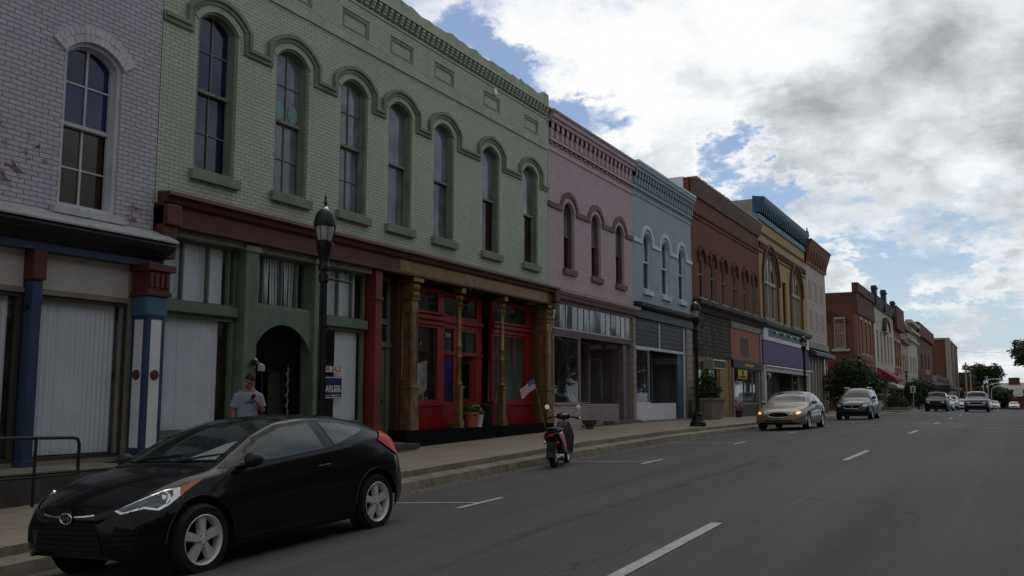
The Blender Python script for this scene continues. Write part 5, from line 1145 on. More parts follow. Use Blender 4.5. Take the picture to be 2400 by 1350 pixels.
for px, py, lab in ((1888, 930, 'black acorn street lamp in front of the purple shop panel, behind the gold sedan'), (2019, 930, 'black acorn street lamp rising out of the dark street tree'), (2128, 950, 'black acorn street lamp beside the white parking sign'), (2178, 950, 'black acorn lamp just left of the far dark SUV, half lost against shopfronts')):
    y = H(px, py, LX)[0]; dup(lamp2, (LX, y, lz(y)), 0, lab)

# ------------------------------------------------------------------ vehicles
def curve(keys):
    xs = [k[0] for k in keys]; ys = [k[1] for k in keys]; n = len(xs)
    d = [(ys[i+1]-ys[i])/(xs[i+1]-xs[i]) for i in range(n-1)]
    m_ = [d[0]]+[0 if d[i-1]*d[i] <= 0 else 2*d[i-1]*d[i]/(d[i-1]+d[i]) for i in range(1, n-1)]+[d[-1]]
    def f(x):
        if x <= xs[0]: return ys[0]
        if x >= xs[-1]: return ys[-1]
        i = max(j for j in range(n-1) if xs[j] <= x); h = xs[i+1]-xs[i]; t_ = (x-xs[i])/h
        return (2*t_**3-3*t_**2+1)*ys[i]+(t_**3-2*t_**2+t_)*h*m_[i]+(-2*t_**3+3*t_**2)*ys[i+1]+(t_**3-t_**2)*h*m_[i+1]
    return f
class Car:
    """body lofted from cross-sections; front at y=0 facing -y, rear at y=L"""
    def __init__(s, name, label, cat, loc, spec, paint, rz=0, group=None, detail=True):
        s.t = thing(name, label, cat, loc, rz, group, local=True); s.sp = spec; L = spec['L']; s.L = L
        c = {k: curve(v) for k, v in spec['curves'].items()}; s.c = c
        wh = spec['wheels']; wr = spec['wr']; ar = spec.get('arch', wr+.055)
        N = spec.get('N', 96); us = sorted(set([round(L*i/N, 4) for i in range(N+1)]+[.012, .03, .05, L-.012, L-.03]))
        rows = []
        for u in us:
            zb = c['sill'](u)
            for w in wh:
                dx = abs(u-w)
                if dx < ar: zb = max(zb, wr+sqrt(ar*ar-dx*dx))
            zbelt, ybelt, zr, yr, zc, ym = c['zbelt'](u), c['ybelt'](u), c['zrail'](u), c['yrail'](u), c['ztop'](u), c['ymax'](u)
            zb = min(zb, zbelt-.05); pts = []; zs_ = c['sill'](u)
            for f in (0, .06, .16, .3, .45, .6, .72, .82, .9, .96, 1):
                z = zb+(zbelt-zb)*f; q = (z-zs_)/(zbelt-zs_)
                y = ym-(ym-ybelt)*max(0, (q-.5)/.5)**1.8-.045*max(0, 1-q/.22)**2+spec.get('crease', .0)*math.exp(-((q-.72)/.05)**2)
                pts.append((y, z))
            for f in (.12, .3, .5, .7, .88, 1):
                bow = .018*sin(pi*f); pts.append((ybelt+(yr-ybelt)*f+bow, zbelt+(zr-zbelt)*f))
            for f in (.15, .35, .6, .8, 1): pts.append((yr*(1-f), zr+(zc-zr)*(1-(1-f)**2.2)))
            rows.append([(y, u, z) for y, z in pts])
        n = len(rows[0]); vs = []; fs = []
        for rw in rows: vs += [(x, y, z) for x, y, z in rw]+[(-x, y, z) for x, y, z in rw[:-1][::-1]]
        k = 2*n-1
        for i in range(len(rows)-1):
            for j in range(k-1): fs.append((i*k+j, i*k+j+1, (i+1)*k+j+1, (i+1)*k+j))
        for i in (0, len(rows)-1):                             # noses closed as strips, not fans
            for j in range(n-1): fs.append((i*k+j, i*k+j+1, i*k+k-2-j, i*k+k-1-j))
        s.v, s.f = vs, fs
        mb = MB().add(vs, fs); s.body = mb.build('body', paint, s.t, smooth=True, auto=RD(55))
        s.bvh = BVHTree.FromPolygons([Vector(v) for v in vs], [f for f in fs if len(set(f)) > 2])
        u = MB(); hw = spec['wheel_x']-.12
        u.bx(-hw, hw, .25, L-.25, .20, .52); u.build('underbody', M['plastic'], s.t)
        for w in wh:
            q = MB()
            for sx in (-1, 1): q.lathe([(0, 0), (ar-.004, 0), (ar-.004, .012), (ar+.02, .02)], (sx*(hw+.0), w, wr), 28, 'x')
            q.bx(-hw, hw, w-ar+.05, w+ar-.05, .22, .5)
            q.build('wheel_well', M['plastic'], s.t)
        s.paint = paint
    def hitp(s, o, d):
        h = s.bvh.ray_cast(Vector(o), Vector(d)); return (h[0], h[1]) if h[0] is not None else None
    def decal(s, name, poly, mat, frm='side', off=.004, h=.06, sx=1, parent=None, holes=(), rays=None, thick=0.0, smooth=True, join=None):
        """thin skin laid on the body. frm side: poly in (y,z); front: (x,z); rear: (x,z); top: (x,y)"""
        if rays is None:
            if frm == 'side': rays = lambda a, b: ((sx*3, a, b), (-sx, 0, 0))
            elif frm == 'front': rays = lambda a, b: ((a, -3, b), (0, 1, 0))
            elif frm == 'rear': rays = lambda a, b: ((a, s.L+3, b), (0, -1, 0))
            else: rays = lambda a, b: ((a, b, 4), (0, 0, -1))
        bd = []
        for i in range(len(poly)):
            a, b = Vector(poly[i]), Vector(poly[(i+1) % len(poly)]); m_ = max(1, int((b-a).length/h))
            bd += [a+(b-a)*k/m_ for k in range(m_)]
        def inside(p):
            c = False; j = len(poly)-1
            for i in range(len(poly)):
                a, b = poly[i], poly[j]
                if (a[1] > p[1]) != (b[1] > p[1]) and p[0] < (b[0]-a[0])*(p[1]-a[1])/(b[1]-a[1])+a[0]: c = not c
                j = i
            return c
        xs = [p[0] for p in poly]; ys = [p[1] for p in poly]; pts = list(bd); nb = len(bd)
        x = min(xs)+h/2
        while x < max(xs):
            y = min(ys)+h/2
            while y < max(ys):
                if inside((x, y)) and min((Vector((x, y))-b).length for b in bd) > h*.45: pts.append(Vector((x, y)))
                y += h
            x += h
        r_ = delaunay_2d_cdt(pts, [(i, (i+1) % nb) for i in range(nb)], [], 1, 1e-6)
        V, Fc = [], []
        mp = {}
        for i, p in enumerate(r_[0]):
            o, d = rays(p[0], p[1]); q = s.hitp(o, d)
            if q is None: continue
            nn = q[1] if q[1].dot(Vector(d)) < 0 else -q[1]
            mp[i] = len(V); V.append(q[0]+nn*off)
        for f in r_[2]:
            if all(i in mp for i in f): Fc.append(tuple(mp[i] for i in f))
        if not Fc: return None
        if join is not None: join.add(V, Fc); return None
        me = bpy.data.meshes.new(name); me.from_pydata([tuple(v) for v in V], [], Fc); me.materials.append(mat)
        for p in me.polygons: p.use_smooth = True
        me.update(); return link(name, me, parent or s.t)
    def line(s, pts, w, join, frm='side', sx=1, off=.003):
        """thin seam along a polyline"""
        P2 = []
        for a, b in zip(pts, pts[1:]):
            n_ = max(1, int((Vector(b)-Vector(a)).length/.05)); P2 += [tuple(Vector(a)+(Vector(b)-Vector(a))*k/n_) for k in range(n_)]
        P2.append(pts[-1]); P3 = []
        for a, b in P2:
            o, d = {'side': ((sx*3, a, b), (-sx, 0, 0)), 'front': ((a, -3, b), (0, 1, 0)), 'rear': ((a, s.L+3, b), (0, -1, 0)), 'top': ((a, b, 4), (0, 0, -1))}[frm]
            q = s.hitp(o, d)
            if q: P3.append(q[0]-Vector(d)*off*.3)
        if len(P3) > 1: join.tube(P3, w, 5)
    def wheels(s, style='five', rim=.225, width=.21, cap=None):
        sp = s.sp; wr = sp['wr']; X = sp['wheel_x']
        ty = MB(); ty.lathe([(rim, -width/2), (wr-.03, -width/2-.005), (wr-.004, -width/2+.03), (wr, -width*.25), (wr, width*.25), (wr-.004, width/2-.03), (wr-.03, width/2+.005), (rim, width/2), (rim-.012, width/2-.012), (rim-.02, -width*.3)], seg=40, axis='x', cap=False)
        tm = ty.mesh('tyre', M['rubber'], smooth=True)
        rm = MB(); rm.lathe([(rim+.004, .5*width), (rim-.004, .5*width+.004), (rim-.016, .5*width-.012), (rim-.03, .1*width)], seg=40, axis='x', cap=False)
        xo = .5*width-.012
        ns = {'five': 5, 'seven': 7, 'six': 6}[style]
        for k in range(ns):
            a = 2*pi*k/ns+.3; ca, sa = cos(a), sin(a)
            def P(r_, w_, x_): return (x_, r_*ca-w_*sa, r_*sa+w_*ca)
            w0, w1 = (.026, .043) if style == 'five' else (.02, .03)
            b0, b1 = .045, rim-.01
            rm.add([P(b0, -w0, xo+.004), P(b0, w0, xo+.004), P(b1, w1, xo-.006), P(b1, -w1, xo-.006), P(b0, -w0-.01, xo-.05), P(b0, w0+.01, xo-.05), P(b1, w1+.008, xo-.05), P(b1, -w1-.008, xo-.05)],
                   [(0, 1, 2, 3), (0, 4, 5, 1), (1, 5, 6, 2), (2, 6, 7, 3), (3, 7, 4, 0)])
        rm.lathe([(0, xo+.012), (.03, xo+.012), (.034, xo+.006), (.062, xo+.002), (.066, xo-.05)], seg=24, axis='x')
        rmm = rm.mesh('rim', cap or M['alloy'], smooth=True, auto=RD(30))
        bk = MB(); bk.lathe([(0, -.02), (rim-.02, -.02), (rim-.02, -.03), (0, -.03)], seg=24, axis='x'); bk.lathe([(.0, .0), (.14, .0), (.14, -.018), (0, -.018)], seg=24, axis='x')
        bkm = bk.mesh('brake', M['plastic'])
        nu = MB()
        for k in range(5): a = 2*pi*k/5+.9; nu.lathe([(0, xo+.009), (.007, xo+.009), (.007, xo-.0)], (0, .045*cos(a), .045*sin(a)), 6, 'x')
        num = nu.mesh('wheel_nuts', M['plastic'])
        for w in sp['wheels']:
            for sx in (1, -1):
                o = link('wheel', tm, s.t); o.location = (sx*(X-width/2+.02), w, wr)
                if sx < 0: o.rotation_euler = (0, 0, pi)
                for nm, me in (('rim', rmm), ('brake', bkm), ('wheel_nuts', num)): link(nm, me, o)
    def mirror(s, y, z, w=.11, col=None, x=None):
        for sx in (1, -1):
            q = s.hitp((sx*3, y, z), (-sx, 0, 0)); x0 = abs(q[0].x) if q else .8
            m_ = MB(); m_.ball((sx*(x0+.13), y, z+.03), (w, .085, .075), 14, 10); m_.tube([(sx*(x0-.02), y+.03, z-.05), (sx*(x0+.07), y+.02, z-.01)], .022, 8)
            o = m_.build('wing_mirror', col or s.paint, s.t, smooth=True)
            MB().ball((sx*(x0+.13), y+.045, z+.03), (w*.86, .045, .058), 14, 8).build('mirror_glass', M['car_glass'], o, smooth=True)

# hero: black three-door hatchback
HB = dict(L=4.22, N=150, wheels=(.88, 3.53), wr=.325, wheel_x=.875, arch=.385, crease=.006, curves=dict(
    sill=[(0, .30), (.12, .22), (.6, .19), (3.6, .20), (4.1, .27), (4.22, .34)],
    zbelt=[(0, .56), (.08, .63), (.35, .72), (.8, .82), (1.2, .88), (2.0, .935), (2.8, .985), (3.3, 1.035), (3.7, 1.06), (3.95, 1.04), (4.06, .98), (4.14, .84), (4.22, .64)],
    ybelt=[(0, .34), (.04, .47), (.1, .57), (.22, .67), (.5, .755), (1.0, .80), (1.5, .825), (2.6, .83), (3.4, .825), (3.8, .80), (4.05, .74), (4.22, .62)],
    zrail=[(0, .60), (.08, .67), (.4, .79), (.8, .885), (1.15, .94), (1.42, 1.04), (1.82, 1.22), (2.2, 1.315), (2.6, 1.34), (3.1, 1.315), (3.45, 1.265), (3.75, 1.20), (3.95, 1.12), (4.06, 1.03), (4.14, .88), (4.22, .67)],
    yrail=[(0, .38), (.1, .48), (.4, .61), (.9, .70), (1.3, .70), (1.8, .635), (2.2, .60), (2.8, .585), (3.4, .585), (3.8, .60), (4.05, .62), (4.22, .5)],
    ztop=[(0, .62), (.08, .70), (.35, .82), (.8, .92), (1.12, .965), (1.28, 1.01), (1.58, 1.17), (1.98, 1.335), (2.3, 1.39), (2.65, 1.40), (3.2, 1.375), (3.55, 1.325), (3.80, 1.27), (3.95, 1.17), (4.07, 1.07), (4.15, .92), (4.22, .70)],
    ymax=[(0, .40), (.03, .53), (.08, .64), (.16, .74), (.32, .83), (.6, .885), (.95, .895), (1.6, .878), (2.6, .88), (3.2, .892), (3.6, .905), (3.9, .89), (4.08, .84), (4.18, .78), (4.22, .72)]))
# the real car has a short nose: pull everything ahead of the front axle back
NS = .74/.88
def nose(y): return y*NS if y < .88 else y-.14
HB['L'] = 4.08; HB['wheels'] = (.74, 3.39); HB['curves'] = {k: [(round(nose(a), 4), b) for a, b in v] for k, v in HB['curves'].items()}
hx = -7.43; hy = 5.53; hz = (road_z(-6.6, 6.3)+road_z(-8.2, 6.3))/2; hz2 = (road_z(-6.6, 8.9)+road_z(-8.2, 8.9))/2
M['black_paint'] = carpaint('black_paint', (.004, .004, .005, 1), 0, .25, .27)
car = Car('hatchback_car', 'shiny black three-door hatchback parked nearest the camera', 'car', (hx, hy, hz), HB, M['black_paint'])
car.t.rotation_euler = (math.atan((hz2-hz)/2.65), -.035, 0); car.t.location.z = hz-.88*sin(math.atan((hz2-hz)/2.65))
def hero():
    c = car; gl = M['car_glass']; bk = M['plastic']
    for sx in (1, -1):
        c.decal('window_surround', [(y-.14, z) for y, z in [(1.20, .935), (1.66, 1.165), (2.12, 1.30), (2.6, 1.328), (3.0, 1.312), (3.3, 1.268), (3.56, 1.19), (3.58, 1.14), (3.35, 1.08), (2.8, 1.01), (2.0, .95)]], bk, sx=sx, off=.004, h=.07)
        c.decal('side_window', [(y-.14, z) for y, z in [(1.44, .955), (1.80, 1.165), (2.16, 1.262), (2.62, 1.288), (2.68, 1.003), (2.0, .965)]], M['side_glass'], sx=sx, off=.009, h=.07)
        c.decal('side_window', [(y-.14, z) for y, z in [(2.80, 1.285), (3.1, 1.26), (3.44, 1.19), (3.47, 1.155), (3.15, 1.085), (2.87, 1.03)]], M['side_glass'], sx=sx, off=.009, h=.07)
        q = MB()
        c.line([(1.12, .90), (1.10, .60), (1.16, .30)], .004, q, sx=sx); c.line([(2.60, .97), (2.64, .60), (2.56, .30)], .004, q, sx=sx); c.line([(1.16, .27), (2.56, .27)], .004, q, sx=sx)
        q.build('door_seam', bk, c.t)
        q = MB(); q.tube([(sx*.890, 2.36, .83), (sx*.905, 2.40, .835), (sx*.905, 2.52, .84), (sx*.888, 2.56, .84)], .010, 8); q.build('door_handle', M['plastic'], c.t, smooth=True)
        for w in (.74, 3.39):
            q = MB()
            P_ = []
            for k in range(25):
                a = pi*(k/24)*1.0; yy, zz = w+.392*cos(a), .325+.392*sin(a); r_ = c.hitp((sx*3, yy, zz+.012), (-sx, 0, 0)); P_.append((sx*(abs(r_[0].x)+.001) if r_ else sx*.88, yy, zz))
            q.tube(P_, .012, 6)
            q.build('arch_lip', M['black_paint'], c.t, smooth=True)
        # headlamp laid over the front corner, seen along a slanting line
        D = Vector((-sx*.62, .78, -.05)).normalized(); U = Vector((0, 0, 1)); Rr = Vector((D.y, -D.x, 0)).normalized()
        if sx < 0: Rr = -Rr
        O = Vector((sx*.70, .27, .715))
        def rf(a, b): return (O+Rr*a*(1)-D*3+U*b, D)
        HP = [(-.26, -.055), (-.20, -.085), (-.02, -.05), (.10, -.075), (.17, -.04), (.25, .03), (.345, .115), (.28, .115), (.13, .095), (-.05, .03)]
        hd = c.decal('headlamp', HP, M['chrome'], rays=rf, off=.006, h=.03)
        c.decal('lamp_lens', [(-.24, -.05), (-.18, -.066), (-.02, -.03), (.09, -.055), (.15, -.02), (.20, .045), (.19, .09), (.10, .075), (-.05, .015)], M['navy_lens'], rays=rf, off=.010, h=.03, parent=hd)
        c.decal('turn_signal', [(.255, .04), (.42, .165), (.34, .15), (.25, .112)], M['amber'], rays=rf, off=.012, h=.03, parent=hd)
        ctr = c.hitp(*rf(.13, .025))
        if ctr:
            nrm = (-D*.6+Vector((0, -.5, .1))).normalized(); rot = nrm.to_track_quat('Z', 'Y').to_matrix()
            q = MB(); q.lathe([(.062, -.01), (.066, .014), (.056, .016), (.035, .006), (.030, .008), (.0, .02)], seg=24); q.v = [tuple(ctr[0]+rot @ Vector(v)) for v in q.v]; q.build('lamp_bowl', M['chrome'], hd, smooth=True)
            q = MB(); q.tube([c.hitp(*rf(a, b))[0]-D*.012 for a, b in ((-.06, -.04), (.0, .0), (.06, .06))], .006, 6); q.build('lamp_bar', M['chrome'], hd)
        # tail lamp wrapping the rear corner
        tl = c.decal('tail_lamp', [(3.50, 1.03), (3.66, 1.12), (3.85, 1.11), (3.98, 1.02), (4.0, .90), (3.95, .80), (3.83, .84), (3.68, .93)], M['red_lens'], sx=sx, off=.016, h=.03)
        c.decal('reverse_lens', [(3.955, .98), (3.99, .93), (3.975, .86), (3.935, .86)], M['clear_lens2'], sx=sx, off=.021, h=.03, parent=tl)
    c.decal('windscreen', [(-.66, .995), (.66, .995), (.635, 1.12), (.58, 1.30), (.52, 1.352), (-.52, 1.352), (-.58, 1.30), (-.635, 1.12)], gl, 'front', .006, .06)
    c.decal('rear_window', [(-.52, 1.09), (.52, 1.09), (.46, 1.24), (-.46, 1.24)], gl, 'rear', .006, .06)
    c.decal('grille', [(-.46, .28), (.46, .28), (.40, .48), (.32, .55), (-.32, .55), (-.40, .48)], M['grille'], 'front', .006, .05)
    for sx in (1, -1):
        c.decal('bumper_vent', [(sx*.52, .36), (sx*.72, .36), (sx*.74, .50), (sx*.56, .54)], M['grille'], 'front', .006, .04)
        q = MB(); c.line([(sx*.10, .612), (sx*.22, .618), (sx*.34, .63)], .010, q, 'front', off=.01); q.build('grille_bar', M['chrome'], c.t)
    # oval badge with the slanted letter
    q = c.hitp((0, -3, .60), (0, 1, 0))[0]; e = MB(); y0 = q.y-.018; zc = .60
    def P3(a, b): return (a, y0+.12*abs(b)*0, zc+b)
    e.tube([P3(.078*cos(k*pi/14), .045*sin(k*pi/14)) for k in range(29)], .007, 6, cap=False)
    e.tube([P3(-.045, -.028), P3(-.018, .038)], .006, 6); e.tube([P3(.018, -.038), P3(.045, .028)], .006, 6); e.tube([P3(-.03, -.012), P3(0, .002), P3(.03, .012)], .006, 6)
    e.build('badge', M['chrome'], c.t)
    MB().lathe([(0, 0), (.08, 0), (.078, -.006), (0, -.008)], (0, y0+.012, zc), 24, 'y').build('badge_plate', M['black_paint'], c.t)
    q = MB(); c.line([(-.66, .95), (-.3, .978), (0, .985), (.3, .978), (.66, .95)], .012, q, 'front'); q.build('scuttle', bk, c.t)
    for a, b in ((-.45, .10), (.20, .62)):
        q = MB(); P_ = [c.hitp((x, -3, z), (0, 1, 0))[0]+Vector((0, -.02, .01)) for x, z in ((a, 1.0), ((a+b)/2, 1.03), (b, 1.05))]; q.tube(P_, .009, 6); q.build('wiper', bk, c.t)
    q = MB()
    for sx in (1, -1): c.line([(sx*.50, .30), (sx*.60, .72), (sx*.66, 1.0)], .003, q, 'top')
    q.build('bonnet_seam', bk, c.t)
    # pale paper folder on the dash, seen through the screen corner
    c.decal('dashboard_card', [(.22, 1.005), (.60, 1.005), (.575, 1.16), (.50, 1.14)], M['card'], 'front', .010, .05)
    c.mirror(1.36, .965, .105, M['plastic']); c.wheels('five', .225, .215)
M['clear_lens2'] = pm('clear_lens2', (.5, .35, .35, 1), .3, bump=0); M['side_glass'] = pm('side_glass', (.040, .048, .046, 1), .06, var=.35, vs=2.5, bump=0, spec=.6); M['card'] = pm('card', (.20, .24, .23, 1), .4, var=.15, bump=0); M['navy_lens'] = pm('navy_lens', (.012, .018, .06, 1), .08, var=.2, bump=0, spec=.8, coat=1); M['amber'] = pm('amber', (.50, .13, .03, 1), .2, bump=0, coat=1); M['red_lens'] = pm('red_lens', (.62, .010, .014, 1), .3, bump=0, spec=.25, var=.25, vs=8)
def grille_mat():
    g = G('grille'); w = g.n('ShaderNodeTexWave', wave_type='BANDS', bands_direction='Z'); g.L.new(g.pos, w.inputs['Vector']); w.inputs['Scale'].default_value = 7
    g.base(g.mix(w.outputs[1], (.004, .004, .004, 1), (.009, .009, .01, 1))); g.set(Roughness=.75); g.b.inputs['Specular IOR Level'].default_value = .2; g.bump(w.outputs[1], .5, .006); return g.mat
M['grille'] = grille_mat()
hero()

def sedan_spec(L=4.99, Wd=1.85, Ht=1.46, wb=2.81, fo=1.02, wr=.33, N=70, hood=.80, tail=.98, belt=.95, cabin=(1.50, 2.45, 3.30, 4.25)):
    w = Wd/2; a, b, c_, d = cabin; k = Ht/1.46
    return dict(L=L, N=N, wheels=(fo, fo+wb), wr=wr, wheel_x=w-.03, arch=wr+.05, crease=.004, curves=dict(
        sill=[(0, .30), (.15, .22), (.7, .20), (L-.7, .20), (L-.15, .26), (L, .36)],
        zbelt=[(0, .55), (.1, .64), (.4, hood-.08), (a-.2, belt-.06), (a+.3, belt-.01), (c_, belt+.03), (d, belt+.04), (L-.15, tail-.07), (L, tail-.18)],
        ybelt=[(0, w*.55), (.06, w*.68), (.25, w*.80), (.7, w*.88), (a, w*.92), (b, w*.925), (c_, w*.92), (d, w*.88), (L-.15, w*.80), (L, w*.70)],
        zrail=[(0, .60), (.1, .68), (.4, hood-.02), (a-.1, belt-.01), (a+.1, belt+.06), ((a+b)/2, (belt+Ht)/2+.05*k), (b, Ht-.09), ((b+c_)/2, Ht-.07), (c_+.1, Ht-.10), ((c_+d)/2+.1, (belt+Ht)/2+.06), (d, belt+.07), (L-.15, tail-.02), (L, tail-.10)],
        yrail=[(0, w*.48), (.1, w*.58), (.5, w*.74), (a, w*.80), (b, w*.66), (c_, w*.66), (d, w*.74), (L-.15, w*.7), (L, w*.6)],
        ztop=[(0, .62), (.1, .71), (.4, hood+.01), (a-.1, belt+.04), (a+.05, belt+.08), ((a+b)/2, (belt+Ht)/2+.10*k), (b, Ht-.03), ((b+c_)/2, Ht), (c_+.1, Ht-.04), ((c_+d)/2+.1, (belt+Ht)/2+.10), (d, belt+.10), (L-.15, tail), (L, tail-.06)],
        ymax=[(0, w*.66), (.05, w*.80), (.15, w*.90), (.4, w*.97), (.9, w), (L-.9, w), (L-.3, w*.95), (L-.06, w*.86), (L, w*.76)]))
def common(c, cabin, belt, Ht, w, seams=True):
    a, b, c_, d = cabin; gl = M['car_glass']; bk = M['plastic']
    for sx in (1, -1):
        c.decal('side_window', [(a+.25, belt+.02), (b+.05, Ht-.125), ((b+c_)/2-.03, Ht-.10), ((b+c_)/2, belt+.045)], gl, sx=sx, off=.007, h=.1)
        c.decal('side_window', [((b+c_)/2+.08, belt+.05), ((b+c_)/2+.06, Ht-.10), (c_+.05, Ht-.135), ((c_+d)/2+.1, (belt+Ht)/2+.0), (d-.25, belt+.07)], gl, sx=sx, off=.007, h=.1)
        if seams:
            q = MB(); m_ = (b+c_)/2+.02
            c.line([(a+.15, belt-.02), (a+.12, .3)], .004, q, sx=sx); c.line([(m_, belt+.02), (m_+.02, .3)], .004, q, sx=sx); c.line([(a+.14, .29), (m_, .29)], .004, q, sx=sx); c.build if 0 else None
            q.build('door_seam', bk, c.t)
            for yy in (m_-.22, d-.30):
                h_ = c.hitp((sx*3, yy, belt-.09), (-sx, 0, 0))
                if h_: x0 = abs(h_[0].x); q = MB(); q.tube([(sx*(x0-.005), yy-.09, belt-.09), (sx*(x0+.02), yy-.06, belt-.09), (sx*(x0+.02), yy+.06, belt-.09), (sx*(x0-.005), yy+.09, belt-.09)], .011, 6); q.build('door_handle', c.paint, c.t)
def lamp_pair(c, x0, x1, z0, z1, mat, zc=None, name='headlamp', frm='front', inner=None):
    for sx in (1, -1):
        cx, cz, rx, rz_ = (x0+x1)/2, (z0+z1)/2, (x1-x0)/2, (z1-z0)/2
        o = c.decal(name, [(sx*(cx+rx*cos(k*pi/8)), cz+rz_*sin(k*pi/8)+.25*rz_*cos(k*pi/8)) for k in range(16)], M['chrome'] if inner else mat, frm, .006, .04)
        if inner: c.decal('bulb', [(sx*(cx+rx*.7*cos(k*pi/8)), cz+rz_*.75*sin(k*pi/8)+.15*rz_*cos(k*pi/8)) for k in range(16)], inner, frm, .012, .04, parent=o)
M['gold_paint_car'] = carpaint('gold_paint_car', (.235, .175, .12, 1), .25, .4, .5); M['dark_grey_paint'] = carpaint('dark_grey_paint', (.010, .012, .0115, 1), .1, .3, .5); M['white_car'] = carpaint('white_car', (.48, .49, .51, 1), 0, .3, .5)
M['navy_car'] = carpaint('navy_car', (.012, .012, .035, 1), .05, .3, .4); M['tan_car'] = carpaint('tan_car', (.36, .32, .26, 1), .3, .35); M['silver_car'] = carpaint('silver_car', (.42, .43, .45, 1), .6, .3)
M['lit_lamp'] = emit('lit_lamp', (1.0, .62, .27, 1), .85); M['clear_lens'] = pm('clear_lens', (.55, .56, .58, 1), .1, .3, bump=0, coat=1, var=.3, vs=12)
def place(c, axle0, axle1, xl, xr):
    z0 = (road_z(xl, axle0)+road_z(xr, axle0))/2; z1 = (road_z(xl, axle1)+road_z(xr, axle1))/2
    return z0, math.atan((z1-z0)/(axle1-axle0))
def gold():
    cab = (1.55, 2.55, 3.35, 4.35); sp = sedan_spec(cabin=cab); x = -7.42; y = 34.55
    c = Car('sedan_car', 'metallic beige four-door saloon with its headlamps lit', 'car', (x, y, 0), sp, M['gold_paint_car'])
    z0, a = place(c, y+1.0, y+3.8, -8.2, -6.6); c.t.location.z = z0-1.0*sin(a); c.t.rotation_euler = (a, -.02, 0)
    common(c, cab, .95, 1.46, .925)
    c.decal('windscreen', [(-.70, 1.03), (.70, 1.03), (.56, 1.385), (-.56, 1.385)], M['screen_glass'], 'front', .006, .08)
    c.decal('grille', [(.36*cos(k*pi/10), .57+.085*sin(k*pi/10)+.0) for k in range(20)], M['grille'], 'front', .008, .05)
    q = MB(); c.line([(.38*cos(k*pi/10), .57+.10*sin(k*pi/10)) for k in range(21)], .009, q, 'front', off=.02); c.line([(-.42, .682), (0, .70), (.42, .682)], .016, q, 'front', off=.02); q.build('grille_surround', M['chrome'], c.t)
    lamp_pair(c, .60, .79, .575, .69, M['chrome'], inner=M['lit_lamp'])
    for sx in (1, -1): c.decal('side_lamp', [(sx*(.47+.055*cos(k*pi/6)), .61+.05*sin(k*pi/6)) for k in range(12)], M['clear_lens'], 'front', .006, .04)
    c.decal('bumper_slot', [(-.5, .32), (.5, .32), (.5, .38), (-.5, .38)], M['plastic'], 'front', .006, .06)
    for sx in (1, -1):
        q = MB(); c.line([(1.5, .60), (3.4, .63)], .016, q, sx=sx, off=.02); q.build('side_strip', M['chrome'], c.t)
        q = MB(); c.line([(sx*.40, .25), (sx*.55, .8), (sx*.66, 1.4)], .003, q, 'top'); q.build('bonnet_seam', M['plastic'], c.t)
    MB().lathe([(0, 1.45), (.03, 1.455), (.02, 1.48), (0, 1.50)], (0, 2.75, 0), 10).build('aerial', M['plastic'], c.t)
    c.mirror(1.90, .98, .11); c.wheels('seven', .215, .21)
M['screen_glass'] = pm('screen_glass', (.014, .018, .017, 1), .05, 0, var=.35, vs=1.2, bump=0, spec=.28)
gold()
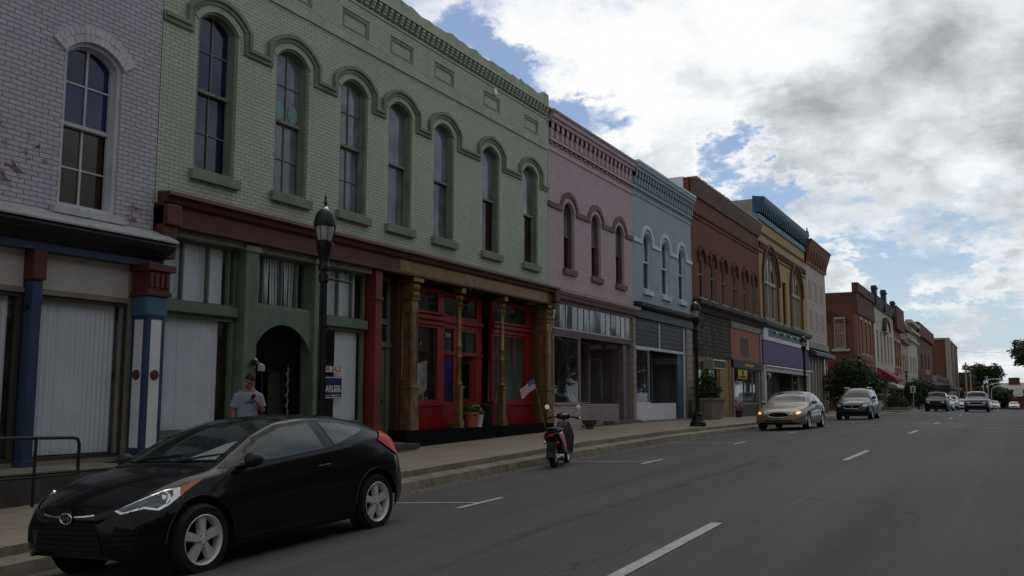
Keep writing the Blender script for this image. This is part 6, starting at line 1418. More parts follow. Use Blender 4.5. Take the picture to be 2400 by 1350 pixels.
def suv():
    cab = (1.25, 2.05, 3.2, 4.35); sp = sedan_spec(L=4.58, Wd=1.87, Ht=1.74, wb=2.71, fo=.93, wr=.36, hood=1.02, belt=1.12, tail=1.35, cabin=cab)
    cu = sp['curves']; cu['ztop'] = [(0, .74), (.06, .86), (.3, 1.0), (.9, 1.10), (1.2, 1.18), (1.6, 1.48), (2.0, 1.68), (2.6, 1.74), (3.6, 1.72), (4.25, 1.66), (4.42, 1.3), (4.58, 1.0)]
    cu['zrail'] = [(0, .70), (.06, .82), (.3, .95), (.9, 1.05), (1.2, 1.12), (1.6, 1.40), (2.0, 1.60), (2.6, 1.66), (3.6, 1.64), (4.25, 1.58), (4.42, 1.25), (4.58, .97)]
    cu['zbelt'] = [(0, .62), (.06, .74), (.3, .88), (.9, 1.0), (1.4, 1.06), (3.5, 1.12), (4.3, 1.12), (4.45, 1.0), (4.58, .9)]; cu['sill'] = [(0, .42), (.2, .32), (.6, .28), (4.0, .28), (4.45, .36), (4.58, .45)]
    x = -7.40; y = 52.7
    c = Car('suv_car', 'dark grey sport utility car parked behind the beige saloon', 'car', (x, y, 0), sp, M['dark_grey_paint'])
    z0, a = place(c, y+1, y+3.6, -8.2, -6.6); c.t.location.z = z0; c.t.rotation_euler = (a, -.02, 0)
    for sx in (1, -1):
        for pl in ([(1.55, 1.14), (2.1, 1.54), (2.45, 1.57), (2.45, 1.16)], [(2.55, 1.16), (2.55, 1.58), (3.35, 1.57), (3.35, 1.18)], [(3.45, 1.18), (3.45, 1.56), (4.05, 1.52), (4.2, 1.2)]): c.decal('side_window', pl, M['screen_glass'], sx=sx, off=.007, h=.1)
        q = MB(); q.tube([(sx*.60, 2.1, 1.72), (sx*.60, 2.25, 1.77), (sx*.60, 4.0, 1.76), (sx*.60, 4.1, 1.71)], .018, 6); q.build('roof_rail', M['chrome'], c.t)
        q = MB(); c.line([(1.45, 1.1), (1.42, .4)], .005, q, sx=sx); c.line([(2.5, 1.13), (2.52, .4)], .005, q, sx=sx); q.build('door_seam', M['plastic'], c.t)
        c.decal('lower_cladding', [(.1, .44), (.1, .58), (4.4, .60), (4.4, .46)], M['plastic'], sx=sx, off=.006, h=.08) if 0 else None
    c.decal('windscreen', [(-.70, 1.20), (.70, 1.20), (.58, 1.62), (-.58, 1.62)], M['screen_glass'], 'front', .006, .08)
    c.decal('grille', [(-.32, .62), (.32, .62), (.44, .80), (-.44, .80)], M['grille'], 'front', .008, .05)
    q = MB(); c.line([(-.34, .61), (.34, .61), (.45, .81), (-.45, .81), (-.34, .61)], .010, q, 'front', off=.02); c.line([(-.5, .90), (0, .92), (.5, .90)], .016, q, 'front', off=.02); q.build('grille_surround', M['chrome'], c.t)
    q = MB(); p_ = c.hitp((0, -3, .70), (0, 1, 0))[0]; q.tube([(.06*cos(k*pi/8), p_.y-.02, .71+.035*sin(k*pi/8)) for k in range(17)], .007, 6, cap=False); q.build('badge', M['chrome'], c.t)
    lamp_pair(c, .54, .80, .70, .86, M['clear_lens'])
    c.mirror(1.62, 1.16, .12, M['plastic']); c.wheels('six', .225, .23)
suv()
def simple(name, label, cat, x, y, sp, paint, cab, belt, Ht, style='seven', trim='chrome', lens='clear_lens', lamps=True, z=None, kind='sedan'):
    c = Car(name, label, cat, (x, y, z if z is not None else road_z(x, y+2)), sp, paint)
    if kind == 'sedan': common(c, cab, belt, Ht, 0, False)
    else:
        for sx in (1, -1):
            c.decal('side_window', [(cab[0]+.3, belt+.04), (cab[1], Ht-.18), (cab[2], Ht-.16), (cab[2]+.1, belt+.05)], M['screen_glass'], sx=sx, off=.007, h=.12)
    w = sp['wheel_x']
    c.decal('windscreen', [(-w*.78, belt+.10), (w*.78, belt+.10), (w*.62, Ht-.10), (-w*.62, Ht-.10)], M['screen_glass'], 'front', .006, .1)
    h = sp.get('face', .66)
    c.decal('grille', [(-.38, h-.13), (.38, h-.13), (.42, h+.02), (-.42, h+.02)], M['grille'], 'front', .008, .06)
    q = MB(); c.line([(-.44, h+.04), (.44, h+.04)], .014, q, 'front', off=.02); c.line([(-.7, h-.22), (.7, h-.22)], .02, q, 'front', off=.02); q.build('bumper_strip', M[trim], c.t)
    lamp_pair(c, .50, .76, h-.06, h+.05, M[lens])
    c.mirror(cab[0]+.4, belt+.08, .11); c.wheels(style, .21, .2); return c
def tall_spec(L, Wd, Ht, wb, hood, belt, N=50, bed=False, fo=.95, wr=.38):
    w = Wd/2; e = 3.5 if bed else L-.3
    return dict(L=L, N=N, wheels=(fo, fo+wb), wr=wr, wheel_x=w-.03, arch=wr+.07, face=.86, curves=dict(
        sill=[(0, .48), (.2, .38), (.6, .35), (L-.5, .36), (L, .5)],
        zbelt=[(0, .72), (.05, .86), (.3, hood-.07), (1.3, belt-.04), (e, belt), (L-.1, belt-.02), (L, belt-.12)],
        ybelt=[(0, w*.8), (.1, w*.9), (.6, w*.94), (2, w*.94), (L-.3, w*.93), (L, w*.88)],
        zrail=[(0, .78), (.05, .92), (.3, hood), (1.25, belt+.02), (1.4, belt+.08), (1.95, Ht-.12), (2.3, Ht-.08), (e-.3, Ht-.10), (e, Ht-.3 if bed else Ht-.2), (e+.12, belt+.01), (L-.05, belt+.0), (L, belt-.1)],
        yrail=[(0, w*.7), (.3, w*.82), (1.2, w*.86), (1.95, w*.74), (e-.2, w*.74), (e+.15, w*.8), (L, w*.8)],
        ztop=[(0, .80), (.05, .95), (.3, hood+.03), (1.25, belt+.08), (1.4, belt+.14), (1.95, Ht-.05), (2.4, Ht), (e-.3, Ht-.02), (e, Ht-.25 if bed else Ht-.14), (e+.12, belt+.02), (L-.05, belt+.02), (L, belt-.08)],
        ymax=[(0, w*.86), (.06, w*.94), (.3, w), (L-.3, w), (L, w*.9)]))
simple('suv_car', 'black boxy sport utility car, parked first beyond the side street', 'car', -5.95, 95.5, tall_spec(4.9, 1.95, 1.86, 2.9, 1.08, 1.2), carpaint('black_paint_b', (.004, .004, .004, 1), 0, .4, .2), (1.3, 1.95, 4.3, 4.6), 1.2, 1.86, kind='tall', trim='plastic', lens='steel')
simple('sedan_car', 'dark green saloon half hidden behind the far black sport utility car', 'car', -5.75, 103.5, sedan_spec(N=44), carpaint('green_car', (.03, .04, .035, 1), .2, .3), (1.55, 2.55, 3.35, 4.35), .95, 1.46)
simple('suv_car', 'silver white sport utility car parked behind the far black one', 'car', -6.1, 122, tall_spec(4.7, 1.9, 1.75, 2.8, 1.05, 1.15), M['white_car'], (1.3, 1.95, 4.1, 4.5), 1.15, 1.75, kind='tall')
simple('sedan_car', 'white saloon mostly hidden between the silver sport car and the blue pickup', 'car', -5.5, 136, sedan_spec(N=40), M['white_car'], (1.55, 2.55, 3.35, 4.35), .95, 1.46)
simple('pickup_truck', 'dark blue pickup truck driving towards the camera', 'pickup truck', -2.45, 92.5, tall_spec(5.6, 2.0, 1.88, 3.5, 1.12, 1.22, bed=True), M['navy_car'], (1.3, 1.95, 3.1, 3.4), 1.22, 1.88, kind='tall')
simple('sedan_car', 'white saloon just right of the blue pickup', 'car', -2.55, 128, sedan_spec(N=44), M['white_car'], (1.55, 2.55, 3.35, 4.35), .95, 1.46)
simple('sedan_car', 'rounded white saloon, rightmost of the two white cars beside the pickup', 'car', -1.95, 166, sedan_spec(N=40, Ht=1.44), M['white_car'], (1.55, 2.55, 3.35, 4.35), .95, 1.46)
simple('sedan_car', 'small beige saloon alone near the red building at the far right', 'car', 1.1, 196, sedan_spec(N=40), M['tan_car'], (1.55, 2.55, 3.35, 4.35), .95, 1.46, z=-.36)

# ------------------------------------------------------------------ scooter
def scooter():
    x, y = -8.12, 16.95; z = road_z(x, y)
    t = thing('motor_scooter', 'black and pink motor scooter parked at the kerb', 'scooter', (x, y, z), RD(13), local=True)
    B = M['black_paint']; P = M['plastic']; pink_ = carpaint('pink_paint', (.72, .26, .36, 1), 0, .3, .4)
    def wheel(yy, r, w, lean=0):
        a = MB(); a.lathe([(r-.07, -w/2), (r-.02, -w/2), (r, -w*.25), (r, w*.25), (r-.02, w/2), (r-.07, w/2)], (0, yy, r), 28, 'x', cap=False); o = a.build('wheel', M['rubber'], t, smooth=True)
        b = MB(); b.lathe([(r-.07, -w*.4), (r-.085, 0), (r-.07, w*.4)], (0, yy, r), 28, 'x', cap=False); b.lathe([(0, -w*.5), (.05, -w*.45), (.05, w*.45), (0, w*.5)], (0, yy, r), 12, 'x')
        for k in range(3): an = k*2*pi/3; b.tube([(0, yy, r), (0, yy+(r-.075)*cos(an), r+(r-.075)*sin(an))], .016, 6)
        b.build('rim', M['alloy'], o)
    wheel(0, .23, .12); wheel(1.24, .23, .10)
    e = MB(); e.prism([(-.16, .16), (.30, .12), (.36, .30), (.10, .42), (-.10, .36)], -.13, -.03); e.tube([(.12, -.10, .20), (.13, .15, .17), (.12, .42, .2)], [.045, .05, .02], 10); e.build('engine', P, t, bevel=.02); 
    m_ = MB(); m_.prism([(-.30, .20), (-.22, .50), (-.05, .60), (-.02, .45), (-.20, .22)], -.075, .075); m_.build('rear_mudguard', P, t, bevel=.02)
    MB().bx(-.08, .08, -.30, -.29, .36, .47).build('number_plate', M['near_black'], t)
    # body
    def bodyshape(name, mat, rings, seg=14, close=True):
        vs = []; n = len(rings)
        for (yy, zc, hw, hh) in rings:
            for k in range(seg): a = 2*pi*k/seg; ca, sa = cos(a), sin(a); vs.append((hw*(abs(ca)**.8)*(1 if ca > 0 else -1), yy, zc+hh*(abs(sa)**.8)*(1 if sa > 0 else -1)))
        fs = [(i*seg+k, i*seg+(k+1) % seg, (i+1)*seg+(k+1) % seg, (i+1)*seg+k) for i in range(n-1) for k in range(seg)]+[tuple(range(seg)), tuple((n-1)*seg+k for k in range(seg))]
        return MB().add(vs, fs).build(name, mat, t, smooth=True)
    bodyshape('tail_body', B, [(-.26, .66, .06, .03), (-.18, .64, .12, .09), (0, .60, .15, .13), (.25, .56, .16, .15), (.45, .48, .14, .14), (.55, .40, .12, .1)])
    for sx in (1, -1):
        q = MB(); pts = [(-.17, .68), (.02, .72), (.20, .62), (.40, .42), (.48, .26), (.36, .30), (.18, .42), (-.02, .54), (-.16, .60)]
        n = len(pts); q.add([(sx*(.15+.02*sin(k)), a, b) for k, (a, b) in enumerate(pts)]+[(sx*.185, a*.9+.01, b*.96+.02) for a, b in pts], [tuple(range(n)), tuple(range(n, 2*n))[::-1]]+[(k, (k+1) % n, (k+1) % n+n, k+n) for k in range(n)]); q.build('side_panel', pink_, t, smooth=True)
    bodyshape('seat', P, [(-.22, .73, .10, .02), (-.1, .745, .14, .045), (.15, .75, .15, .05), (.30, .73, .13, .04), (.45, .74, .12, .045), (.58, .72, .09, .03)])
    q = MB(); q.prism([(.50, .24), (.98, .22), (.98, .28), (.50, .30)], -.15, .15); q.build('footboard', P, t, bevel=.02)
    q = MB(); q.add([(-.20, .98, .24), (.20, .98, .24), (.22, 1.02, .60), (.13, .94, .90), (-.13, .94, .90), (-.22, 1.02, .60), (-.16, 1.08, .24), (.16, 1.08, .24), (.16, 1.14, .60), (.10, 1.02, .88), (-.10, 1.02, .88), (-.16, 1.14, .60)],
                    [(0, 5, 4, 3, 2, 1), (6, 7, 8, 9, 10, 11), (0, 1, 7, 6), (1, 2, 8, 7), (2, 3, 9, 8), (3, 4, 10, 9), (4, 5, 11, 10), (5, 0, 6, 11)]); q.build('leg_shield', carpaint('grey_purple', (.05, .045, .065, 1), .2, .3), t, bevel=.025, smooth=True)
    q = MB(); q.prism([(1.02, .50), (1.20, .50), (1.44, .40), (1.36, .47), (1.20, .54)], -.06, .06); q.build('front_mudguard', B, t, bevel=.02)
    q = MB(); q.tube([(0, 1.24, .23), (0, .98, .90), (0, .94, .98)], .028, 8); q.build('fork', M['steel'], t)
    bodyshape('handlebar_cover', B, [(.84, .98, .10, .05), (.90, 1.0, .15, .075), (.98, 1.0, .14, .08), (1.05, .98, .08, .06)])
    q = MB(); q.tube([(-.34, .82, .97), (-.18, .92, .99), (0, .95, .99), (.18, .92, .99), (.34, .82, .97)], .016, 8)
    for sx in (1, -1): q.tube([(sx*.35, .815, .968), (sx*.24, .885, .985)], .024, 10)
    q.build('handlebar', P, t)
    for sx in (1, -1):
        q = MB(); q.tube([(sx*.20, .92, 1.0), (sx*.26, .90, 1.12), (sx*.33, .89, 1.18)], .006, 6); o = q.build('mirror_stalk', M['chrome'], t)
        MB().lathe([(0, .012), (.05, .008), (.055, 0), (0, -.002)], (sx*.34, .885, 1.20), 18, 'y').build('mirror', P, o); MB().lathe([(0, -.006), (.05, -.006), (.05, -.003), (0, -.003)], (sx*.34, .885, 1.20), 18, 'y').build('mirror_glass', M['chrome'], o)
        MB().ball((sx*.13, -.24, .50), (.035, .03, .03), 10, 8).build('indicator', M['red_lens'] if sx > 0 else M['clear_lens'], t)
        MB().tube([(sx*.24, .88, .97), (sx*.36, .99, .97)], .007, 6).build('brake_lever', M['chrome'], t)
    MB().bx(-.06, .06, -.275, -.22, .62, .67).build('tail_lamp', M['red_lens'], t, bevel=.02); MB().bx(-.11, .11, -.28, -.02, .765, .785).build('carrier', P, t, bevel=.008)
    MB().tube([(-.10, .35, .22), (-.22, .33, .02)], .012, 6).build('stand', M['steel'], t)
    MB().tube([(.14, -.22, .24), (.15, .1, .22), (.12, .35, .24)], [.04, .045, .02], 10).build('exhaust', M['steel'], t, smooth=True)
    # flag on a whip pole
    ft = thing('flag', 'small stars and stripes flag on a whip pole fixed to the scooter', 'flag', (x, y, z), RD(13), local=True)
    p0, p1 = Vector((-.10, -.22, .72)), Vector((-.34, -.30, 1.78)); MB().tube([p0, (p0+p1)/2+Vector((-.01, 0, 0)), p1], .005, 6).build('pole', M['tan_frame'], ft)
    W_, H_ = .30, .21; nx, nz = 26, 13
    def Fp(u, v):
        w_ = .02*sin(u*9+v*2)*u; d = (p1-p0).normalized(); return p1-d*(H_*(1-v))*1.0+Vector((-u*W_*.93, -.05*u+w_, -u*.20+.03*sin(u*5+v)*u))
    vs = [Fp(i/nx, j/nz) for j in range(nz+1) for i in range(nx+1)]; fs = []; mi = []
    for j in range(nz):
        for i in range(nx):
            fs.append((j*(nx+1)+i, j*(nx+1)+i+1, (j+1)*(nx+1)+i+1, (j+1)*(nx+1)+i)); mi.append(2 if (j >= 6 and i < nx*.42) else (0 if j % 2 == 0 else 1))
    f = MB(); f.v = [tuple(v) for v in vs]; f.f = fs; f.m = mi
    o = f.build('cloth', [pm('flag_red', (.42, .03, .045, 1), .7, bump=0), M['white'], pm('flag_blue', (.03, .05, .22, 1), .7, bump=0)], ft)
    st = MB()
    for r_ in range(5):
        for k in range(6 if r_ % 2 == 0 else 5):
            u = (.03+.065*k+(0 if r_ % 2 == 0 else .032)); v = .52+.1*r_; c = Fp(u, v); 
            for yo in (-.004, .004): st.add([c+Vector((.006*(1 if q_ % 2 else .45)*cos(q_*pi/5), yo, .006*(1 if q_ % 2 else .45)*sin(q_*pi/5))) for q_ in range(10)], [tuple(range(10))])
    st.build('stars', M['white'], o)
scooter()

# ------------------------------------------------------------------ person
def remesh(mb, name, mat, parent, vox, sm=4, sub=0):
    me = bpy.data.meshes.new('tmp'); me.from_pydata(mb.v, [], mb.f); o = bpy.data.objects.new('tmp', me); COL.objects.link(o)
    m_ = o.modifiers.new('r', 'REMESH'); m_.mode = 'VOXEL'; m_.voxel_size = vox
    if sm: s_ = o.modifiers.new('s', 'SMOOTH'); s_.factor = .5; s_.iterations = sm
    me2 = bpy.data.meshes.new_from_object(o.evaluated_get(bpy.context.evaluated_depsgraph_get())); bpy.data.objects.remove(o)
    me2.materials.clear(); me2.materials.append(mat)
    for p in me2.polygons: p.use_smooth = True
    return link(name, me2, parent)
def person():
    px, py = -11.75, 12.12; g_ = walk_z(px, py)
    t = thing('person', 'man in a light grey short-sleeved shirt looking down at his phone', 'person', (px, py, g_), RD(55), local=True)
    skin = pm('skin', (.30, .13, .085, 1), .55, var=.12, bump=.1); hair = pm('hair', (.012, .008, .006, 1), .7, var=.4, bump=.5, bs=120); shirt = pm('shirt_cloth', (.27, .285, .36, 1), .85, var=.06, bump=.3, bs=14)
    b = MB()
    def limb(p, r): b.tube(p, r, 14); [b.ball(q, rr, 12, 8) for q, rr in zip(p, r)]
    # legs
    for sx in (1, -1): limb([(sx*.10, .0, .92), (sx*.11, -.01, .50), (sx*.115, .03, .09)], [.085, .058, .042]); b.ball((sx*.12, -.05, .05), (.045, .12, .045))
    # trunk + neck
    for z, rx, ry, y in ((.95, .16, .11, 0), (1.05, .15, .105, 0), (1.18, .16, .11, 0), (1.32, .18, .115, 0), (1.42, .15, .10, .005)): b.ball((0, y, z), (rx, ry, .12), 16, 10)
    b.tube([(0, .01, 1.42), (0, -.02, 1.52), (0, -.05, 1.58)], [.07, .058, .06], 14)
    hd = Matrix.Translation((0, -.085, 1.63)) @ Matrix.Scale(1.06, 4) @ Matrix.Rotation(RD(44), 4, 'X') @ Matrix.Rotation(RD(12), 4, 'Y')
    def hb(c, r, seg=16, rings=12):
        q = MB().ball(c, r, seg, rings); q.v = [tuple(hd @ Vector(v)) for v in q.v]; b.add(q.v, q.f)
    hb((0, .015, .03), (.076, .095, .095), 20, 14); hb((0, -.035, -.045), (.056, .055, .06)); hb((0, -.095, -.01), (.011, .018, .022)); hb((0, -.105, -.022), (.014, .014, .011)); hb((0, -.082, -.052), (.026, .012, .010)); hb((0, -.075, -.09), (.024, .02, .018))
    for sx in (1, -1): hb((sx*.076, .012, -.0), (.012, .02, .032)); hb((sx*.036, -.075, -.02), (.022, .02, .02)); hb((sx*.03, -.078, .032), (.026, .012, .010))
    # right arm hanging (his right = -x), left arm bent to hold the phone
    limb([(-.175, .0, 1.37), (-.245, .02, 1.12), (-.245, -.04, .87)], [.05, .045, .030]); limb([(.175, .0, 1.37), (.25, -.02, 1.13), (.11, -.20, 1.27)], [.05, .045, .029])
    def hand(o, fwd, side, up_, curl):
        o, fwd, side, up_ = [Vector(v) for v in (o, fwd, side, up_)]
        b.tube([o, o+fwd*.04, o+fwd*.085], [.027, .034, .030], 10)
        for k, ln in enumerate((.068, .078, .073, .058)):
            a = o+fwd*.08+side*(-.027+.018*k); c1 = a+(fwd*cos(curl)+up_*sin(curl))*ln*.45; c2 = c1+(fwd*cos(curl*2)+up_*sin(curl*2))*ln*.32; c3 = c2+(fwd*cos(curl*2.8)+up_*sin(curl*2.8))*ln*.26
            b.tube([a-fwd*.02, a, c1, c2, c3], [.010, .010, .009, .0085, .0075], 8)
        a = o+fwd*.025-side*.03; b.tube([a, a+(fwd*.6-side*.7+up_*.3).normalized()*.035, a+(fwd*.9-side*.4+up_*.5).normalized()*.062], [.013, .011, .009], 8)
    hand((-.245, -.045, .87), (0, -.12, -1), (0, 1, 0), (1, 0, 0), .3)
    hand((.10, -.21, 1.285), (-.75, -.35, .5), (-.3, .0, -.8), (.1, .6, .5), .55)
    remesh(b, 'body', skin, t, .0065, 3)
    e = MB()
    for sx in (1, -1): q = MB().ball((sx*.031, -.078, .008), (.012, .008, .007), 10, 8); e.add([tuple(hd @ Vector(v)) for v in q.v], q.f)
    e.build('eyes', M['near_black'], t)
    h = MB()
    def hh(c, r): q = MB().ball(c, r, 18, 12); h.add([tuple(hd @ Vector(v)) for v in q.v], q.f)
    hh((0, .024, .052), (.0785, .092, .082)); hh((0, .055, -.005), (.072, .062, .07)); hh((0, -.018, .078), (.062, .05, .034))
    remesh(h, 'hair', hair, t, .008, 3)
    s = MB()
    s.lathe([(.0, .86), (.183, .865), (.180, .95), (.172, 1.05), (.178, 1.15), (.190, 1.24), (.196, 1.32), (.190, 1.38), (.165, 1.425), (.12, 1.45), (.06, 1.46), (0, 1.46)], seg=28); s.v = [(x_, y_*.70, z_) for x_, y_, z_ in s.v]
    s.tube([(0, 0, 1.44), (0, -.01, 1.485)], [.095, .075], 16)
    for p_, r_ in (([(-.11, 0, 1.425), (-.19, .01, 1.36), (-.238, .02, 1.17)], [.055, .073, .076]), ([(.11, 0, 1.425), (.19, -.005, 1.36), (.242, -.015, 1.18)], [.055, .073, .075])): s.tube(p_, r_, 16); s.ball(p_[0], r_[0]); s.ball(p_[1], r_[1])
    rr = random.Random(1)
    for k in range(26):                                    # folds in the cloth
        a = rr.uniform(0, 6.28); z = rr.uniform(.92, 1.3); x_, y_ = .18*cos(a), .127*sin(a); s.tube([(x_, y_, z), (x_*.99+rr.uniform(-.05, .05), y_, z+rr.uniform(.05, .14))], [.013, .004], 6)
    so_ = remesh(s, 'shirt', shirt, t, .010, 5)
    blue = pm('shirt_print', (.05, .07, .30, 1), .8, bump=0); bv = BVHTree.FromPolygons([v.co.copy() for v in so_.data.vertices], [tuple(p.vertices) for p in so_.data.polygons])
    txt = 'CLASTER'
    vv, ff = [], []
    for k, ch in enumerate(txt):
        me = text_mesh(ch, .062, .002, bold=.002); a = (k-3)*.20; cx, cz = .105*sin(a)*1.1, 1.20+.07*cos(a)
        o_ = len(vv)
        for v in me.vertices:
            X_ = cx+v.co.x*cos(a)+v.co.y*sin(a); Z_ = cz-v.co.x*sin(a)+v.co.y*cos(a); h_ = bv.ray_cast(Vector((X_, -1, Z_)), Vector((0, 1, 0))); vv.append((X_, (h_[0].y if h_[0] else -.13)-.003-v.co.z, Z_))
        ff += [tuple(i+o_ for i in p.vertices) for p in me.polygons]
    me = bpy.data.meshes.new('shirt_print'); me.from_pydata(vv, [], ff); me.materials.append(blue); link('shirt_print', me, so_)
    l = MB(); l.ball((0, 0, .93), (.185, .13, .10), 18, 10)
    for sx in (1, -1): l.tube([(sx*.095, 0, .93), (sx*.115, -.01, .70), (sx*.12, -.01, .48)], [.11, .105, .10], 16)
    remesh(l, 'shorts', pm('shorts_cloth', (.05, .055, .07, 1), .85, bump=.3), t, .012, 3)
    for sx in (1, -1): q = MB(); q.ball((sx*.12, -.045, .045), (.052, .135, .045), 14, 8); q.tube([(sx*.117, .03, .04), (sx*.115, .03, .12)], .05, 12); q.build('shoe', M['white_paint'], t, smooth=True)
    ph = thing('phone', "dark mobile phone held in the man's raised hand", 'phone', (px, py, g_), RD(55), local=True)
    C_ = Vector((.035, -.265, 1.355)); n_ = Vector((-.1, .75, .6)).normalized(); R_ = n_.to_track_quat('Y', 'Z').to_matrix()
    q = MB().bx(-.034, .034, -.005, .005, -.062, .062); q.v = [tuple(C_+R_ @ Vector(v)) for v in q.v]; q.build('case', M['plastic'], ph, bevel=.003)
    q = MB().bx(-.030, .030, .0052, .006, -.055, .055); q.v = [tuple(C_+R_ @ Vector(v)) for v in q.v]; q.build('screen', M['car_glass'], ph)
person()

# ------------------------------------------------------------------ smaller things on the pavement
def rail():
    z0 = .10; t = thing('handrail', 'black tubular steel handrail beside the grey building plinth', 'handrail', (-11.6, 7.6, z0))
    xa = -11.62; z1 = 1.06; y1, _ = H(186, 1040, xa); yp, _ = H(83, 1060, xa); y0 = 3.6
    MB().tube([(xa, y0, z1+.09), (xa, yp-.2, z1+.02), (xa, y1-.12, z1), (xa, y1-.03, z1-.02), (xa, y1, z1-.09), (xa, y1, .56)], .024, 10).build('top_rail', M['rail_iron'], t, smooth=True)
    MB().tube([(xa, y0, .60), (xa, yp, .55), (xa, y1, .56)], .02, 10).build('lower_rail', M['rail_iron'], t)
    for y_ in (yp, 5.0): MB().tube([(xa, y_, walk_z(xa, y_)-.02), (xa, y_, z1+.03)], .022, 10).build('post', M['rail_iron'], t)
rail()
def pot(x, y, z, r, h, mat, name, label, flower=True):
    t = thing('flower_pot', label, 'flower pot', (x, y, z), 0, None, local=True)
    MB().lathe([(r*.68, 0), (r*.95, h*.78), (r, h*.8), (r*1.08, h*.82), (r*1.08, h), (r*.95, h), (r*.9, h*.85), (0, h*.85)], seg=22).build('pot', mat, t, smooth=True)
    rr = random.Random(int(y*10)); lb = MB(); leaves(lb, [(0, 0, h+.06, r*1.05), (r*.5, 0, h+.03, r*.7), (-r*.5, 0, h+.03, r*.7)], 900, .028, rr); me = bpy.data.meshes.new('foliage'); me.from_pydata(lb.v, [], lb.f); me.materials.append(M['leaf_mid']); link('foliage', me, t)
    f = MB()
    for k in range(9): a = rr.uniform(0, 6.28); q = r*rr.uniform(.3, 1.1); f.ball((q*cos(a), q*sin(a), h+.10+rr.uniform(0, .08)), (.028, .028, .02), 7, 5)
    f.build('blossom', M['white'], t)
pot(-12.98, H(1105, 990, -12.95)[0], .83, .22, .42, M['terracotta'], '', 'terracotta pot with white flowers at the red shop door')
pot(-12.94, H(1122, 990, -12.9)[0]+.05, .83, .14, .34, M['white_paint'], '', 'slim white pot with flowers beside the terracotta one')
def sign(label, s0, s1, z0, z1, X, mat, fn, name='window_sign', cat='sign', border=None):
    t = thing(name, label, cat, (X, (s0+s1)/2, z0)); MB().bx(X-.01, X, s0, s1, z0, z1).build('board', mat, t, bevel=.002); fn(t, X+.001)
    return t
XW = -13.12
sa, sb, z0, z1 = R(757, 857, 800, 873, XW)
def fs(t, X): text_on_wall('FOR SALE', (sa+sb)/2-.04, (z0+z1)/2, X, .17, M['red_ink'], t, width=(sb-sa)*1.04, bold=.002)
sign('white FOR SALE sign with red letters in the dark green shop window', sa-.22, sb, z0, z1, XW, M['white'], fs)
sa, sb, z0, z1 = R(757, 882, 800, 934, XW)
def fr_(t, X):
    c = (sa+sb)/2-.02; w = sb-sa+.06
    for a, b in ((z0+.01, z0+.025), (z1-.025, z1-.01)): MB().bx(X, X+.002, sa-.2, sb-.02, a, b).build('border', M['white'], t)
    text_on_wall('F', c-w*.40, z1-.25, X, .26, M['white'], t, bold=.003); text_on_wall('ARLESS', c+w*.06, z1-.265, X, .19, M['white'], t, width=w*.72, bold=.002)
    text_on_wall('REALTY', c+w*.22, z1-.42, X, .08, M['white'], t, width=w*.42); MB().bx(X, X+.002, c-w*.44, c-w*.04, z1-.425, z1-.415).build('rule', M['white'], t)
    text_on_wall('731-352-3639', c, z0+.17, X, .10, M['white'], t, width=w*.9, bold=.002)
sign('navy blue realty sign with white serif lettering under the for sale sign', sa-.22, sb, z0, z1, XW, M['sign_navy'], fr_)
# security light on the green pilaster
t = thing('security_light', 'twin-headed security light on the green pilaster above the man', 'light', (FX, 13.4, 2.2))
q = MB(); q.lathe([(0, 0), (.07, 0), (.07, .03), (0, .04)], (FX+.02, 13.42, 2.32), 14, 'x'); q.build('back_plate', M['steel'], t)
q = MB(); q.lathe([(.02, 0), (.07, -.03), (.075, -.14), (0, -.12)], (FX+.16, 13.46, 2.28), 14); q.tube([(FX+.04, 13.42, 2.32), (FX+.16, 13.46, 2.28)], .014, 6); q.build('lamp_head', M['cream_brick'], t, smooth=True)
q = MB(); q.lathe([(.02, 0), (.065, -.03), (.06, -.12), (0, -.11)], (FX+.12, 13.30, 2.36), 14); q.tube([(FX+.04, 13.42, 2.32), (FX+.12, 13.30, 2.36)], .014, 6); q.build('lamp_head', M['plastic'], t, smooth=True)
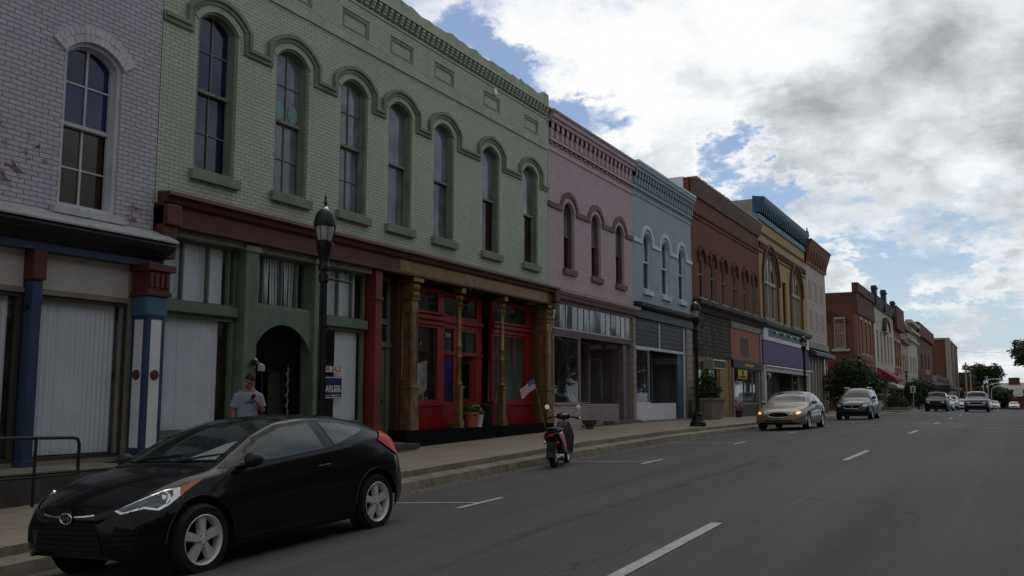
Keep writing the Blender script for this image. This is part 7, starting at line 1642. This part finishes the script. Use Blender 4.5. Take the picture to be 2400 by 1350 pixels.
# red shop window: lace curtain and trinkets, globe lamps
rr = random.Random(21)
t = thing('curtain', 'grey and white lace cloth hung across the red shop window', 'curtain', (-13.75, 19.8, 2.2))
v = []; nu, nv = 30, 14
for j in range(nv+1):
    for i in range(nu+1): u, w_ = i/nu, j/nv; v.append((-13.75+.04*sin(u*26), 19.14+u*1.62, 2.62-.12*sin(pi*u)-w_*(.62+.25*abs(sin(u*5+.6)))))
MB().add(v, [(j*(nu+1)+i, j*(nu+1)+i+1, (j+1)*(nu+1)+i+1, (j+1)*(nu+1)+i) for j in range(nv) for i in range(nu)]).build('cloth', pm('lace', (.45, .45, .47, 1), .8, var=.5, vs=3), t, smooth=True)
for k in range(13):
    y = 19.22+k*.118; x = -13.58-.14*rr.random(); h = rr.uniform(.10, .30); c_ = rr.choice(['white_paint', 'gold_paint', 'terracotta', 'dark_wood', 'purple', 'lime', 'brown_wood', 'tan_frame'])
    nm, lab = [('vase', 'vase'), ('figurine', 'figurine'), ('teapot', 'round pot')][k % 3]
    q = MB()
    if k % 3 == 0: q.lathe([(.03, 0), (.045, h*.3), (.02, h*.7), (.035, h)], (x, y, 1.5), 12)
    elif k % 3 == 1: q.lathe([(.045, 0), (.03, h*.4), (.02, h*.62), (.03, h*.78), (.0, h)], (x, y, 1.5), 10)
    else: q.ball((x, y, 1.56), (.05, .05, .06), 10, 8); q.tube([(x, y+.04, 1.56), (x, y+.08, 1.60)], .01, 6)
    tag(q.build(nm, M[c_], None, smooth=True), '%s %s, %s from the left on the red shop window shelf' % ({'white_paint': 'white', 'gold_paint': 'gold', 'terracotta': 'terracotta', 'dark_wood': 'dark brown', 'purple': 'purple', 'lime': 'lime green', 'brown_wood': 'reddish brown', 'tan_frame': 'tan'}[c_], lab, ['first', 'second', 'third', 'fourth', 'fifth', 'sixth', 'seventh', 'eighth', 'ninth', 'tenth', 'eleventh', 'twelfth', 'thirteenth'][k]), 'ornament', 'ornaments on the red shop window shelf')
for k, (px_, py_) in enumerate(((985, 805), (1019, 799), (996, 793))):
    s_, z_ = H(px_, py_, -14.3); t = thing('pendant_lamp', ('left', 'right', 'small rear')[k]+' glass globe lamp hanging in the red shop window', 'lamp', (-14.3, s_, z_))
    MB().ball((-14.3, s_, z_), .07 if k < 2 else .045, 12, 8).build('globe', M['chrome'], t, smooth=True); MB().tube([(-14.3, s_, z_+.05), (-14.3, s_, 4.2)], .006, 5).build('cord', M['near_black'], t)
# black bin beside the gold column, bowls by the pink shop
t = thing('waste_bin', 'black bin beside the gold column right of the red door', 'bin', (-13.3, 23.2, .83), local=True); MB().lathe([(.15, 0), (.2, .55), (.22, .58), (.2, .6), (0, .62)], seg=18).build('bin', M['plastic'], t, smooth=True)
pot_y = H(1382, 990, -12.3)
t = thing('stone_urn', 'small low dark stone bowl against the pink shopfront', 'urn', (-12.3, H(1382, 1000, -12.3)[0], walk_z(-12.3, 29)), local=True); MB().lathe([(.13, 0), (.14, .04), (.10, .07), (.12, .10), (.22, .16), (.27, .28), (.24, .29), (.2, .24), (0, .22)], seg=22).build('bowl', M['dark_concrete'], t, smooth=True)
# planter with clipped bush, air conditioner, yellow sign, flowers
yP = H(1665, 980, -12.0)[0]; zP = walk_z(-12, yP)
t = thing('planter', 'large square stone planter in front of the boarded shopfront', 'planter', (-12.1, yP, zP), local=True)
MB().add([(x*k, y*k*2.0, z) for k, z in ((.40, 0), (.52, .86)) for x, y in ((-1, -1), (1, -1), (1, 1), (-1, 1))], [(0, 1, 2, 3), (4, 5, 6, 7), (0, 1, 5, 4), (1, 2, 6, 5), (2, 3, 7, 6), (3, 0, 4, 7)]).build('tub', M['concrete'], t, bevel=.02); MB().prism([(-.58, -1.1), (.58, -1.1), (.58, 1.1), (-.58, 1.1)], .86, .96, [rect(-.45, .45, -.95, .95)], axis='z').bx(-.5, .5, -1, 1, .8, .9).build('rim', M['concrete'], t)
shrub('shrub', 'rounded dark clipped bush growing in the stone planter', (-12.1, yP, zP+.85), [(0, 0, .55, .55), (0, -.3, .35, .42), (0, .35, .4, .45), (0, 0, .95, .38)], 5200, .045, 'leaf_dark', 6)
s0_, s1_, z0_, z1_ = R(1668, 842, 1697, 867, FX+.35)
t = thing('air_conditioner', 'grey window air conditioner jutting from the boarded shopfront', 'air conditioner', (FX, s0_, z0_)); MB().bx(FX-.1, FX+.45, s0_, s1_, z0_, z1_).build('case', M['steel'], t, bevel=.02)
q = MB(); z = z0_+.08
while z < z1_-.06: q.bx(FX+.45, FX+.46, s0_+.06, s1_-.06, z, z+.025); z += .05
q.bx(FX+.44, FX+.452, s0_+.05, s1_-.05, z0_+.06, z1_-.05); q.build('grille', M['plastic'], t)
s0_, s1_, z0_, z1_ = R(1729, 866, 1750, 889, FX+.2)
t = thing('hanging_sign', 'yellow square sign hanging over the orange shop door', 'sign', (FX, s0_, z0_)); MB().bx(FX+.2, FX+.24, s0_, s1_, z0_, z1_).build('board', M['yellow'], t); MB().ball((FX+.245, (s0_+s1_)/2, (z0_+z1_)/2+.1), (.01, .25, .18), 12, 6).bx(FX+.235, FX+.252, s0_+.2, s1_-.2, z0_+.06, z0_+.16).build('emblem', M['dark_wood'], t)
for a in (s0_+.1, s1_-.1): MB().tube([(FX+.22, a, z1_), (FX+.22, a, 3.3)], .01, 5).build('hanger', M['steel'], t)
yF = H(1732, 975, -12.3)[0]; t = thing('flower_pot', 'small pot of pink flowers by the orange shopfront', 'flower pot', (-12.3, yF, walk_z(-12.3, yF)), local=True); MB().lathe([(.14, 0), (.2, .35), (.18, .35), (0, .3)], seg=14).build('pot', M['dark_wood'], t); q = MB(); [q.ball((rr.gauss(0, .12), rr.gauss(0, .15), .5+rr.random()*.3), (.06, .06, .05), 6, 5) for _ in range(16)]; q.build('blossom', pm('blossom', (.45, .2, .22, 1), .7), t)
# white mannequin-like ornament post by yellow shop
t = thing('parking_sign', 'small white parking sign on a post beside the fourth lamp', 'sign', (-9.6, 112, .4)); ys_, zs_ = HY(2140, 918, 112.0)
MB().tube([(ys_, 112, .2), (ys_, 112, 3.2)], .04, 6).build('post', M['steel'], t); MB().bx(ys_-.26, ys_+.26, 111.93, 111.96, zs_-.1, zs_+.62).build('plate', M['white_paint'], t); MB().bx(ys_-.14, ys_+.14, 111.92, 111.93, zs_+.02, zs_+.2).bx(ys_-.03, ys_+.03, 111.92, 111.93, zs_+.18, zs_+.3).bx(ys_-.1, ys_+.1, 111.92, 111.93, zs_+.28, zs_+.52).build('marking', M['dark_wood'], t)
# ------------------------------------------------------------------ far end of the street
def house():
    t = thing('house', 'dark roofed brown house left of the utility poles', 'house', (-24, 330, -2)); x0, z1 = HY(2246, 873, 330); x1, _ = HY(2290, 873, 330)
    MB().bx(x0-6, x1+1, 330, 345, -3, 6.5).build('wall', M['dark_red_brick'], t); MB().prism([(x0-7, 6.4), (x1+2, 6.4), (x1-1, z1), (x0-6, z1)], 329, 346, axis='y').build('roof', M['slate'], t)
    MB().bx(x1-4, x1+3, 326, 330, -3, 4).build('porch', M['pale_brick'], t)
house()
def redb():
    Y = 330; x0, z0 = HY(2345, 957, Y); x1 = x0+45; zr = HY(2345, 898, Y)[1]; ze = HY(2345, 912, Y)[1]
    t = thing('brick_building', 'low red brick building with a long pale roof at the street end', 'building', (x0+10, Y, z0))
    MB().bx(x0+.5, x1, Y, Y+15, z0-3, ze-.3).build('wall', M['dark_red_brick'], t); MB().add([(x0-.5, Y-1, ze), (x1, Y-1, ze), (x1, Y+9, zr+.2), (x0-.5, Y+9, zr+.2)], [(0, 1, 2, 3)]).bx(x0-.5, x1, Y-1, Y-.9, ze-.7, ze).build('roof', M['pale_brick'], t)
    MB().bx(x0+.3, x1, Y-.15, Y, ze-1.9, ze-1.3).build('fascia', M['white_paint'], t); xa = HY(2372, 890, Y)[0]; za = HY(2372, 884, Y)[1]; MB().bx(xa-1, xa+2.2, Y+6, Y+8, zr-1, zr+1.8).bx(xa+.3, xa+1.8, Y+6, Y+8, zr+1.8, za).build('chimney', M['dark_red_brick'], t)
    for a in (2349, 2383): xq, zq = HY(a, 917, Y-3); MB().bx(xq-1, xq+1.6, Y-3.1, Y-3, zq-1.6, zq+1).build('sign', M['white'], t)
redb()
def pole(px, ptop, Y, label, arms=True):
    x0, zt = HY(px, ptop, Y); x1, _ = HY(px+4, 960, Y); t = thing('utility_pole', label, 'utility pole', (x1, Y, far(Y)), 0, 'wooden utility poles at the street end')
    MB().tube([(x1, Y, far(Y)-1), (x0, Y, zt)], [.2, .13], 8).build('pole', M['pale_brick'], t)
    if arms: MB().bx(x0-1.1, x0+1.1, Y-.06, Y+.06, zt-1.0, zt-.85).build('crossarm', M['bark'], t)
    return Vector((x0, Y, zt))
pa = pole(2263, 849, 215, 'tall thin utility pole, left of the two near the dark house', False); pb = pole(2274, 872, 240, 'shorter utility pole, right of the pair', True)
for px, ptop, Y, lab in ((2304, 888, 205, 'nearest curved-arm highway lamp'), (2315, 897, 235, 'middle curved-arm highway lamp'), (2323, 903, 265, 'farthest curved-arm highway lamp')):
    x0, zt = HY(px, ptop+6, Y); x1, _ = HY(px+1, 950, Y); t = thing('highway_lamp', lab+' before the big dark tree', 'street lamp', (x1, Y, far(Y)), 0, 'curved-arm highway lamps')
    MB().tube([(x1, Y, far(Y)-1), (x0, Y, zt-.8), (x0+.15, Y, zt-.2), (x0+.7, Y, zt+.25), (x0+1.6, Y, zt+.45), (x0+2.4, Y, zt+.45)], [.13, .10, .08, .07, .06, .06], 8).build('pole', M['steel'], t, smooth=True); MB().ball((x0+2.7, Y, zt+.42), (.45, .18, .11), 10, 6).build('lamp_head', M['steel'], t, smooth=True)
for k, (ya, yb) in enumerate(((823, 817), (853, 850), (888, 886), (896, 893))):
    a = Vector((HY(2250, ya, 210)[0], 210, HY(2250, ya, 210)[1])); b = Vector((HY(2420, yb, 190)[0], 190, HY(2420, yb, 190)[1])); tag(MB().tube([a+(b-a)*i/8+Vector((0, 0, -.5*sin(pi*i/8))) for i in range(9)], .022, 4).build('overhead_wire', M['plastic'], None), ['topmost', 'second', 'third', 'lowest'][k]+' overhead wire crossing the pale sky at the right', 'wire', 'overhead wires at the street end')
